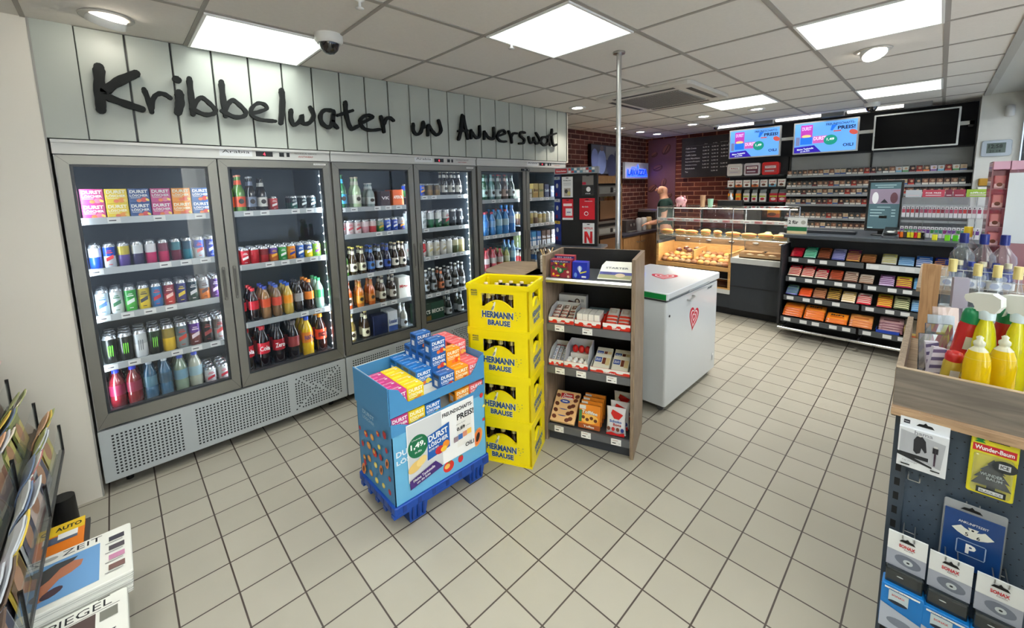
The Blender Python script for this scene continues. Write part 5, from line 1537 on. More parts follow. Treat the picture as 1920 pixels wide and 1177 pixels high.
mb.add([(0.03, 0, .6), (BM - .03, 0, .6), (BM - .03, .5, .72), (.03, .5, .72)], [(0, 1, 2, 3), (3, 2, 1, 0)], pine)
mb.box(.0, BM, -.012, .003, .565, .615, pine); mb.box(0, BM, .49, .5, .6, .84, pine); mb.build('bread_bin', r)
mb = MB(); mb.box(.03, BM - .03, -.004, 0, .62, .70, glassb); mb.build('front_lip_glass', r)
mb = MB(); mb.box(.03, BM - .03, .03, .3, .37, .375, C((90, 60, 40), .5)); mb.cyl((.03, -.003, .47), (BM - .03, -.003, .47), .005, CHROME, 6); mb.build('lower_drawer', r)
mb = MB()
for x in (0, BM, BW):
    for y in (0, .5): mb.cyl((x, y, .7 if x != 0 else .85), (x, y, 1.37), .007, CHROME, 8)
for y in (0, .5): mb.cyl((0, y, 1.37), (BW, y, 1.37), .006, CHROME, 8)
for y in (0,): mb.cyl((0, y, .985), (BW, y, .985), .005, CHROME, 8); mb.cyl((0, y, 1.2), (BW, y, 1.2), .007, CHROME, 8)
for x in (0, BM, BW): mb.cyl((x, 0, 1.37), (x, .5, 1.37), .006, CHROME, 8)
mb.build('steel_frame', r)
mb = MB(); mb.box(0, BW, 0, .5, 1.365, 1.373, glassb); mb.box(.004, BM - .004, -.003, .003, .76, 1.36, glassb); mb.box(BM + .004, BW - .004, -.003, .003, .78, 1.36, glassb); mb.box(-.003, .003, 0, .5, .9, 1.36, glassb); mb.box(BW - .003, BW + .003, 0, .5, .76, 1.36, glassb); mb.build('glass_case', r)
mb = MB(); mb.box(.01, BW - .01, .02, .48, .972, .98, clear('shelf_glass', (190, 214, 206), .12, .02, .5)); mb.build('glass_shelf', r)
mb = MB(); mb.box(.01, BW - .01, .03, .48, 1.185, 1.193, clear('shelf_glass', (190, 214, 206), .12, .02, .5)); mb.box(.0, BW, -.012, .004, 1.185, 1.225, C((214, 214, 210), .35)); P = Print(mb, front(0, -.0122, 0))
for i in range(13): P.rect(.03 + i * .12, 1.19, .085, .03, C([(240, 238, 234), (206, 150, 150), (226, 200, 190)][i % 3], .5)); P.rect(.04 + i * .12, 1.2, .05, .006, C((150, 60, 60), .5))
mb.build('price_rail_shelf', r)
mb = MB(); mb.box(.02, BW - .02, .485, .495, 1.33, 1.345, emis('vitrine_led', (255, 236, 206), 1.2)); mb.build('light_strip', r)
area('bin_fill_light', (5.56, 2.25, .955), (0, 0, 0), .05, .9, 2.0, (1, .92, .8))  # added light under the glass shelf, brightens the bread bin
area('vitrine_light', (5.72, 1.95, 1.34), (0, 0, 0), .1, 1.4, 12, (1, .9, .76))
FBK = Frame(5.5, 2.74, RX)
CR1, CR2, CR3 = (196, 132, 66), (220, 168, 96), (120, 66, 34)
def mk_roll(c, c2, rx, ry, rz_, name='bread_roll', cuts=1):
    def f():
        mb = MB(); m = mat('crust_%d_%d_%d' % c, c, .6, noise=.25, nscale=25)
        n, k = 14, 7; vs = []
        for j in range(k + 1):
            ph = -PI / 2 + PI * j / k
            for i in range(n):
                a = 2 * PI * i / n; zz = rz_ * math.sin(ph); s = 1 if zz > 0 else .5
                vs.append((rx * math.cos(ph) * math.cos(a) * (1 + .05 * math.sin(3 * a)), ry * math.cos(ph) * math.sin(a), zz * s + rz_ * .5))
        mb.add(vs, [(j * n + i, j * n + (i + 1) % n, (j + 1) * n + (i + 1) % n, (j + 1) * n + i) for j in range(k) for i in range(n)], m, smooth=True)
        for q in range(cuts):
            x = (q - (cuts - 1) / 2) * rx * .5
            mb.ball((x, 0, rz_ * 1.28), rx * .07 if cuts > 1 else rx * .5, ry * .5 if cuts > 1 else ry * .09, rz_ * .22, C(c2, .7), 8, 4)
        return mb.build(name)
    return f
q = random.Random(11)
LBL = ['topmost row', 'upper row', 'lower row', 'front row']
kinds = [('pale roll', (206, 156, 98), (236, 206, 160), 1), ('golden roll', (220, 160, 82), (240, 206, 150), 1), ('brown roll', (150, 96, 54), (190, 140, 90), 1), ('seeded roll', (176, 140, 98), (120, 90, 60), 3)]
for row in range(4):
    for i in range(11):
        if row == 0 and i < 4: continue
        kd = kinds[(i * 3 + row * 2 + (i // 4)) % 4]
        x = .075 + i * .083 + (row % 2) * .02 - (.02 if i == 10 else 0)
        y = .05 + (3 - row) * .105
        zz = .6 + y * .24 + .004
        place('roll' + kd[0], mk_roll(kd[1], kd[2], .047, .047, .036, cuts=kd[3]), FBK.p(x, y, zz), q.uniform(-.6, .6), '%s in the wooden bread bin, %s, %s from the coffee corner' % (kd[0], LBL[row], nth(i + 1)), 'bread', 'rolls in the wooden bread bin', scale=(1, 1, 1 + q.random() * .3))
for i in range(5):
    place('muffin', mk_roll((96, 40, 26), (240, 226, 206), .042, .042, .034, 'glazed_bun', 3), FBK.p(.17 + i * .075, .35 + (i % 2) * .07, .72 + (i % 2) * .02), 0, 'dark chocolate bun with white icing, %s, rear of the bread bin' % nth(i + 1), 'bun', 'iced dark buns')
def mk_baguette():
    r = empty('filled_baguette'); mb = MB(); m = mat('crust_gold', (228, 160, 84), .55, noise=.2, nscale=30)
    mb.ball((0, 0, .02), .085, .03, .018, C((196, 150, 90), .6), 16, 8); mb.build('lower_half', r)
    mb = MB(); mb.ball((0, 0, .05), .088, .031, .024, m, 16, 8); mb.build('upper_half', r)
    mb = MB(); mb.ball((0, -.006, .033), .08, .03, .008, C((150, 140, 70), .6), 14, 5); mb.ball((.02, -.008, .037), .05, .028, .006, C((200, 90, 70), .6), 12, 5); mb.build('filling', r)
    return r
for i in range(9):
    place('bag', mk_baguette, FBK.p(.08 + i * .17 + (.03 if i > 5 else 0), .15 + (i % 2) * .05, .982), RX + [.1, -.1, .2, .6, -.5, .15, .3, 0, -.2][i], 'filled baguette roll on the glass case shelf, %s from the coffee corner' % nth(i + 1), 'sandwich', 'filled baguettes', scale=(1, 1, 1.05) if i not in (3, 4) else (.75, 1.25, 1.25))
def mk_tubwrap(c):
    def f():
        mb = MB(); mb.lathe([(.035, 0), (.05, .03), (.05, .05), (.03, .085), (0, .09)], clear('wrap_%d' % c[0], c, .55, .1, .5), 14); mb.ball((0, 0, .04), .032, .032, .03, C(c, .6), 10, 6); return mb.build('salad_cup')
    return f
place('salad', mk_tubwrap((190, 200, 150)), FBK.p(1.30, .3, .982), 0, 'pale green salad cup at the end of the glass case shelf', 'salad')
place('salad2', mk_tubwrap((130, 130, 130)), FBK.p(1.45, .3, .982), 0, 'grey wrapped cup beside the steel corner post of the glass case', 'cup')
mb = MB(); mb.box(-.22, .22, 0, .2, 0, .012, C((176, 136, 92), .7)); mb.box(-.22, .22, 0, .004, 0, .05, C((186, 146, 100), .7)); mb.box(-.22, .22, .2, .204, 0, .05, C((176, 136, 92), .7))
for i in range(3): mb.ball((-.12 + i * .12, .08, .03), .05, .035, .02, C((222, 196, 160), .7), 12, 6)
tag(mb.build('cardboard_tray', None, FBK.p(1.28, .04, .757), RX), 'brown cardboard tray of pale dough pieces in the lower glass case', 'tray')
for i, (x, l) in enumerate(((1.12, 'first stack of flat brown paper bags in the glass case'), (1.4, 'second stack of flat brown paper bags beside the corner post'))):
    mb = MB()
    for k in range(5): mb.box(-.12, .12, 0, .16, k * .009, k * .009 + .006, C((196, 158, 114) if k % 2 else (176, 138, 96), .7))
    tag(mb.build('paper_bag_pile', None, FBK.p(x, .27, .757), RX), l, 'paper bags')
r = empty('rear_cabinet', (6.62, 2.72, 0), RX); tag(r, 'dark cabinet behind the bakery counter below the menu board', 'cabinet')
mb = MB(); mb.box(0, 1.3, 0, .38, 0, .93, C((38, 36, 38), .5)); mb.build('cabinet', r)
mb = MB(); mb.box(0, 1.3, -.01, .38, .93, .95, BLACK); mb.build('worktop', r)
r = empty('warming_oven', (6.66, 2.6, .95), RX); tag(r, 'long black appliance with dark red glass behind the glass case', 'oven')
mb = MB(); mb.rbox(0, .85, 0, .3, 0, .38, C((20, 20, 22), .35), .02); mb.build('housing', r)
mb = MB(); mb.box(.04, .62, -.008, 0, .05, .33, mat('dark_red_glass', (60, 14, 18), .12, coat=.5)); mb.build('oven_door', r)
# things on the glass top
def gt(x, y): return FBK.p(x, y, 1.3735)
r = empty('piggy_bank', gt(.22, .25), RX)
tag(r, 'pale pink ceramic piggy bank on the glass top beside the bald man', 'piggy bank')
pk = C((226, 170, 180), .3)
mb = MB(); mb.ball((0, 0, .075), .078, .062, .058, pk, 18, 10); mb.ball((.07, -.02, .085), .022, .022, .02, pk, 12, 6)
for a in (-.04, .04):
    for b in (-.03, .03): mb.cyl((a, b, 0), (a, b, .04), .013, pk, 8)
mb.build('body', r)
for a in (-.025, .025):
    mb = MB(); mb.ball((.03 + a, -.01, .13), .016, .008, .02, pk, 8, 5); mb.build('ear', r)
def mk_cups(c, n, rr):
    def f():
        mb = MB()
        mb.lathe([(rr * .75, 0), (rr, .09)], C(c, .4), 14)
        for k in range(1, n): mb.lathe([(rr * .98, .09 + (k - 1) * .012), (rr * 1.03, .09 + k * .012)], C(c, .4), 14)
        return mb.build('paper_cup')
    return f
tag(mk_cups((190, 150, 120), 6, .034)(), 'nest of brown paper cups on the glass top', 'cup').location = gt(.5, .3)
tag(mk_cups((150, 190, 170), 2, .038)(), 'mint green cup with dark lid on the glass top', 'cup').location = gt(.6, .3)
r = empty('milk_frother', gt(.82, .35), RX); tag(r, 'small black appliance with steel spout behind the glass case', 'appliance')
mb = MB(); mb.rbox(-.15, .15, 0, .1, 0, .08, BLACK, .01); mb.build('housing', r)
mb = MB(); mb.lathe([(.03, .0), (.035, .03), (.015, .06), (.005, .1)], STEEL, 12, Matrix.Translation((.0, .05, .08))); mb.build('steel_jug', r)

# ------------------------------------------------------------------ cash desk with sweets shelves
r = empty('cash_desk', (5.25, 1.15, 0), RX)
tag(r, 'dark cash desk with tiered sweets shelves and a steel kick rail', 'counter')
DW = 1.62
mb = MB(); mb.box(0, DW, .25, .8, 0.0, 1.07, C((30, 33, 38), .6)); mb.box(0, .02, -.1, .25, .12, 1.0, C((34, 37, 42), .6)); mb.build('body', r)
mb = MB(); mb.rbox(-.0, DW, -.02, .85, 1.072, 1.112, C((62, 68, 74), .35), .006, axis='x'); mb.build('worktop', r)
TIER = [(5.30, .83), (5.23, .63), (5.18, .43), (5.10, .21)]
for ti, (tx, tz) in enumerate(TIER):
    for a, b in ((.045, .68), (.70, 1.28)):
        ly = tx - 5.25
        mb = MB(); mb.box(a, b, ly + .004, ly + .2, tz - .004, tz + .002, C((44, 47, 52), .5)); sh = mb.build('shelf', r)
        mb = MB(); mb.box(a, b, ly - .004, ly + .004, tz - .03, tz + .025, C((76, 80, 84), .4) if not (ti == 0 and a > .5) else C((210, 214, 214), .4))
        P = Print(mb, front(0, ly - .0042, 0))
        for i in range(5 if ti % 2 else 4): P.rect(a + .03 + i * .125 + .02 * (i % 2), tz - .02, .062, .036, C((226, 228, 228), .5))
        mb.build('price_rail', sh)
mb = MB(); mb.cyl((.03, -.19, .115), (1.45, -.19, .115), .014, CHROME, 12)
for x in (.06, .7, 1.3): mb.cyl((x, -.19, .115), (x, .26, .115), .009, C((80, 80, 84), .4), 8)
mb.build('kick_rail', r)

def mk_pouch(w, d, h, c, c2, txt=None):
    def f():
        mb = MB(); m1 = C(c, .25); m2 = C(c2, .25)
        n = 10; lv = [(0, .2), (.04, .25), (.15, .85), (.5, 1), (.85, .85), (.96, .25), (1, .2)]; vs = []
        for u, s in lv:
            for i in range(n):
                a = 2 * PI * i / n; ca, sa = math.cos(a), math.sin(a)
                vs.append((.5 * w * (abs(ca) ** .4) * (1 if ca >= 0 else -1), u * d, h / 2 + .5 * h * s * (abs(sa) ** .7) * (1 if sa >= 0 else -1)))
        fs = [(j * n + i, j * n + (i + 1) % n, (j + 1) * n + (i + 1) % n, (j + 1) * n + i)[::-1] for j in range(6) for i in range(n)]
        mb.add(vs, fs[:2 * n] + fs[4 * n:], m2, smooth=True); mb.add(vs, fs[2 * n:4 * n], m1, smooth=True)
        P = Print(mb, topface(0, 0, h * 1.01)); P.rect(-w * .32, d * .3, w * .64, d * .16, m2)
        if txt: P.text(txt, 0, d * .6, w * .6, d * .2, BLACK, .03)
        return mb.build('sweets_pouch')
    return f
RED, WHT, GOL, BRN = (196, 30, 50), (224, 216, 210), (206, 160, 70), (110, 64, 44)
CANDY = [
    [('red', RED, (150, 20, 34), 4), ('mint green', (40, 170, 120), (150, 210, 190), 5), ('copper brown', (176, 96, 60), (80, 50, 40), 5), ('pale violet', (170, 170, 210), (90, 96, 160), 5), ('plum and gold', (130, 60, 90), (200, 150, 80), 5), ('dull gold', (176, 120, 70), (130, 80, 50), 3),
     ('soft yellow', (214, 204, 120), (200, 200, 190), 4), ('sky blue', (110, 160, 210), (150, 190, 220), 3), ('strong blue', (60, 110, 190), (200, 214, 230), 4), ('dark blue', (40, 50, 130), (200, 140, 80), 4)],
    [('red and cream', RED, (214, 196, 176), 5), ('scarlet and cream', (206, 50, 60), (206, 190, 170), 5), ('crimson', (180, 30, 54), (200, 190, 170), 4), ('rust brown', (190, 80, 50), (110, 60, 40), 4), ('beige and brown', (200, 180, 160), (110, 70, 60), 4), ('cream white', (190, 176, 160), (140, 110, 90), 3),
     ('mauve', (130, 90, 130), (190, 170, 200), 4), ('yellow magenta', (226, 200, 60), (150, 40, 80), 4), ('light blue', (90, 150, 200), (120, 170, 210), 4), ('dusty pink', (170, 90, 120), (110, 140, 190), 4)],
    [('green and lilac', (110, 150, 130), (90, 90, 160), 4), ('bright orange', (236, 96, 40), (200, 60, 30), 3), ('caramel', (190, 130, 90), (120, 70, 50), 4), ('black and gold', (200, 160, 70), (60, 40, 36), 5), ('gold and cream', (210, 180, 110), (230, 214, 190), 4), ('white and red', (220, 190, 180), RED, 4),
     ('yellow and red', (226, 196, 60), (190, 50, 50), 5), ('lime and cream', (220, 220, 170), (70, 80, 50), 5), ('ice blue', (150, 190, 214), (90, 140, 190), 4), ('salmon', (214, 120, 90), (190, 100, 70), 4)],
    [('large amber', (226, 130, 40), (200, 90, 30), 4), ('wide amber', (232, 140, 50), (210, 100, 30), 4), ('orange lettered', (236, 140, 40), (206, 100, 30), 2), ('pale orange', (226, 150, 80), (190, 110, 60), 3), ('dusky pink', (190, 150, 150), (120, 80, 90), 4)],
]
tname = ['top', 'second', 'third', 'bottom']
for ti, lst in enumerate(CANDY):
    tx, tz = TIER[ti]
    n = len(lst)
    step = (1.25 - .05) / (n if ti < 3 else 6.4)
    for i, (w_, c, c2, cnt) in enumerate(lst):
        lx = .05 + (i + .5) * step + (.03 if i * step > .6 else 0)
        W = step * (.9 if ti < 3 else .93)
        for k in range(cnt):
            dd = .105 if ti < 3 else .14
            place('pouch%d%d' % (ti, i), mk_pouch(W, dd, .026 if ti < 3 else .034, c, c2, 'BiFi' if (ti == 3 and i in (1, 2)) else None),
                  (tx + .012 + k * .021, 1.15 - lx, tz + .022 + k * (.0135 if ti < 3 else .019)), 0, '%s sweets pouch, %s %s the %s tier of the cash desk' % (w_, ['front one', 'second one back', 'third one back', 'fourth one back', 'rearmost one'][k], 'on', tname[ti]),
                  'sweets', 'sweets on the cash desk tiers', rot=(.35, 0, RX))
mb = MB(); mb.box(-.1, .1, 0, .15, 0, .004, C((190, 160, 100), .6)); mb.box(-.1, .1, 0, .004, 0, .06, C((196, 170, 100), .6)); mb.box(-.1, .1, .146, .15, 0, .15, C((150, 146, 140), .6)); mb.box(-.1, -.096, 0, .15, 0, .1, C((190, 160, 100), .6)); mb.box(.096, .1, 0, .15, 0, .1, C((190, 160, 100), .6))
P = Print(mb, front(0, -.0002, 0)); P.rect(-.08, .01, .09, .03, C((214, 110, 70), .5)); P.rect(.02, .012, .05, .03, C((110, 140, 180), .5))
tag(mb.build('cardboard_display_box', None, (5.115, .035, .214), RX), 'tan cardboard counter box with raised grey back, bottom tier of cash desk', 'box')
mb = MB(); mb.box(-.085, .085, 0, .004, 0, .05, C((30, 70, 180), .5)); mb.box(-.085, -.081, 0, .12, 0, .05, C((30, 70, 180), .5)); mb.box(.081, .085, 0, .12, 0, .05, C((30, 70, 180), .5)); mb.box(-.085, .085, 0, .12, 0, .003, C((30, 70, 180), .5))
tag(mb.build('blue_carton', None, (5.105, .245, .213), RX), 'bright blue open carton at the bottom tier of the cash desk', 'box')

# things on the cash desk
FD_ = Frame(5.5, 0, RX, 1.1125)      # local x = -y
def desk(x, y): return (5.5 + y, -x, 1.1125)
r = empty('customer_screen', desk(-.38, .05), RX)
tag(r, 'black portrait customer screen standing on the cash desk', 'screen')
T = Matrix.Rotation(-.12, 4, 'X')
mb = MB(); mb.M = T; mb.rbox(-.135, .135, 0, .03, .045, .56, BLACK, .008, axis='y'); mb.build('housing', r)
mb = MB(); mb.M = T; P = Print(mb, front(0, -.0005, 0)); scr = emis('screen_slate', (66, 92, 98), .3)
P.rect(-.115, .07, .23, .465, scr); P.rect(-.113, .32, .226, .15, emis('screen_mauve', (120, 108, 122), .35)); P.ell(-.07, .38, .025, .06, emis('screen_pale', (190, 190, 190), .35)); P.ell(.07, .38, .028, .055, emis('screen_brown', (80, 50, 56), .35)); P.poly([(-.03, .33), (.03, .33), (.0, .37)], emis('screen_dark', (30, 30, 36), .3))
tx = emis('screen_text', (150, 176, 176), .35)
P.rect(-.08, .505, .16, .006, tx); P.rect(-.06, .485, .12, .006, tx); P.rect(-.05, .285, .1, .005, tx)
for i in range(3): P.rect(-.1, .255 - i * .03, .11 - .02 * (i % 2), .008, tx); P.rect(.06, .255 - i * .03, .03, .008, tx)
P.rect(-.11, .075, .04, .008, tx)
mb.build('display', r)
mb = MB(); mb.rbox(-.08, .08, -.03, .12, 0, .012, C((40, 42, 46), .4), .02); mb.box(-.03, .03, .02, .06, .01, .2, BLACK); mb.build('stand', r)
mb = MB(); mb.prismx([(0, 0), (.22, 0), (.22, .07), (.05, .035), (0, .02)], -.06, .06, C((96, 100, 104), .4)); mb.prismx([(-.01, .036), (.2, .08), (.2, .09), (-.01, .045)], -.05, .05, BLACK)
P = Print(mb, Matrix.Translation((0, -.01, .0455)) @ Matrix.Rotation(.21, 4, 'X')); P.ell(0, .06, .03, .03, C((190, 190, 190), .3))
tag(mb.build('card_terminal', None, desk(-.30, -.16), RX), 'black and grey card terminal in front of the portrait screen', 'terminal')
mb = MB(); mb.rbox(-.25, .25, 0, .12, 0, .03, C((40, 44, 50), .4), .006); mb.box(-.24, .24, .005, .02, .03, .033, C((150, 150, 150), .4))
tag(mb.build('cash_till', None, desk(-.82, -.02), RX), 'flat dark till drawer on the cash desk beside the price card', 'cash drawer')
mb = MB(); mb.box(-.09, .09, 0, .012, 0, .175, C((200, 204, 200), .5)); P = Print(mb, front(0, -.0002, 0)); P.rect(-.09, 0, .18, .03, C((226, 206, 160), .5)); P.rect(-.09, .03, .18, .045, C((20, 110, 66), .5)); P.rect(-.088, .08, .176, .09, C((222, 224, 220), .5)); P.text('2 für', -.035, .125, .09, .04, INK, .03); P.ell(.055, .125, .022, .022, C((170, 170, 160), .5))
tag(mb.build('price_card', None, desk(-1.05, -.18), RX), 'small standing price card with green band at the cash desk corner', 'sign')
r = empty('lighter_rack', desk(-.175, -.12), RX); tag(r, 'black rack of coloured lighters in front of the clear vape case', 'rack')
mb = MB(); mb.box(-.11, .11, 0, .06, 0, .008, BLACK); mb.box(-.11, .11, .055, .06, 0, .06, BLACK); mb.build('rack_body', r)
LC = [((90, 140, 190), 'light blue'), ((214, 50, 40), 'red'), ((236, 120, 40), 'orange'), ((70, 60, 60), 'dark'), ((236, 220, 40), 'yellow'), ((230, 214, 50), 'lemon'), ((206, 40, 40), 'bright red'), ((226, 200, 50), 'golden'), ((30, 30, 30), 'black')]
def mk_lighter(c):
    def f():
        r = empty('lighter'); mb = MB(); mb.rbox(-.011, .011, 0, .012, 0, .052, C(c, .25), .004); mb.build('tank', r)
        mb = MB(); mb.box(-.009, .009, .001, .011, .052, .066, STEEL); mb.build('metal_hood', r); return r
    return f
for i, (c, n) in enumerate(LC): place('li' + n, mk_lighter(c), (5.5 - .12 + .02, .175 + .1 - .024 * i - .004, 1.1208), RX, '%s lighter in the black rack on the cash desk' % n, 'lighter', 'lighters in the rack')
for i, (c, n) in enumerate((((236, 230, 50), 'yellow'), ((130, 220, 40), 'lime green'), ((90, 200, 40), 'grass green'))):
    place('lb' + n, mk_lighter(c), (5.36, .0 - i * .05 - (.03 if i else 0), 1.1125), RX, '%s single lighter standing alone on the cash desk' % n, 'lighter', scale=(1.6, 1.2, 1))
# clear vape case
r = empty('vape_case', desk(-.245, 0), RX)
tag(r, 'clear acrylic case of small cartons with coloured header cards on the cash desk', 'display case')
acr = clear('acrylic', (225, 228, 232), .12, .03, .5)
VW = .66
mb = MB()
for x in (0, .155, .32, .49, VW): mb.box(x - .003, x + .003, 0, .14, 0, .385, acr)
for z in (.0, .19, .382): mb.box(0, VW, .0, .14, z, z + .006, acr)
mb.box(0, VW, .137, .14, 0, .385, acr); mb.box(0, VW, -.003, 0, .3, .385, acr); mb.build('acrylic_shell', r)
for i, (a, b, c, n) in enumerate(((.02, .13, (200, 204, 208), ''), (.135, .28, (196, 70, 90), 'FOR FREE'), (.285, .33, (130, 50, 70), ''), (.335, .41, (150, 50, 70), ''), (.415, .55, (150, 180, 60), 'elfbar'), (.555, .66, (190, 60, 90), 'LOOK'))):
    mb = MB(); mb.box(a, b, .005, .012, .388, .455, C(c, .4)); P = Print(mb, front((a + b) / 2, .0045, 0))
    if n: P.text(n, 0, .425, (b - a) * .7, .015, PAPER, .02)
    P.rect(-(b - a) * .35, .4, (b - a) * .7, .008, C((220, 200, 205), .5)); mb.build('header_card', r)
VC = [(180, 60, 80), (200, 90, 110), (170, 60, 90), (190, 110, 130), (150, 50, 70), (200, 60, 60), (110, 60, 140), (120, 70, 150), (150, 60, 130), (60, 130, 110), (70, 150, 120), (60, 130, 60)]
def mk_vape(c):
    def f():
        mb = MB(); mb.box(-.012, .012, 0, .02, 0, .1, C((222, 218, 220), .35)); P = Print(mb, front(0, 0, 0)); P.rect(-.011, .04, .022, .035, C(c, .35)); P.ell(0, .085, .005, .006, C((60, 40, 50), .4), 8); return mb.build('vape_carton')
    return f
for row in range(2):
    for i in range(22):
        bay = 0 if i < 5 else 1 if i < 11 else 2 if i < 17 else 3
        s0 = (.0, .155, .32, .49)[bay]; k = i - (0, 5, 11, 17)[bay]; nb = (5, 6, 6, 5)[bay]; wd = (.155, .165, .17, .17)[bay]
        ci = (i * 5 + (7 if row else 0)) % 6 + (6 if not row else 0)
        place('vape%d' % ci, mk_vape(VC[ci]), (5.5 + .02 + (.03 if row else 0), .245 - (s0 + wd * (k + .5) / nb), 1.1125 + (.0065 if not row else .1965)), RX, 'small white vape carton, %s along, %s row of the clear case' % (nth(i + 1), ['lower', 'upper'][row]), 'carton', 'cartons in the clear case')

# ------------------------------------------------------------------ tobacco wall
r = empty('tobacco_shelf', (7.05, 1.55, 0), RX)
tag(r, 'wide dark tobacco wall shelf with six rows of cigarette packets', 'shelf')
TW = 1.80
mb = MB(); mb.box(0, TW, .18, .30, .0, 2.05, C((52, 56, 60), .5)); mb.box(0, TW, .175, .18, 1.80, 2.03, C((150, 152, 150), .5))
for x in (0, .9, TW): mb.box(x - .01, x + .01, .15, .18, .9, 2.05, BLACK)
mb.build('back_panel', r)
TZ = [1.755, 1.60, 1.49, 1.355, 1.165, 1.03]
for z in TZ:
    mb = MB(); mb.box(0, TW, .0, .175, z - .012, z - .004, C((120, 124, 126), .4)); mb.box(0, TW, -.006, 0, z - .022, z + .006, C((150, 154, 156), .4)); mb.build('shelf', r)
r = empty('smoking_goods_shelf', (7.05, 2.38, 0), RX)
tag(r, 'narrower dark shelf of tobacco tins and pouches beside the menu board', 'shelf')
mb = MB(); mb.box(0, .8, .18, .30, .9, 2.05, C((40, 42, 46), .5)); mb.build('back_panel', r)
for z in (1.79, 1.615, 1.39, 1.16):
    mb = MB(); mb.box(0, .8, 0, .18, z - .012, z - .004, C((56, 58, 62), .5)); mb.box(0, .8, -.005, 0, z - .022, z, C((40, 42, 46), .5)); mb.build('shelf', r)
PC = [((200, 190, 176), (90, 60, 50), 'cream'), ((230, 228, 222), (70, 66, 60), 'white'), ((190, 60, 50), (120, 40, 36), 'red'), ((222, 218, 206), (130, 90, 70), 'ivory'), ((60, 90, 150), (190, 170, 140), 'blue'), ((214, 190, 80), (120, 90, 50), 'yellow'),
      ((150, 150, 150), (60, 60, 60), 'grey'), ((110, 40, 50), (50, 30, 34), 'burgundy'), ((226, 120, 60), (90, 70, 60), 'orange'), ((80, 150, 90), (200, 200, 190), 'green'), ((120, 80, 150), (200, 190, 200), 'violet'), ((110, 170, 200), (190, 190, 190), 'light blue')]
def mk_packet(c, c2):
    def f():
        mb = MB(); mb.box(-.0265, .0265, 0, .022, 0, .085, C((226, 222, 214), .4)); P = Print(mb, front(0, 0, 0)); P.rect(-.0265, .028, .053, .057, C(c2, .4)); P.ell(.004, .052, .014, .014, C((186, 150, 120), .4), 8); P.rect(-.0265, .012, .053, .018, C(c, .4)); P.rect(-.0265, .078, .053, .007, C((30, 30, 30), .4)); return mb.build('cigarette_packet')
    return f
q = random.Random(21)
for ri, z in enumerate(TZ):
    for i in range(29):
        yy = 1.52 - i * .0605
        if ri >= 2 and yy < .55 - 0.0 and not (ri == 2): continue
        if ri == 2 and yy < -.2: continue
        ci = q.choice([0, 1, 3, 1, 0, 2, 6, 3, 4, 7]) if not (ri == 0 and i > 18) else [4, 11, 9, 7, 2, 8, 10, 11, 2, 9, 4][i - 18]
        place('pkt%d' % ci, mk_packet(*PC[ci][:2]), (7.055, yy, z - .0035), RX, '%s banded cigarette packet, %s from the menu board end, %s row' % (PC[ci][2], nth(i + 1), nth(ri + 1)), 'cigarettes', 'cigarette packets on the wall')
def mk_tin(c, c2, txt):
    def f():
        mb = MB(); mb.rbox(-.11, .11, 0, .1, 0, .19, C(c, .25), .03, axis='y', n=4); P = Print(mb, front(0, 0, 0)); P.rect(-.085, .03, .17, .12, C(c2, .3)); P.rect(-.07, .1, .14, .035, PAPER); P.text(txt, 0, .118, .11, .02, C((170, 30, 40), .3), .03); P.rect(-.07, .05, .12, .02, C((200, 190, 200), .3)); return mb.build('tobacco_tub')
    return f
for i, (c, c2, t_, l) in enumerate((((226, 220, 214), (214, 206, 200), 'PALL', 'white rounded tobacco tub, closest to the menu board'), ((206, 200, 204), (110, 50, 70), 'West', 'silver and burgundy tobacco tub, middle of three'), ((220, 40, 40), (196, 60, 60), 'Winston', 'bright red tobacco tub, end of three beside the cigarette rows'))):
    tag(mk_tin(c, c2, t_)(), l, 'tub').location = (7.06, 2.26 - i * .245, 1.7865)
    bpy.data.objects[-1] if False else None
for o in list(COL.objects):
    if o.name.startswith('tobacco_tub'): o.rotation_euler = (0, 0, RX)
for i, ci in enumerate((1, 8, 1, 8, 1, 11, 3)):
    place('bigp%d' % ci, mk_smallbox(.095, .13 if i in (3, 4) else .11, .05, (236, 232, 224), PC[ci][0], 'TOP', (170, 40, 40), 'tobacco_carton'), (7.07, 2.31 - i * .115, 1.6115), RX, 'white and %s tobacco carton, %s from the menu board, second shelf' % (PC[ci][2], nth(i + 1)), 'carton', 'tobacco cartons')
def mk_tbag(c, c2):
    def f():
        mb = MB(); mb.rbox(-.045, .045, 0, .05, 0, .13, C(c, .3), .012, n=2); mb.prism([(-.04, .13), (.04, .13), (.05, .19), (-.03, .185)], .02, .028, clear('clear_bag_top', (220, 225, 225), .3, .1, .5)); P = Print(mb, front(0, 0, 0)); P.rect(-.04, .075, .08, .02, C((170, 190, 60), .4)); P.ell(0, .045, .028, .02, C(c2, .3)); return mb.build('tobacco_pouch')
    return f
for i, (c, c2, n, w) in enumerate((((240, 140, 20), (200, 80, 20), 'orange', 1), ((240, 140, 20), (200, 80, 20), 'second orange', 1), ((226, 222, 216), (190, 30, 50), 'white', 1.1), ((224, 220, 214), (190, 30, 50), 'middle white', 1), ((222, 218, 212), (190, 30, 50), 'third white', 1.2), ((190, 30, 50), (226, 200, 200), 'red', 1.4), ((180, 26, 60), (226, 200, 200), 'crimson', 1.4))):
    place('tb%s%g' % (c, w), mk_tbag(c, c2), (7.07, 2.31 - i * .113 - (.03 if i > 4 else 0), 1.3865), RX, '%s tobacco pouch with open clear bag, third shelf beside menu board' % n, 'pouch', 'tobacco pouches', scale=(w * .85, 1, 1))
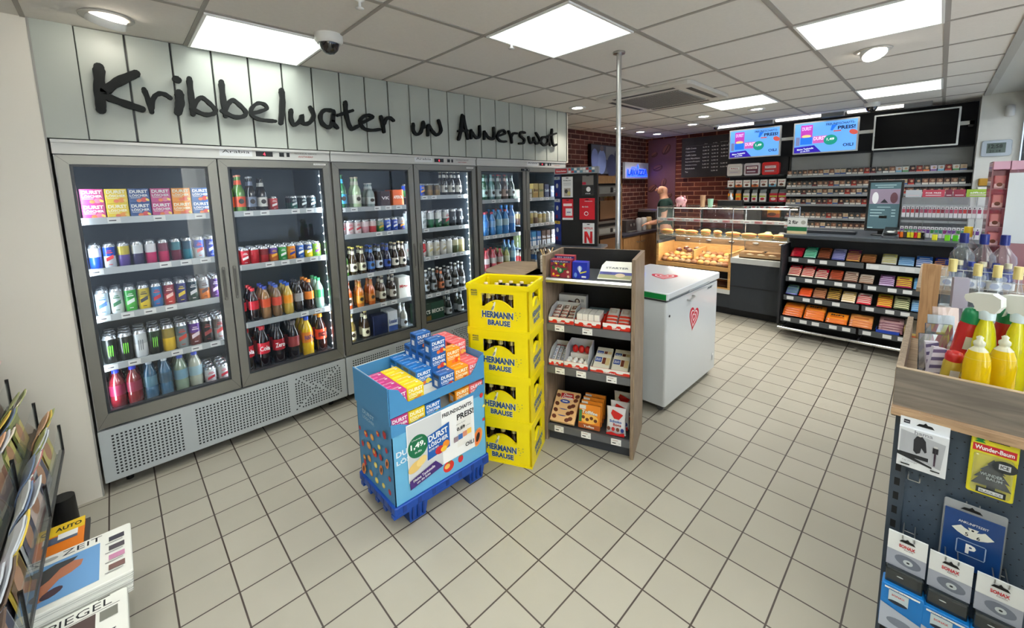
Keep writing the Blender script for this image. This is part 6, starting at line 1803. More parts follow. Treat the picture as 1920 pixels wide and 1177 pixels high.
for i, (c, c2, n) in enumerate((((230, 224, 210), (196, 60, 60), 'cream'), ((200, 40, 50), (226, 220, 216), 'red and white'), ((230, 150, 40), (190, 80, 40), 'amber'))):
    place('crt' + n, mk_smallbox(.2, .16, .08, c, c2, None, name='tobacco_carton'), (7.07, 2.24 - i * .26, 1.1565), RX, 'large %s tobacco carton seen through the glass case' % n, 'carton')

# screens
def mk_screen(w, h, on):
    def f():
        r = empty('wall_screen'); mb = MB(); fr = C((214, 216, 212), .35)
        mb.rbox(-w / 2, w / 2, 0, .05, 0, h, fr, .006, axis='y'); mb.build('housing', r)
        mb = MB(); P = Print(mb, front(0, -.0006, 0)); b = .018
        if not on: P.rect(-w / 2 + b, b, w - 2 * b, h - 2 * b, mat('screen_off', (5, 5, 7), .25, spec=.12))
        else:
            E_ = lambda n, c, s=1.0: emis('tv_' + n, c, s * .5)
            W, H = w - 2 * b, h - 2 * b; X = lambda u: -W / 2 + u * W; Z = lambda v: b + v * H
            P.rect(X(0), Z(0), W, H, E_('blue', (96, 160, 240)))
            P.rect(X(.1), Z(.52), W * .2, H * .42, E_('magenta', (176, 60, 170))); P.ell(X(.2), Z(.56), W * .08, H * .05, E_('cream', (226, 200, 130)))
            P.text('DURST', X(.2), Z(.82), W * .16, H * .12, E_('lilac', (214, 190, 240)), .03)
            P.rect(X(.1), Z(.28), W * .2, H * .24, E_('strong', (30, 110, 214))); P.rect(X(.31), Z(.3), W * .23, H * .24, E_('pinkish', (190, 90, 170))); P.text('DURST', X(.425), Z(.46), W * .2, H * .12, E_('palepink', (236, 214, 240)), .03)
            P.rect(X(0.02), Z(.25), W * .07, H * .3, E_('greyblue', (110, 120, 160)))
            P.ell(X(.6), Z(.38), W * .11, H * .17, E_('teal', (20, 140, 120)), 24); P.text('1,49', X(.6), Z(.4), W * .12, H * .1, E_('white', (226, 240, 236)), .03)
            P.poly([(X(0), Z(0)), (X(.46), Z(0)), (X(.34), Z(.24)), (X(0), Z(.2))], E_('violet', (44, 24, 160))); P.text('Meine Tankstelle', X(.19), Z(.13), W * .28, H * .06, E_('white', (226, 240, 236)), .02, rot=.08); P.text('um die Ecke', X(.19), Z(.055), W * .16, H * .05, E_('white', (226, 240, 236)), .02, rot=.08)
            P.poly([(X(.62), Z(.68)), (X(.7), Z(.88)), (X(.61), Z(.86)), (X(.59), Z(.7))], E_('strong', (30, 110, 214))); P.rect(X(.64), Z(.64), W * .12, H * .04, E_('brick', (190, 80, 70))); P.ell(X(.95), Z(.58), W * .07, H * .08, E_('brick', (190, 80, 70)), 12, -.5)
            P.text('FREUNDSCHAFTS-', X(.74), Z(.9), W * .45, H * .075, E_('ink', (10, 22, 60), .3), .01); P.text('PREIS!', X(.84), Z(.76), W * .27, H * .12, E_('ink', (10, 22, 60), .3), .03); P.text('OILI', X(.88), Z(.18), W * .16, H * .1, E_('ink', (10, 22, 60), .3), .02)
        mb.build('display', r); return r
    return f
place('tvon', mk_screen(.69, .43, True), (7.0, 1.99, 2.055), RX, 'wall screen with blue promotion, directly beside the menu board', 'screen', 'promotion screens')
place('tvon', mk_screen(.69, .43, True), (7.0, 1.135, 2.055), RX, 'wall screen with blue promotion, between the other two screens', 'screen', 'promotion screens', scale=(1.03, 1, 1))
place('tvoff', mk_screen(.745, .43, False), (7.0, .265, 2.045), RX, 'black switched off wall screen in silver frame near the white pillar', 'screen')
mb = MB(); mb.box(7.05, 7.12, -.22, 2.36, 2.27, 2.31, C((206, 206, 200), .5)); mb.box(7.05, 7.42, -.22, -.18, 2.27, 2.31, C((206, 206, 200), .5)); mb.box(7.05, 7.42, 2.32, 2.36, 2.27, 2.31, C((206, 206, 200), .5))
tag(mb.build('screen_mounting_bar'), 'long white mounting bar running behind the three wall screens', 'bar')
# menu board
r = empty('menu_board', (7.44, 3.27, 1.80), RX)
tag(r, 'large dark chalk style coffee menu board with white price columns', 'menu board')
mb = MB(); mb.box(0, .83, 0, .04, 0, .69, C((58, 54, 54), .6)); mb.build('board', r)
mb = MB(); P = Print(mb, front(0, -.0004, 0)); cw = C((236, 234, 230), .6)
MENU = ['Caffè Crema', 'Cappuccino', 'Caffè Latte', 'Latte Macchiato', 'Espresso/Doppio', 'Schokogrosso', 'Schokolade', 'Tee']
PR = [('2,10 €', '2,90 €', '3,20 €'), ('2,80 €', '2,90 €', '3,40 €'), ('2,80 €', '2,90 €', '3,40 €'), ('2,80 €', '2,90 €', '3,40 €'), ('2,20 €', '2,90 €', ''), ('2,80 €', '2,90 €', '3,40 €'), ('2,40 €', '2,80 €', '3,20 €'), ('', '2,00 €', '')]
for i, m_ in enumerate(MENU):
    z = .505 - i * .058; wt = .017 * len(m_)
    P.text(m_, .07 + wt / 2, z, wt, .026, cw, .03)
    for k, p_ in enumerate(PR[i]):
        if p_: P.text(p_, .42 + k * .15, z + .004, .11, .024, cw, .03)
P.text('klein', .42, .565, .05, .014, cw); P.text('to Go', .57, .568, .07, .014, cw); P.text('spezial', .71, .572, .12, .014, cw); P.rect(.08, .545, .6, .002, C((150, 148, 144), .6))
mb.build('menu_lettering', r)

# ------------------------------------------------------------------ coffee corner
r = empty('coffee_counter', (5.78, 3.45, 0))
tag(r, 'oak fronted coffee counter with dark worktop along the brick wall', 'counter')
oakc = wood_mat('warm_oak', (140, 100, 62), (178, 134, 88), 'z')
mb = MB(); mb.box(0, 1.65, .02, .5, .08, .86, oakc); mb.box(0, 1.65, .06, .5, 0, .08, BLACK); mb.build('cabinet', r)
mb = MB(); mb.rbox(-.02, 1.68, -.02, .53, .86, .9, C((52, 52, 62), .3), .005, axis='x'); mb.build('worktop', r)
for k in range(3):
    mb = MB(); mb.box(.02 + k * .54, .54 + k * .54, 0, .02, .1, .84, oakc); d_ = mb.build('cabinet_door', r)
    hx = (.48 if k % 2 == 0 else .08) + k * .54
    mb = MB(); mb.tube([(hx - .05, 0, .76), (hx - .03, -.02, .745), (hx + .03, -.02, .745), (hx + .05, 0, .76)], .005, STEEL, 6); mb.build('handle', d_)
r = empty('coffee_machine', (6.15, 3.6, .9)); tag(r, 'grey and black coffee machine on the dark worktop by the brick wall', 'coffee machine')
mb = MB(); mb.rbox(0, .3, 0, .3, 0, .2, C((70, 66, 66), .3), .02); mb.build('housing', r)
mb = MB(); mb.rbox(.03, .27, -.05, 0, .0, .02, STEEL, .01); mb.build('drip_tray', r)
mb = MB(); mb.cyl((.1, -.02, .1), (.1, -.02, .14), .012, STEEL, 8); mb.cyl((.2, -.02, .1), (.2, -.02, .14), .012, STEEL, 8); mb.build('spout', r)
for i, (x, c, l) in enumerate(((6.55, (170, 172, 176), 'grey metal jug on the coffee counter'), (6.72, (206, 204, 200), 'white cup nest beside the grey jug'), (6.9, (186, 160, 120), 'tan paper bag cup near the bald man'))):
    mb = MB(); mb.lathe([(.045, 0), (.055, .12), (.05, .2), (.04, .22)], C(c, .35), 16); tag(mb.build('jug', None, (x, 3.6, .9)), l, 'jug')
r = empty('coffee_machine', (7.05, 3.5, .9)); tag(r, 'chrome espresso machine beside the person in the corner', 'coffee machine')
mb = MB(); mb.rbox(0, .35, 0, .4, 0, .34, STEEL, .02); mb.build('housing', r); mb = MB(); mb.box(-.1, 0, .05, .35, .2, .3, BLACK); mb.build('brew_group', r)
# oven tower
r = empty('baking_oven_tower', (5.02, 3.42, 0)); tag(r, 'tall oak framed tower with two glass fronted baking ovens by the pole', 'oven')
mb = MB(); mb.box(0, .025, 0, .5, 0, 1.83, oakc); mb.box(.65, .675, 0, .5, 0, 1.83, oakc); mb.box(0, .675, 0, .5, 1.72, 1.83, oakc); mb.box(.025, .65, .1, .5, 0, 1.72, C((34, 32, 32), .5)); mb.build('cabinet', r)
for k, z in enumerate((1.13, .62)):
    mb = MB(); mb.box(.03, .645, .0, .4, z, z + .56 if k == 0 else z + .46, C((96, 92, 86), .35)); ov = mb.build('oven', r)
    mb = MB(); mb.box(.045, .50, -.012, 0, z + .04, z + (.4 if k == 0 else .34), mat('oven_glass', (40, 28, 22), .1, coat=.6)); mb.box(.06, .48, -.014, -.012, z + .07, z + .34 if k == 0 else z + .28, emis('oven_glow', (96, 66, 40), .06)); mb.build('oven_door', ov)
    mb = MB(); mb.box(.045, .64, -.01, 0, z + .44 if k == 0 else z + .36, z + .54 if k == 0 else z + .44, C((130, 128, 122), .4)); mb.box(.33, .4, -.012, -.01, z + .455 if k == 0 else z + .37, z + .53 if k == 0 else z + .43, BLACK)
    P = Print(mb, front(0, -.0102, 0)); P.rect(.42, z + .47 if k == 0 else z + .38, .2, .006, WHITE); P.rect(.42, z + .5 if k == 0 else z + .4, .16, .006, WHITE); mb.build('control_panel', ov)
# picture above the oven
r = empty('wall_photo', (5.6, 3.93, 1.88)); tag(r, 'large dark blue photo print of people on the brick wall behind the pole', 'picture')
mb = MB(); mb.box(0, .9, 0, .06, 0, .48, BLACK); mb.build('frame', r)
mb = MB(); P = Print(mb, front(0, -.0005, 0)); P.rect(.01, .01, .88, .46, C((60, 66, 84), .5)); P.rect(.42, .24, .46, .22, C((110, 112, 120), .5)); P.ell(.3, .2, .13, .2, C((110, 126, 176), .5)); P.ell(.1, .25, .1, .16, C((96, 110, 160), .5)); P.ell(.6, .14, .15, .2, C((44, 50, 80), .5)); P.ell(.3, .42, .05, .045, C((96, 84, 90), .5)); P.ell(.75, .3, .07, .12, C((40, 46, 66), .5)); P.rect(.78, .02, .08, .02, WHITE); mb.build('print', r)
# lit sign
r = empty('lit_wall_sign', (6.62, 3.92, 1.81)); tag(r, 'white wall sign with glowing blue letters on the brick wall', 'sign')
mb = MB(); mb.box(0, .84, 0, .05, 0, .29, C((176, 180, 196), .4)); mb.build('panel', r)
mb = MB(); P = Print(mb, front(0, -.012, 0)); nb = emis('neon_blue', (20, 60, 255), 3)
P.text('LAVAZZA', .42, .11, .72, .12, nb, .05); P.rect(.06, .035, .72, .012, nb); P.poly([(.4, .18), (.46, .18), (.445, .23), (.43, .26), (.415, .23)], nb); P.rect(.2, .19, .2, .01, nb); mb.build('glowing_letters', r)
mb = MB(); P = Print(mb, front(0, -.014, 0)); P.text('LAVAZZA', .42, .11, .69, .1, C((10, 14, 60), .4), .01); mb.build('letter_faces', r)

# ------------------------------------------------------------------ gift card stand
FG = Frame(3.2, 2.6, math.atan2(-.94, .342))
r = empty('gift_card_stand', (FG.x, FG.y, 0), FG.a); tag(r, 'tall black gift card stand between the high table and the pole', 'stand')
mb = MB(); mb.box(0, .36, 0, .04, 1.1, 1.80, C((16, 16, 18), .5)); mb.build('card_panel', r)
mb = MB(); T = Matrix.Rotation(2.45, 4, 'Z'); mb.box(0, .13, -.015, .0, 1.1, 1.80, C((30, 40, 90), .5), T); mb.build('side_wing', r)
mb = MB(); mb.box(-.06, .37, -.03, .05, 1.80, 1.862, C((150, 152, 156), .4)); P = Print(mb, front(0, -.0305, 0)); P.rect(-.05, 1.808, .12, .045, C((170, 40, 50), .5)); P.text('Gutscheine', .01, 1.83, .1, .016, PAPER, .02)
for i in range(9):
    for k in range(2): P.rect(.085 + i * .029, 1.81 + k * .024, .025, .02, C([(226, 226, 226), (190, 60, 60), (60, 120, 150), (226, 226, 226), (110, 150, 170), (210, 210, 210)][(i + k) % 6], .5))
mb.build('header', r)
mb = MB(); mb.rbox(-.12, .42, -.12, .2, 1.075, 1.1, C((96, 100, 108), .35), .02); mb.box(.1, .3, .0, .12, .02, 1.075, BLACK); mb.rbox(-.05, .4, -.1, .25, 0, .02, BLACK, .02); mb.build('base', r)
for i in range(3):
    pass
def mk_card(w, h, c, parts):
    def f():
        mb = MB(); mb.box(-w / 2, w / 2, -.006, 0, 0, h, C(c, .4)); P = Print(mb, front(0, -.0062, 0))
        for p_ in parts:
            if p_[0] == 'r': P.rect(p_[1] * w, p_[2] * h, p_[3] * w, p_[4] * h, C(p_[5], .4))
            if p_[0] == 'e': P.ell(p_[1] * w, p_[2] * h, p_[3] * w, p_[4] * h, C(p_[5], .4))
            if p_[0] == 't': P.text(p_[1], p_[2] * w, p_[3] * h, p_[4] * w, p_[5] * h, C(p_[6], .4), .03)
            if p_[0] == 'p': P.poly([(a * w, b * h) for a, b in p_[1]], C(p_[2], .4))
        P.ell(0, .94 * h, .14 * w, .02 * h, C((20, 20, 20), .5))
        return mb.build('gift_card')
    return f
Wt = (226, 226, 226)
cards = [(.065, 1.575, .11, .2, Wt, [('r', -.3, .05, .6, .4, (170, 160, 150)), ('e', -.1, .3, .15, .1, (60, 60, 60)), ('e', .15, .2, .15, .1, (200, 190, 120)), ('r', -.35, .6, .7, .02, (150, 150, 150)), ('r', -.35, .68, .7, .02, (150, 150, 150)), ('t', 'ROBLOX', 0, .82, .7, .05, (90, 90, 90))], 'white gift card with small game picture, upper corner of the black stand'),
         (.068, 1.355, .11, .205, (206, 34, 50), [('r', -.5, 0, 1, .1, Wt), ('r', -.2, .2, .62, .35, Wt), ('r', -.4, .66, .8, .12, (240, 220, 220)), ('r', -.08, .34, .35, .05, (120, 120, 160))], 'red and white gift card below the white one on the black stand'),
         (.27, 1.59, .12, .2, (40, 40, 42), [('r', -.45, .5, .9, .45, (120, 116, 112)), ('r', -.45, .52, .3, .12, (190, 30, 60)), ('e', .05, .3, .18, .12, Wt), ('t', 'STEAM', 0, .1, .4, .05, Wt)], 'dark gaming gift card with round white emblem, upper row of the stand'),
         (.262, 1.36, .15, .205, (210, 24, 44), [('e', -.05, .28, .14, .1, Wt), ('e', -.05, .28, .1, .07, (210, 24, 44)), ('t', 'für Dich', -.12, .6, .4, .07, Wt), ('t', 'Nintendo', .1, .86, .5, .04, Wt)], 'plain bright red gift card in the middle row of the stand'),
         (.275, 1.125, .115, .2, Wt, [('t', 'NETFLIX', 0, .75, .8, .1, (200, 20, 30)), ('p', [(-.35, .02), (-.15, .02), (-.15, .6), (-.35, .6)], (190, 16, 26)), ('p', [(.15, .02), (.35, .02), (.35, .6), (.15, .6)], (190, 16, 26)), ('p', [(-.35, .6), (-.12, .6), (.35, .02), (.12, .02)], (226, 30, 40))], 'white gift card with large red folded letter, lowest on the stand')]
for x, z, w, h, c, pr, l in cards: tag(mk_card(w, h, c, pr)(), l, 'gift card').matrix_world = Matrix.Translation(FG.p(x, -.002, z)) @ Matrix.Rotation(FG.a, 4, 'Z')
for i, z in enumerate((1.58, 1.36, 1.14)):
    o = mk_card(.11, .2, (30, 50, 140), [('e', .0, .55, .2, .12, Wt), ('r', -.5, .85, 1, .15, [(200, 206, 214), (200, 206, 214), (226, 180, 40)][i]), ('e', -.1, .12, .18, .1, (170, 30, 50))])()
    tag(o, 'blue gift card on the side wing of the black stand, %s' % ['upper', 'middle', 'lower with yellow top'][i], 'gift card')
    o.matrix_world = Matrix.Translation(FG.p(0, 0, z)) @ Matrix.Rotation(FG.a + 2.45 + PI, 4, 'Z') @ Matrix.Translation((-.067, -.001, 0))

# ------------------------------------------------------------------ pillar details
r = empty('digital_clock', (6.9, -.385, 1.9), RX); tag(r, 'silver digital wall clock on the white pillar', 'clock')
mb = MB(); mb.rbox(-.10, .115, 0, .02, -.005, .165, C((176, 186, 196), .3), .02, axis='y'); mb.build('case', r)
mb = MB(); P = Print(mb, front(0, -.0005, 0)); P.rect(-.062, .03, .135, .105, C((84, 98, 92), .3)); P.text('12:58', .0, .1, .1, .04, C((30, 36, 34), .4), .02); P.text('21 14', .0, .05, .08, .025, C((30, 36, 34), .4), .01); mb.build('lcd', r)
mb = MB(); mb.rbox(-.05, .05, 0, .05, 0, .08, C((176, 130, 30), .5), .015); mb.tube([(.03, .01, .08), (.06, -.01, .11), (.11, 0, .08), (.1, .02, -.1)], .004, BLACK, 6)
tag(mb.build('cable_junction_box', None, (6.87, -.34, 1.58), RX), 'yellow cable reel box with black wires on the white pillar', 'cable box')
mb = MB(); mb.rbox(-.05, .03, 0, .04, 0, .11, C((216, 216, 210), .4), .006); mb.rbox(-.05, .03, 0, .04, -.09, -.006, C((216, 216, 210), .4), .006)
tag(mb.build('wall_socket', None, (6.88, -.34, 1.46), RX), 'white double wall socket below the yellow cable box', 'socket')
mb = MB(); mb.lathe([(.02, 0), (.035, .01), (.035, .11), (.02, .12)], C((200, 200, 196), .5), 12)
tag(mb.build('pillar_sensor', None, (6.88, -.455, 2.3), 0), 'small white sensor high on the pillar edge beside the window', 'sensor')
# ------------------------------------------------------------------ person behind the bakery counter
def skin_obj(name, chains, m, parent=None, sub=2):
    """chains: lists of (x, y, z, r); a first point equal to an existing one joins there"""
    V = []; Ed = []; Rr = []; idx = {}
    for ch in chains:
        prev = None
        for p in ch:
            k = (round(p[0], 4), round(p[1], 4), round(p[2], 4))
            if k not in idx:
                idx[k] = len(V); V.append(p[:3]); Rr.append(p[3])
            if prev is not None: Ed.append((prev, idx[k]))
            prev = idx[k]
    me = bpy.data.meshes.new(name); me.from_pydata(V, Ed, []); me.materials.append(m)
    o = bpy.data.objects.new(name, me); COL.objects.link(o)
    if parent: o.parent = parent
    o.modifiers.new('skin', 'SKIN').use_smooth_shade = True
    if me.skin_vertices:
        for i, sv in enumerate(me.skin_vertices[0].data):
            r_ = Rr[i]; sv.radius = r_ if isinstance(r_, tuple) else (r_, r_)
            sv.use_root = i == 0
    s_ = o.modifiers.new('sub', 'SUBSURF'); s_.levels = sub; s_.render_levels = sub
    return o

sk = mat('skin_tone', (206, 150, 122), .5, noise=.06)
def hand(sx, wx, wy, wz):
    W = (wx, wy, wz, .026); Pm = (wx, wy - .055, wz - .01, .03)
    ch = [[W, Pm]]
    for j, (dx, L) in enumerate(((-.028, .062), (-.01, .072), (.01, .068), (.027, .055))):
        ch.append([Pm, (wx + dx, wy - .09, wz - .012, .0095), (wx + dx * 1.15, wy - .09 - L * .5, wz - .028, .0085), (wx + dx * 1.1, wy - .09 - L * .75, wz - .052, .0075)])
    ch.append([W, (wx - sx * .03, wy - .035, wz + .004, .012), (wx - sx * .045, wy - .07, wz - .01, .009), (wx - sx * .04, wy - .095, wz - .02, .008)])
    return ch
chains = [[(0, 0, .95, .12), (0, -.01, 1.1, .11), (0, -.02, 1.28, .125), (0, -.03, 1.40, .10), (0, -.05, 1.475, .056), (0, -.07, 1.535, (.068, .078)), (0, -.075, 1.60, (.078, .098)), (0, -.06, 1.655, (.066, .082))],
          [(0, -.075, 1.60, .09), (0, -.125, 1.535, .034)]]
for sx in (-1, 1):
    chains.append([(0, -.03, 1.40, .10), (sx * .15, -.02, 1.395, .062), (sx * .22, -.02, 1.15, .045), (sx * .18, -.16, 1.07, .034), (sx * .16, -.22, 1.06, .026)])
    chains += hand(sx, sx * .16, -.22, 1.06)
    chains.append([(0, 0, .95, .12), (sx * .1, 0, .86, .085), (sx * .1, -.01, .5, .06), (sx * .1, .01, .1, .042), (sx * .1, -.12, .045, .035)])
body = skin_obj('person', chains, sk)
body.location = (6.40, 3.03, 0.012); body.rotation_euler = (0, 0, -2.80)
tag(body, 'bald person in a dark green shirt bending over work behind the bakery counter', 'person')
gshirt = C((20, 52, 46), .8)
sc_ = [[(0, 0, .92, .14), (0, -.01, 1.1, .135), (0, -.02, 1.28, .148), (0, -.025, 1.395, .115), (0, -.035, 1.445, .075)]]
for sx in (-1, 1): sc_.append([(0, -.025, 1.395, .115), (sx * .155, -.02, 1.39, .078), (sx * .205, -.04, 1.22, .062)])
skin_obj('shirt', sc_, gshirt, body)
tr = [[(0, 0, .96, .14), (0, 0, .90, .13)]]
for sx in (-1, 1): tr.append([(0, 0, .90, .13), (sx * .1, 0, .82, .1), (sx * .1, -.01, .5, .075), (sx * .1, .01, .12, .06)])
skin_obj('trousers', tr, C((34, 36, 42), .8), body)
for sx in (-1, 1):
    mb = MB(); mb.rbox(sx * .1 - .045, sx * .1 + .045, -.19, .07, -.01, .085, BLACK, .03); mb.build('shoe', body)
    mb = MB(); mb.ball((sx * .03, -.158, 1.61), .011, .008, .008, C((240, 236, 230), .3), 10, 6); mb.ball((sx * .03, -.164, 1.61), .005, .004, .005, BLACK, 8, 5); mb.build('eye', body)
    mb = MB(); mb.ball((sx * .082, -.06, 1.595), .012, .02, .032, sk, 10, 8); mb.build('ear', body)
    mb = MB(); mb.ball((sx * .03, -.162, 1.628), .018, .006, .004, C((120, 84, 60), .7), 8, 4); mb.build('eyebrow', body)
mb = MB(); mb.add([(-.014, -.155, 1.61), (.014, -.155, 1.61), (0, -.158, 1.625), (-.018, -.165, 1.573), (.018, -.165, 1.573), (0, -.192, 1.58), (0, -.165, 1.567)], [(0, 2, 5, 3), (2, 1, 4, 5), (3, 5, 6), (5, 4, 6)], sk, smooth=True); mb.build('nose', body)
mb = MB(); mb.ball((0, -.152, 1.547), .024, .008, .006, C((170, 96, 88), .5), 10, 5); mb.build('mouth', body)

# ------------------------------------------------------------------ near gondola with car accessories
GXF, GY0 = 1.75, .045
r = empty('accessory_gondola', (GXF, GY0, 0), RX)
tag(r, 'blue grey perforated gondola end with oak gallery top beside the aisle', 'shelf')
peg = mat('pegboard_blue_grey', (66, 82, 100), .42, .15)
slot = C((10, 12, 16), .7)
mb = MB(); mb.box(.035, .595, .0, .02, .02, .925, peg)
P = Print(mb, front(0, -.0002, 0))
for i in range(22):
    for j in range(36):
        x, z = .05 + i * .0255, .03 + j * .0252
        P.ell(x + (.012 if j % 2 else 0), z, .0024, .0017, slot, 6); P.k = 1
mb.build('perforated_panel', r)
mb = MB(); mb.box(.0, .035, -.008, .03, .02, .925, C((58, 70, 84), .4)); P = Print(mb, front(0, -.0082, 0))
for j in range(18): P.rect(.011, .03 + j * .05, .013, .026, slot, z=.0002)
mb.build('slotted_upright', r)
mb = MB(); mb.box(0, .595, .02, .76, .02, .90, C((60, 72, 88), .5)); mb.box(0.005, .59, .03, .74, 0, .02, BLACK); mb.build('core', r)
mb = MB(); mb.box(-.012, .6, -.03, .03, .925, .948, wood_mat('oak_ledge', (150, 120, 92), (196, 164, 130), 'x')); mb.build('ledge', r)
gal = wood_mat('smoked_oak_gallery', (104, 96, 88), (140, 130, 118), 'x', scale=3.0)
mb = MB(); mb.prismx([(-.005, .948), (.012, .948), (.022, 1.068), (.008, 1.070)], -.010, .6, gal); mb.box(-.01, .6, .007, .023, 1.069, 1.071, C((176, 156, 130), .5))
mb.box(-.012, .006, .02, .76, .90, 1.06, OAK); mb.build('gallery_board', r)
mb = MB(); mb.box(.0, .595, .02, .76, .90, .965, OAKX); mb.build('platform', r)
FGo = Frame(GXF, GY0, RX)
PZ = .9655

def mk_hook(n=1, L=.12):
    def f():
        mb = MB()
        for x in (-.013, .013): mb.tube([(x, 0, 0), (x, -L, .003), (x, -L - .006, .018)], .0016, STEEL, 6)
        mb.cyl((-.013, -.01, -.02), (.013, -.01, -.02), .0014, STEEL, 6)
        return mb.build('double_hook')
    return f
def hook(key, x, z, L, label):
    return place('hook%g' % L, mk_hook(1, L), FGo.p(x, -.0004, z), RX, label, 'hook', 'wire hooks on the pegboard')
def hole(P, y, w=.03): P.poly([(-w * .5, y), (w * .5, y), (w * .35, y + .008), (w * .12, y + .009), (0, y + .015), (-w * .12, y + .009), (-w * .35, y + .008)], slot)
# charger pack
def gp(x1, d=.02): return x1
mb = MB(); W, H = .108, .158
hama_w = C((224, 228, 234), .35)
mb.box(0, W, -.028, 0, 0, H - .03, hama_w); mb.box(0, W, -.016, -.014, H - .03, H, hama_w)
P = Print(mb, front(0, -.0284, 0)); P.poly([(.004, .045), (W - .012, .022), (W - .006, .105), (.004, .12)], C((176, 180, 188), .3))
P.rect(.004, .036, W * .6, .012, C((30, 34, 40), .4)); P.poly([(0, .048), (.0, .036), (W * .72, .018), (W * .72, .024)], C((36, 40, 46), .4))
P.poly([(.035, .06), (.042, .052), (.05, .058), (.052, .075), (.06, .062), (.064, .066), (.06, .1), (.052, .112), (.04, .11), (.034, .096)], C((40, 42, 50), .3)); P.ell(.047, .113, .004, .003, C((220, 220, 220), .3))
P.rect(.076, .07, .012, .018, C((40, 40, 48), .3)); P.rect(.078, .088, .008, .006, C((206, 206, 206), .3)); P.rect(.080, .03, .004, .04, C((60, 40, 60), .3))
P.text('hama', W * .5, .121, .04, .012, C((150, 154, 164), .4), .02); P.text('Car Charger', .03, .022, .035, .007, C((120, 124, 132), .4)); P.rect(.01, .008, .02, .004, INK); P.rect(.075, .012, .02, .004, INK)
P = Print(mb, front(0, -.0162, 0)); P.rect(.008, H - .02, .014, .012, C((30, 30, 50), .4)); P.text('hama', .015, H - .014, .01, .004, PAPER)
P.M = front(W * .52, -.0162, 0); hole(P, H - .02, .04)
tag(mb.build('charger_pack', None, FGo.p(.012, -.015, .772), RX), 'white hanging pack with black car charger and cable on the pegboard', 'pack')
hook('h', .066, .93, .012, 'wire hook carrying the white charger pack')
hook('h', .055, .735, .05, 'empty wire hook below the white charger pack')
# tree air freshener
mb = MB(); W, H = .09, .19
yl = C((232, 222, 40), .35)
mb.rbox(0, W, -.006, 0, 0, H, yl, .006, axis='y'); mb.rbox(.007, W - .007, -.02, -.006, .012, .128, clear('blister', (226, 232, 236), .1, .04, .6), .008, axis='y')
P = Print(mb, front(0, -.0065, 0)); P.poly([(.0, .128), (W, .122), (W, .15), (0, .15)], yl); P.rect(.004, .132, W - .008, .022, C((200, 30, 44), .4)); P.text('Wunder-Baum', W * .5, .143, W - .016, .013, PAPER, .03); 
tp = [(.016, .15), (.006, .0), ]
for k in range(3): P.poly([(.008 - .001 * (2 - k), .158 + k * .007), (.026 + .001 * (2 - k), .158 + k * .007), (.017, .17 + k * .006)], C((20, 150, 60), .4))
P.M = front(.052, -.0065, 0); hole(P, .168, .04)
tre = [(.0, .118), (.012, .1), (.008, .1), (.024, .08), (.018, .08), (.034, .055), (.024, .058), (.038, .034), (.008, .036), (.008, .024), (-.008, .024), (-.008, .036), (-.038, .034), (-.024, .058), (-.034, .055), (-.018, .08), (-.024, .08), (-.008, .1), (-.012, .1)]
mb.prism([(a + .046, b) for a, b in tre], -.0135, -.0115, C((34, 44, 46), .6))
P = Print(mb, front(0, -.0204, 0)); P.text('WUNDER-', .045, .073, .045, .009, C((170, 180, 180), .5), .02); P.text('BAUM', .05, .062, .03, .008, C((170, 180, 180), .5), .02)
P.ell(.066, .108, .024, .018, C((40, 46, 50), .4)); P.rect(.055, .1, .022, .016, C((206, 210, 214), .4)); P.text('ICE', .066, .108, .016, .01, INK, .03)
P.rect(.018, .014, .056, .018, C((28, 36, 44), .4)); P.rect(.023, .017, .046, .011, C((214, 218, 220), .4)); P.text('BLACK ICE', .046, .022, .04, .006, INK)
tag(mb.build('air_freshener_pack', None, FGo.p(.163, -.015, .752), RX), 'yellow blister pack with dark tree shaped air freshener', 'pack')
hook('h', .212, .925, .012, 'wire hook carrying the yellow tree pack')
# parking disc
mb = MB(); W, H = .118, .19
bl = C((16, 64, 130), .35)
mb.rbox(-.004, W + .004, -.004, 0, -.003, H + .014, clear('bag_film', (226, 230, 236), .3, .08, .6), .006, axis='y'); mb.box(0, W, -.008, -.004, 0, H - .014, bl)
P = Print(mb, front(0, -.0084, 0)); P.text('ANKUNFTSZEIT', W * .5, .148, .06, .007, PAPER, .01)
P.poly([(W * .5 - .01, .135), (W * .5 + .012, .135), (W * .5 + .001, .112)], C((226, 228, 220), .4)); P.ell(W * .5, .129, .003, .003, INK, 8)
P.poly([(W * .5 + .06 * math.cos(PI + t_ * PI / 12 * 1.0), .165 + .062 * math.sin(PI + t_ * PI / 12)) for t_ in range(3, 10)] + [(W * .5 + .034 * math.cos(PI + t_ * PI / 12), .16 + .034 * math.sin(PI + t_ * PI / 12)) for t_ in range(9, 2, -1)], C((226, 228, 220), .4))
P.text('5', W * .5 - .011, .113, .007, .011, INK, .02); P.text('6', W * .5 + .012, .112, .007, .011, INK, .02)
P.poly([(W * .5 - .028, .045), (W * .5 + .028, .045), (W * .5 + .03, .05), (W * .5 + .03, .088), (W * .5 + .026, .092), (W * .5 - .026, .092), (W * .5 - .03, .088), (W * .5 - .03, .05)], C((160, 180, 210), .4))
P.rect(W * .5 - .0275, .0475, .055, .042, bl); P.text('P', W * .5, .068, .021, .03, PAPER, .04)
P = Print(mb, front(W * .45, -.0044, 0)); hole(P, H - .006, .045)
tag(mb.build('parking_disc', None, FGo.p(.128, -.015, .502), RX), 'dark blue parking disc with white letter P in a clear bag', 'parking disc')
hook('h', .182, .695, .012, 'wire hook carrying the blue parking disc')
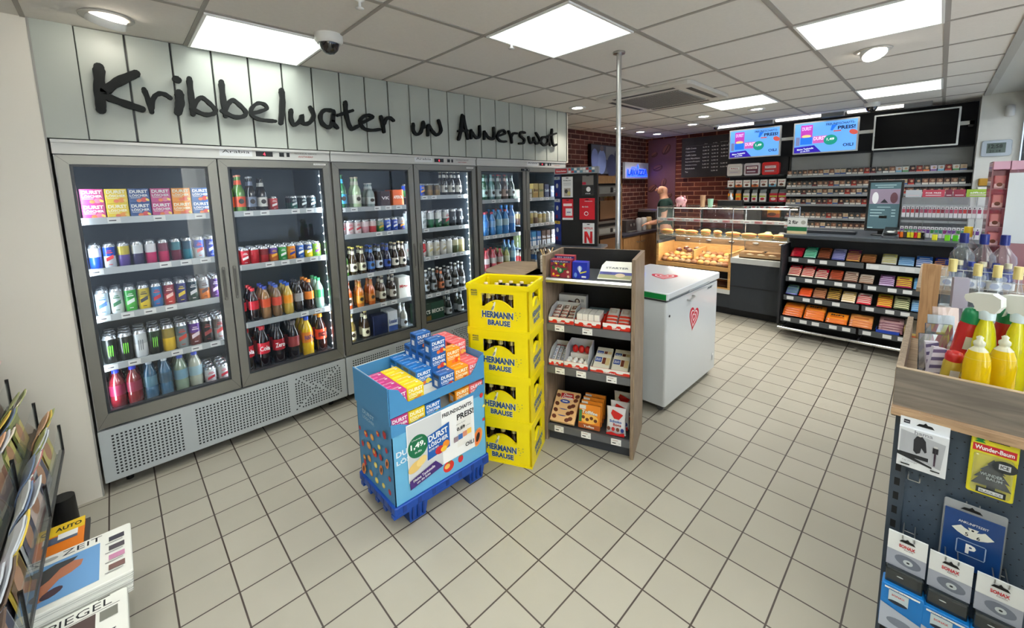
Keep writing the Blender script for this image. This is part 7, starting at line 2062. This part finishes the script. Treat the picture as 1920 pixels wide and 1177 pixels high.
# sponge packs
def mk_sonax(bot):
    def f():
        r = empty('cleaning_pack'); mb = MB(); W, H = .088, .115
        mb.box(0, W, -.03, -.024, 0, H, C((226, 230, 232), .35)); mb.box(.002, W - .002, -.024, 0, 0, H * .6, C((200, 204, 210), .4))
        P = Print(mb, front(0, -.0303, 0)); P.rect(0, 0, W, H * .48, C((160, 166, 182), .35)); P.ell(W * .55, H * .26, .03, .018, C((110, 118, 134), .35), 18, -.15); P.ell(W * .56, H * .25, .011, .009, C((190, 200, 206), .35)); P.ell(W * .56, H * .25, .004, .003, INK, 8)
        P.text('SONAX', W * .5, H * .68, .036, .011, C((196, 50, 60), .4), .04); P.text('Klarsicht', W * .55, H * .6, .02, .005, C((120, 90, 96), .4))
        P.M = front(W * .5, -.0303, 0); hole(P, H * .8, .036)
        mb.build('header_card', r)
        mb = MB(); mb.rbox(.002, W - .002, -.045, -.005, -.085, 0, mat('film_dark', (34, 42, 46), .12, coat=.6), .008, axis='x')
        P = Print(mb, front(0, -.0454, 0)); P.ell(W * .4, -.02, .008, .002, C((190, 194, 196), .3), 8); mb.build('sponge', r)
        mb = MB(); mb.rbox(-.004, W + .004, -.06, -.01, -.2, -.05, C((20, 120, 200), .35), .006, axis='y')
        P = Print(mb, front(0, -.0604, 0)); P.rect(.004, -.062, W * .9, .006, PAPER); P.rect(.014, -.1, .045, .036, C((190, 206, 214), .35)); P.text('SONAX', .036, -.078, .03, .007, C((206, 90, 90), .4), .03); P.ell(.036, -.1, .022, .006, C((30, 40, 60), .4)); P.poly([(-.003, -.199), (W + .003, -.199), (W + .003, -.14), (-.003, -.115)], C((176, 184, 200), .35)); P.ell(W * .5, -.165, .03, .014, C((120, 128, 144), .35))
        P.text('GlasPolitur', W * .45, -.06, .05, .005, C((60, 70, 90), .4))
        mb.build('blue_pack', r)
        return r
    return f
for i, (x, z, l) in enumerate(((.012, .455, 'white and blue car cleaning pack closest to the slotted upright'), (.105, .445, 'white and blue car cleaning pack in the middle of the pegboard bottom row'), (.20, .44, 'white and blue car cleaning pack under the parking disc, farthest from the upright'))):
    place('sonax', mk_sonax(True), FGo.p(x, -.06, z), RX, l, 'pack', 'car cleaning packs on the pegboard')
    hook('h2', x + .045, z + .1, .09, 'wire hook carrying %s' % ['the first cleaning pack', 'the middle cleaning pack', 'the last cleaning pack'][i])

# spray bottles and cleaners on top
def mk_spray():
    r = empty('spray_bottle')
    mb = MB(); yb = clear('yellow_cleaner', (232, 226, 30), .62, .05, .6)
    n = 16; prof = [(.9, 0), (1, .008), (1, .06), (.86, .12), (.92, .16), (.74, .205), (.42, .24), (.4, .25)]
    vs = []
    for s, z in prof:
        for i in range(n):
            a = 2 * PI * i / n; vs.append((.043 * s * math.cos(a), .028 * s * math.sin(a), z))
    mb.add(vs, [(j * n + i, j * n + (i + 1) % n, (j + 1) * n + (i + 1) % n, (j + 1) * n + i) for j in range(len(prof) - 1) for i in range(n)], yb, smooth=True); mb.add(vs[:n], [tuple(range(n - 1, -1, -1))], yb); mb.build('bottle', r)
    mb = MB(); wc = C((226, 228, 220), .35); mb.lathe([(.019, .238), (.02, .262), (.016, .268)], C((206, 222, 226), .35), 16)
    mb.prismx([(-.052, .3), (-.046, .288), (-.03, .284), (-.02, .262), (.022, .262), (.034, .285), (.032, .31), (.012, .322), (-.03, .318), (-.05, .31)], -.016, .016, wc); mb.build('spray_head', r)
    mb = MB(); mb.prismx([(-.026, .284), (-.02, .286), (-.03, .25), (-.036, .245)], -.006, .006, wc); mb.build('trigger', r)
    mb = MB(); P = Print(mb, Matrix.Translation((0, -.0275, 0)) @ Matrix.Rotation(PI / 2, 4, 'X')); P.ell(0, .12, .022, .045, C((214, 150, 50), .4), 16); P.ell(0, .13, .012, .02, C((190, 60, 40), .4), 12); mb.build('label', r)
    mb = MB(); mb.cyl((0, 0, .02), (0, 0, .25), .002, C((220, 224, 190), .4), 6); mb.build('dip_tube', r)
    return r
# face of these bottles looks along the gondola towards the aisle
for i, (x, y, a, l) in enumerate(((2.0, -.137, -2.35, 'yellow window cleaner spray bottle with white head, nearest the aisle'), (2.02, -.205, -2.35, 'second yellow spray bottle with white head at the picture edge'), (2.03, -.285, -2.2, 'third yellow spray bottle beyond the edge of the view'))):
    place('spray', mk_spray, (x, y, PZ), a + PI / 2 + .35 + PI, l, 'spray bottle', 'yellow spray bottles', scale=(1, 1, 1.03))
def mk_refill():
    r = empty('refill_bottle'); yb = clear('yellow_refill', (244, 210, 20), .6, .05, .5)
    mb = MB(); mb.lathe([(.027, 0), (.031, .01), (.032, .06), (.032, .115), (.029, .135), (.022, .15)], yb, 16); mb.build('bottle', r)
    mb = MB(); mb.lathe([(.0295, .132), (.022, .15), (.013, .158), (.011, .161), (.014, .164), (.014, .171), (.007, .176), (.009, .182), (.003, .186)], clear('milky_cap', (232, 232, 210), .75, .2, .3), 16, cap=False); mb.build('spout_cap', r)
    return r
place('refill', mk_refill, (1.81, -.116, PZ), 0, 'small yellow refill bottle with milky cap, nearest the aisle', 'bottle', 'yellow refill bottles', scale=(.92, .92, 1.27))
place('refill', mk_refill, (1.86, -.168, PZ), 0, 'second small yellow refill bottle with milky cap', 'bottle', 'yellow refill bottles', scale=(.92, .92, 1.27))
def mk_spcan(c, cap):
    def f():
        r = empty('aerosol_can'); mb = MB(); mb.lathe([(.026, 0), (.027, .004), (.027, .17), (.022, .185)], C(c, .25), 16); P = Print(mb, front(0, -.0275, 0)); P.rect(-.014, .03, .028, .06, C((206, 200, 150), .4)); P.ell(0, .06, .012, .02, C((110, 40, 30), .4)); P.rect(-.014, .11, .028, .035, C((200, 200, 206), .4)); mb.build('can', r)
        mb = MB(); mb.lathe([(.025, .18), (.026, .2), (.022, .215), (.012, .22)], C(cap, .35), 16); mb.build('cap', r); return r
    return f
place('aer1', mk_spcan((190, 40, 40), (20, 130, 80)), (2.02, -.075, PZ), -1.2, 'red aerosol can with green cap leaning behind the spray bottles', 'can', rot=(0.06, 0.12, -1.2), scale=(1, 1, 1.25))
place('aer1', mk_spcan((190, 40, 40), (20, 130, 80)), (2.12, -.19, PZ), -1.2, 'second red aerosol can with green cap between the spray bottles', 'can', scale=(1, 1, 1.2))
place('aer2', mk_spcan((186, 160, 60), (190, 40, 40)), (1.86, -.058, PZ), -1.2, 'gold and red aerosol can beside the small refill bottle', 'can', rot=(.1, .05, -1.2), scale=(.8, .8, .75))
# silver sachets, squeegee
foil = mat('crinkled_foil', (200, 206, 214), .2, .8, noise=.2)
def mk_sachet(w, h, c, txt):
    def f():
        mb = MB(); q = random.Random(2); n = 6; vs = []
        for j in range(n + 1):
            for i in range(n + 1): vs.append((w * (i / n - .5), -.012 * math.sin(PI * i / n) * math.sin(PI * j / n) - q.uniform(0, .006), h * j / n))
        fs = [(j * (n + 1) + i, j * (n + 1) + i + 1, (j + 1) * (n + 1) + i + 1, (j + 1) * (n + 1) + i) for j in range(n) for i in range(n)]
        m = foil if c is None else C(c, .3)
        mb.add(vs, fs, m); mb.add([(v[0], .004 - v[1] * .6, v[2]) for v in vs], [f_[::-1] for f_ in fs], m)
        mb.box(-w / 2, w / 2, -.004, .005, -.001, .004, m)
        P = Print(mb, front(0, -.02, 0)); P.rect(-w * .3, h * .08, w * .6, h * .2, C((40, 30, 50), .4)); P.text(txt, 0, h * .17, w * .4, h * .1, C((200, 200, 210), .4), .02)
        P.poly([(-w * .3, h * .5), (-w * .1, h * .8), (-w * .05, h * .55)], C((70, 150, 170), .4)); P.rect(0, h * .5, w * .35, h * .08, C((236, 240, 244), .4))
        return mb.build('foil_sachet')
    return f
for i, (x, y, z, c, s) in enumerate(((2.05, -.028, PZ, None, 1.0), (2.12, -.043, PZ, None, 1.15), (2.2, -.048, PZ, (196, 206, 214), 1.25), (2.28, -.06, PZ, (206, 186, 176), 1.35))):
    place('sach%s' % (c,), mk_sachet(.075, .15, c, 'LAKRITZ'), (x, y, z), 0, '%s sachet standing inside the gallery, %s from the aisle edge' % (['crinkled silver', 'shiny silver', 'pale blue', 'cream and brown'][i], nth(i + 1)), 'sachet', None, rot=(-.12, 0, -1.15), scale=(1, 1, s))
def mk_sq():
    r = empty('ice_scraper'); mb = MB(); m1, m2 = C((206, 200, 214), .4), C((96, 84, 120), .4)
    mb.box(-.016, .016, -.008, .008, 0, .16, m1); P = Print(mb, front(0, -.0082, 0))
    for k in range(6): P.poly([(-.016, .01 + k * .026), (.016, .018 + k * .026), (.016, .029 + k * .026), (-.016, .021 + k * .026)], m2); P.k = 1
    mb.build('striped_sleeve', r); return r
place('sq', mk_sq, (1.86, -.02, PZ), 0, 'pale striped cardboard sleeve leaning near the foil sachets', 'pack', 'striped sleeves', rot=(-.1, .15, -1.2))
place('sq', mk_sq, (1.93, -.035, PZ), 0, 'second pale striped sleeve, closer to the yellow cleaners', 'pack', 'striped sleeves', rot=(-.05, -.1, -1.3))
r = empty('window_squeegee', (2.36, -.085, 1.06), -1.3); tag(r, 'grey striped window squeegee leaning against the oak end panel', 'squeegee')
mb = MB(); mb.box(-.012, .012, 0, .02, -.18, .1, C((110, 106, 116), .4)); mb.build('handle', r)
mb = MB(); mb.prismx([(-.01, .1), (.012, .1), (.014, .22), (-.008, .22)], -.022, .022, C((150, 144, 156), .4)); mb.cyl((-.03, 0, .0), (.03, 0, .0), .016, BLACK, 12); mb.build('rubber_blade', r)
# oak end panel and vodka display behind
r = empty('bottle_gondola', (2.82, .045, 0), RX)
tag(r, 'second gondola with oak end board carrying clear spirit bottles', 'shelf')
pinew = wood_mat('honey_oak_board', (158, 118, 80), (186, 146, 104), 'z')
mb = MB(); mb.box(.018, .075, -.30, -.28, .0, 1.30, pinew); mb.box(.018, .075, -.28, .0, .0, .9, pinew); mb.build('end_board', r)
mb = MB(); mb.box(.02, .59, .0, .75, 0, 1.12, C((60, 72, 88), .5)); mb.box(.02, .59, -.27, 0, 0, .964, C((60, 72, 88), .5)); mb.build('core', r)
mb = MB(); mb.box(.0, .595, -.02, .78, 1.12, 1.14, OAKX); mb.build('platform', r)
mb = MB(); wr = mat('wire_white', (206, 208, 210), .3, .5)
for z in (1.16, 1.20, 1.24): mb.tube([(.03, -.02, z), (.03, -.0, z), (.5, -.0, z)], .002, wr, 6)
for i in range(9): mb.cyl((.04 + i * .055, 0, 1.14), (.04 + i * .055, 0, 1.24), .0017, wr, 5)
mb.build('wire_basket', r)
def mk_vodka(s=1.0, capc=(24, 40, 120), shape=0):
    def f():
        r = empty('spirit_bottle'); g = clear('flint_glass', (206, 220, 226), .07, .02, 1.0)
        mb = MB(); mb.lathe([(.032, 0), (.036, .01), (.036, .12), (.045, .15), (.042, .18), (.02, .215), (.014, .225), (.014, .24)] if shape == 0 else [(.03, 0), (.032, .01), (.032, .11), (.014, .15), (.013, .18)], g, 18); mb.build('bottle', r)
        mb = MB(); mb.lathe([(.0375, .025), (.0375, .11)] if shape == 0 else [(.033, .03), (.033, .08)], C((30, 44, 130) if shape == 0 else (226, 228, 230), .35), 18, cap=False); P = Print(mb, front(0, -.039, 0)); P.ell(0, .07 if shape == 0 else .055, .018, .018, C((170, 180, 206), .3)); mb.build('label', r)
        mb = MB(); mb.lathe([(.015, .235), (.016, .24), (.015, .285)] if shape == 0 else [(.0145, .165), (.0145, .195)], C(capc, .35), 14); mb.build('cap', r); return r
    return f
for i, (y, x, l) in enumerate(((-.10, 2.92, 'clear spirit bottle with blue cap, nearest the oak end board'), (-.163, 2.9, 'middle clear spirit bottle with blue cap'), (-.225, 2.9, 'clear spirit bottle with blue cap under the white panel'))):
    place('vod', mk_vodka(), (x, y, 1.1405), RX, l, 'bottle', 'large spirit bottles', scale=(1, 1, .93))
place('vody', mk_vodka(1, (230, 200, 40)), (3.06, -.115, 1.1405), RX, 'clear spirit bottle with yellow cap behind the first blue capped one', 'bottle')
for i in range(6):
    place('vods%d' % (i % 2), mk_vodka(1, (206, 200, 170) if i % 2 else (30, 50, 140), 1), (2.84 + (i % 2) * .02, -.055 - i * .037, 1.1405), RX, 'small clear flask in the wire basket, %s from the oak board' % nth(i + 1), 'bottle', 'small flasks in the wire basket', scale=(.8, .8, .72))
place('vodf', mk_vodka(1, (214, 198, 130), 1), (2.62, -.065, PZ), RX, 'tall clear bottle with red mark standing before the wire basket', 'bottle', scale=(.95, .95, 1.8))
for i in range(3): place('vodf', mk_vodka(1, (214, 198, 130), 1), (2.64, -.14 - i * .055, PZ), RX, 'clear gold capped bottle in front of the wire basket, %s of three' % nth(i + 1), 'bottle', 'gold capped bottles', scale=(.95, .95, 1.72))
# white acrylic tower at the view edge
r = empty('acrylic_tower', (3.0, -.20, 1.1405), RX); tag(r, 'white and pink acrylic display tower at the view edge beyond spirit bottles', 'display')
mb = MB(); mb.box(.02, .3, -.004, .0, .22, .545, C((226, 232, 236), .3)); mb.build('white_panel', r)
mb = MB(); pkm = clear('pink_acrylic', (222, 180, 186), .35, .05, .5)
for z in (.2, .29, .38, .47, .56): mb.box(-.03, .02, 0, .2, z, z + .004, pkm)
mb.box(-.034, -.03, 0, .2, .0, .6, pkm); mb.box(.02, .024, 0, .2, .0, .6, pkm); mb.box(-.03, .3, 0, .2, .56, .60, C((216, 170, 190), .4)); mb.box(-.03, .3, .196, .2, 0, .6, pkm); mb.build('shelves', r)
for i in range(4):
    place('pkbox', mk_smallbox(.035, .06, .05, (206, 130, 130), (226, 190, 190), None), (3.02, -.195, 1.3446 + i * .09), RX, 'small pink carton in the acrylic tower, %s shelf from below' % nth(i + 1), 'box', 'pink cartons in the tower')

# ------------------------------------------------------------------ magazine rack beside the white wall
dk = C((62, 62, 62), .45)
r = empty('magazine_rack', (-.31, 3.02, 0))
tag(r, 'stepped dark steel magazine rack with clear fronts beside the white wall', 'rack')
acm2 = clear('acrylic_front', (190, 204, 204), .10, .04, .35)
RL = 2.5
def tier(k): return (-.068 * k, .40 + .145 * k)
mb = MB(); mb.box(-.9, -.24, -RL, -.03, .12, .16, dk); mb.box(-.92, -.89, -RL, -.03, 0, 1.75, dk)
for y in (-.06, -1.2, -2.3): mb.box(-.9, -.24, y - .02, y, 0, .12, dk)
mb.build('base_frame', r)
for k in range(8):
    x, z = tier(k)
    mb = MB(); mb.box(x - .012, x + .006, -RL, .0, z - .012, z + .008, dk); mb.box(x - .1, x - .006, -RL, .0, z - .014, z - .01, dk); rl = mb.build('tier_rail', r)
    mb = MB(); mb.box(x - .0, x + .003, -RL, -.002, z + .01, z + .13, acm2); mb.build('clear_front', rl)
    for y in (-.004, -.62, -1.24, -1.86):
        mb = MB(); mb.box(x - .004, x + .007, y - .006, y + .004, z, z + .14, BLACK); mb.build('divider_bar', rl)
q = random.Random(77)
MC = [((226, 214, 196), (170, 120, 100)), ((226, 196, 80), (120, 90, 50)), ((206, 176, 170), (140, 100, 104)), ((110, 128, 160), (190, 90, 80)), ((232, 228, 220), (110, 120, 90)), ((176, 110, 110), (226, 206, 196)), ((106, 88, 76), (196, 186, 170)), ((150, 160, 96), (226, 216, 140)), ((196, 200, 206), (100, 100, 120)), ((216, 170, 136), (140, 90, 70))]
MN = ['cream and red', 'yellow', 'dusky rose', 'blue and red', 'white and green', 'crimson', 'dark brown', 'green', 'pale blue', 'tan orange']
def mk_magazine(ci):
    def f():
        c, c2 = MC[ci]; mb = MB(); W, H, n = .21, .27, 8; m = C(c, .3)
        vs = []
        for j in range(n + 1):
            t_ = j / n; bend = .07 * max(0, t_ - .55) ** 1.6 * 3
            for i in (0, 1, 2, 3): vs.append((bend + .004 * math.sin(i * 1.3) * t_, -W * i / 3, H * t_ - bend * .4))
        A = len(vs); vs += [(v[0] - .005, v[1], v[2]) for v in vs]
        fs = []
        for j in range(n):
            for i in range(3): a = j * 4 + i; fs += [(a, a + 1, a + 5, a + 4), (A + a + 4, A + a + 5, A + a + 1, A + a)]
            fs += [(j * 4, j * 4 + 4, A + j * 4 + 4, A + j * 4), (j * 4 + 3, A + j * 4 + 3, A + j * 4 + 7, j * 4 + 7)]
        fs += [(n * 4 + i, n * 4 + i + 1, A + n * 4 + i + 1, A + n * 4 + i) for i in range(3)] + [(i + 1, i, A + i, A + i + 1) for i in range(3)]
        mb.add(vs, fs, m)
        P = Print(mb, Matrix.Translation((.0035, 0, 0)) @ Matrix.Rotation(-PI / 2, 4, 'Z') @ Matrix.Rotation(PI / 2, 4, 'X') @ Matrix.Rotation(PI, 4, 'Y'))
        P.M = Matrix.Translation((.001, -W, 0)) @ Matrix.Rotation(PI / 2, 4, 'Z') @ Matrix.Rotation(PI / 2, 4, 'X')
        P.rect(.01, .02, W - .02, .1, C(c2, .4)); P.ell(W * .5, .09, .05, .045, C((206, 160, 130), .4), 12); P.rect(.02, .135, .12, .012, C((40, 40, 44), .4))
        return mb.build('magazine')
    return f
for k in range(8):
    x, z = tier(k)
    for s in range(9):
        y = 3.0 - .012 - s * .235 - (k % 2) * .05
        for d in range(3):
            ci = q.randrange(10)
            if k == 0 and s == 0 and d == 0: ci = 7
            place('mag%d' % ci, mk_magazine(ci), (-.31 + x - .016 - d * .013, y - d * .012, z - .0095), 0,
                  '%s magazine, %s tier up, %s slot from the cooler wall, %s' % (MN[ci], nth(k + 1), nth(s + 1), ['in front', 'second behind', 'third behind'][d]), 'magazine', 'magazines in the stepped rack',
                  rot=(0, -.16 + q.uniform(-.03, .06) + d * .02, q.uniform(-.04, .04)))
# low newspaper shelf
r = empty('newspaper_shelf', (-.52, 1.0, 0)); tag(r, 'low dark shelf in front of the magazine rack carrying newspapers', 'shelf')
mb = MB(); mb.box(.05, .30, .0, 1.62, .2, .215, dk); mb.build('top', r)
for x, y in ((.06, .03), (.26, .03), (.06, 1.58), (.26, 1.58)):
    mb = MB(); mb.box(x, x + .025, y, y + .025, 0, .2, dk); mb.build('leg', r)
def mk_paper(kind, thick):
    def f():
        mb = MB(); W, D = .41, .315; pc = C((226, 226, 218), .65)
        mb.rbox(0, W, 0, D, 0, thick, pc, .008)
        for z in (.3, .6): mb.box(-.0008, W + .0008, -.0008, D, thick * z, thick * z + .0012, C((170, 170, 164), .7))
        P = Print(mb, topface(0, 0, thick))
        if kind == 'zeit':
            P.text('DIE', .1, D - .028, .06, .026, INK); P.ell(.185, D - .03, .02, .012, C((170, 170, 164), .6)); P.text('ZEIT', .27, D - .028, .11, .03, INK)
            P.rect(.02, .03, .30, .225, C((104, 152, 200), .6)); P.poly([(.02, .06), (.09, .19), (.2, .24), (.26, .235), (.22, .17), (.16, .1), (.1, .04), (.02, .03)], C((66, 66, 66), .6))
            P.poly([(.06, .03), (.12, .1), (.19, .16), (.215, .2), (.25, .215), (.275, .2), (.27, .17), (.245, .15), (.215, .14), (.19, .1), (.215, .07), (.15, .05), (.1, .03)], C((176, 112, 82), .6))
            P.ell(.2, .08, .03, .02, C((70, 50, 60), .6), 12, .5)
            for i in range(4): P.rect(.345, .235 - i * .06, .045, .03, C([(60, 60, 70), (80, 74, 80), (190, 130, 160), (120, 90, 84)][i], .6)); P.rect(.335, .222 - i * .06, .05, .004, C((130, 130, 130), .6))
        elif kind == 'tag':
            P.text('TAGESSPIEGEL', .2, D - .032, .34, .034, INK); P.rect(.335, D - .008, .03, .004, INK); P.rect(.02, D - .06, .37, .002, INK)
            P.rect(.1, .17, .08, .06, C((120, 110, 100), .6)); P.rect(.18, .17, .06, .07, C((70, 150, 130), .6)); P.rect(.24, .17, .09, .08, C((80, 64, 60), .6)); P.rect(.34, .2, .045, .045, C((120, 120, 110), .6))
            P.text('Tageszeitung', .25, .135, .26, .03, INK, .02); P.rect(.2, .05, .12, .06, C((200, 150, 170), .6)); P.rect(.03, .03, .15, .004, INK)
        else:
            P.text('WELT', .2, D - .03, .2, .03, INK); P.rect(.04, .05, .2, .15, C((120, 130, 140), .6)); P.text('Morgen', .3, .15, .1, .02, INK)
        return mb.build('newspaper')
    return f
for k in range(3):
    place('pz', mk_paper('zeit', .028), (-.50 - k * 0 + .003 * k, 1.985, .2155 + k * .0285), 0, 'weekly newspaper with photo of a person on blue, %s of its pile' % ['lowest', 'middle', 'topmost'][k], 'newspaper', 'weekly newspapers in the pile')
for k in range(2):
    place('ptg', mk_paper('tag', .022), (-.515, 1.655, .2155 + k * .0225), 0, 'daily newspaper with green picture in front of the weekly pile, %s' % ['underneath', 'on top'][k], 'newspaper', 'daily newspapers in the pile')
place('pw', mk_paper('welt', .03), (-.52, 1.32, .2155), 0, 'third newspaper nearest the viewer on the low shelf', 'newspaper')
# orange boulevard papers
mb = MB(); mb.box(0, .2, 0, .25, 0, .012, C((240, 130, 30), .4)); P = Print(mb, topface(0, 0, .012)); P.rect(0, .19, .2, .08, C((240, 200, 40), .4)); P.rect(.0, .19, .09, .08, C((206, 60, 60), .4)); P.text('AUTO', .15, .23, .08, .03, INK, .03); P.rect(.03, .13, .15, .05, C((90, 100, 120), .4)); P.rect(.12, .15, .06, .04, PAPER); P.text('BILD', .05, .23, .06, .03, PAPER, .03); P.ell(.06, .06, .03, .03, C((240, 200, 40), .4))
tag(mb.build('car_magazine', None, (-.435, 2.36, .2155)), 'orange and yellow car magazine lying behind the newspaper piles', 'magazine')
mb = MB(); mb.lathe([(.045, 0), (.05, .02), (.045, .2)], BLACK, 16)
tag(mb.build('umbrella_stand', None, (-.33, 2.93, 0)), 'small dark round stand at the foot of the white wall by the rack', 'stand')
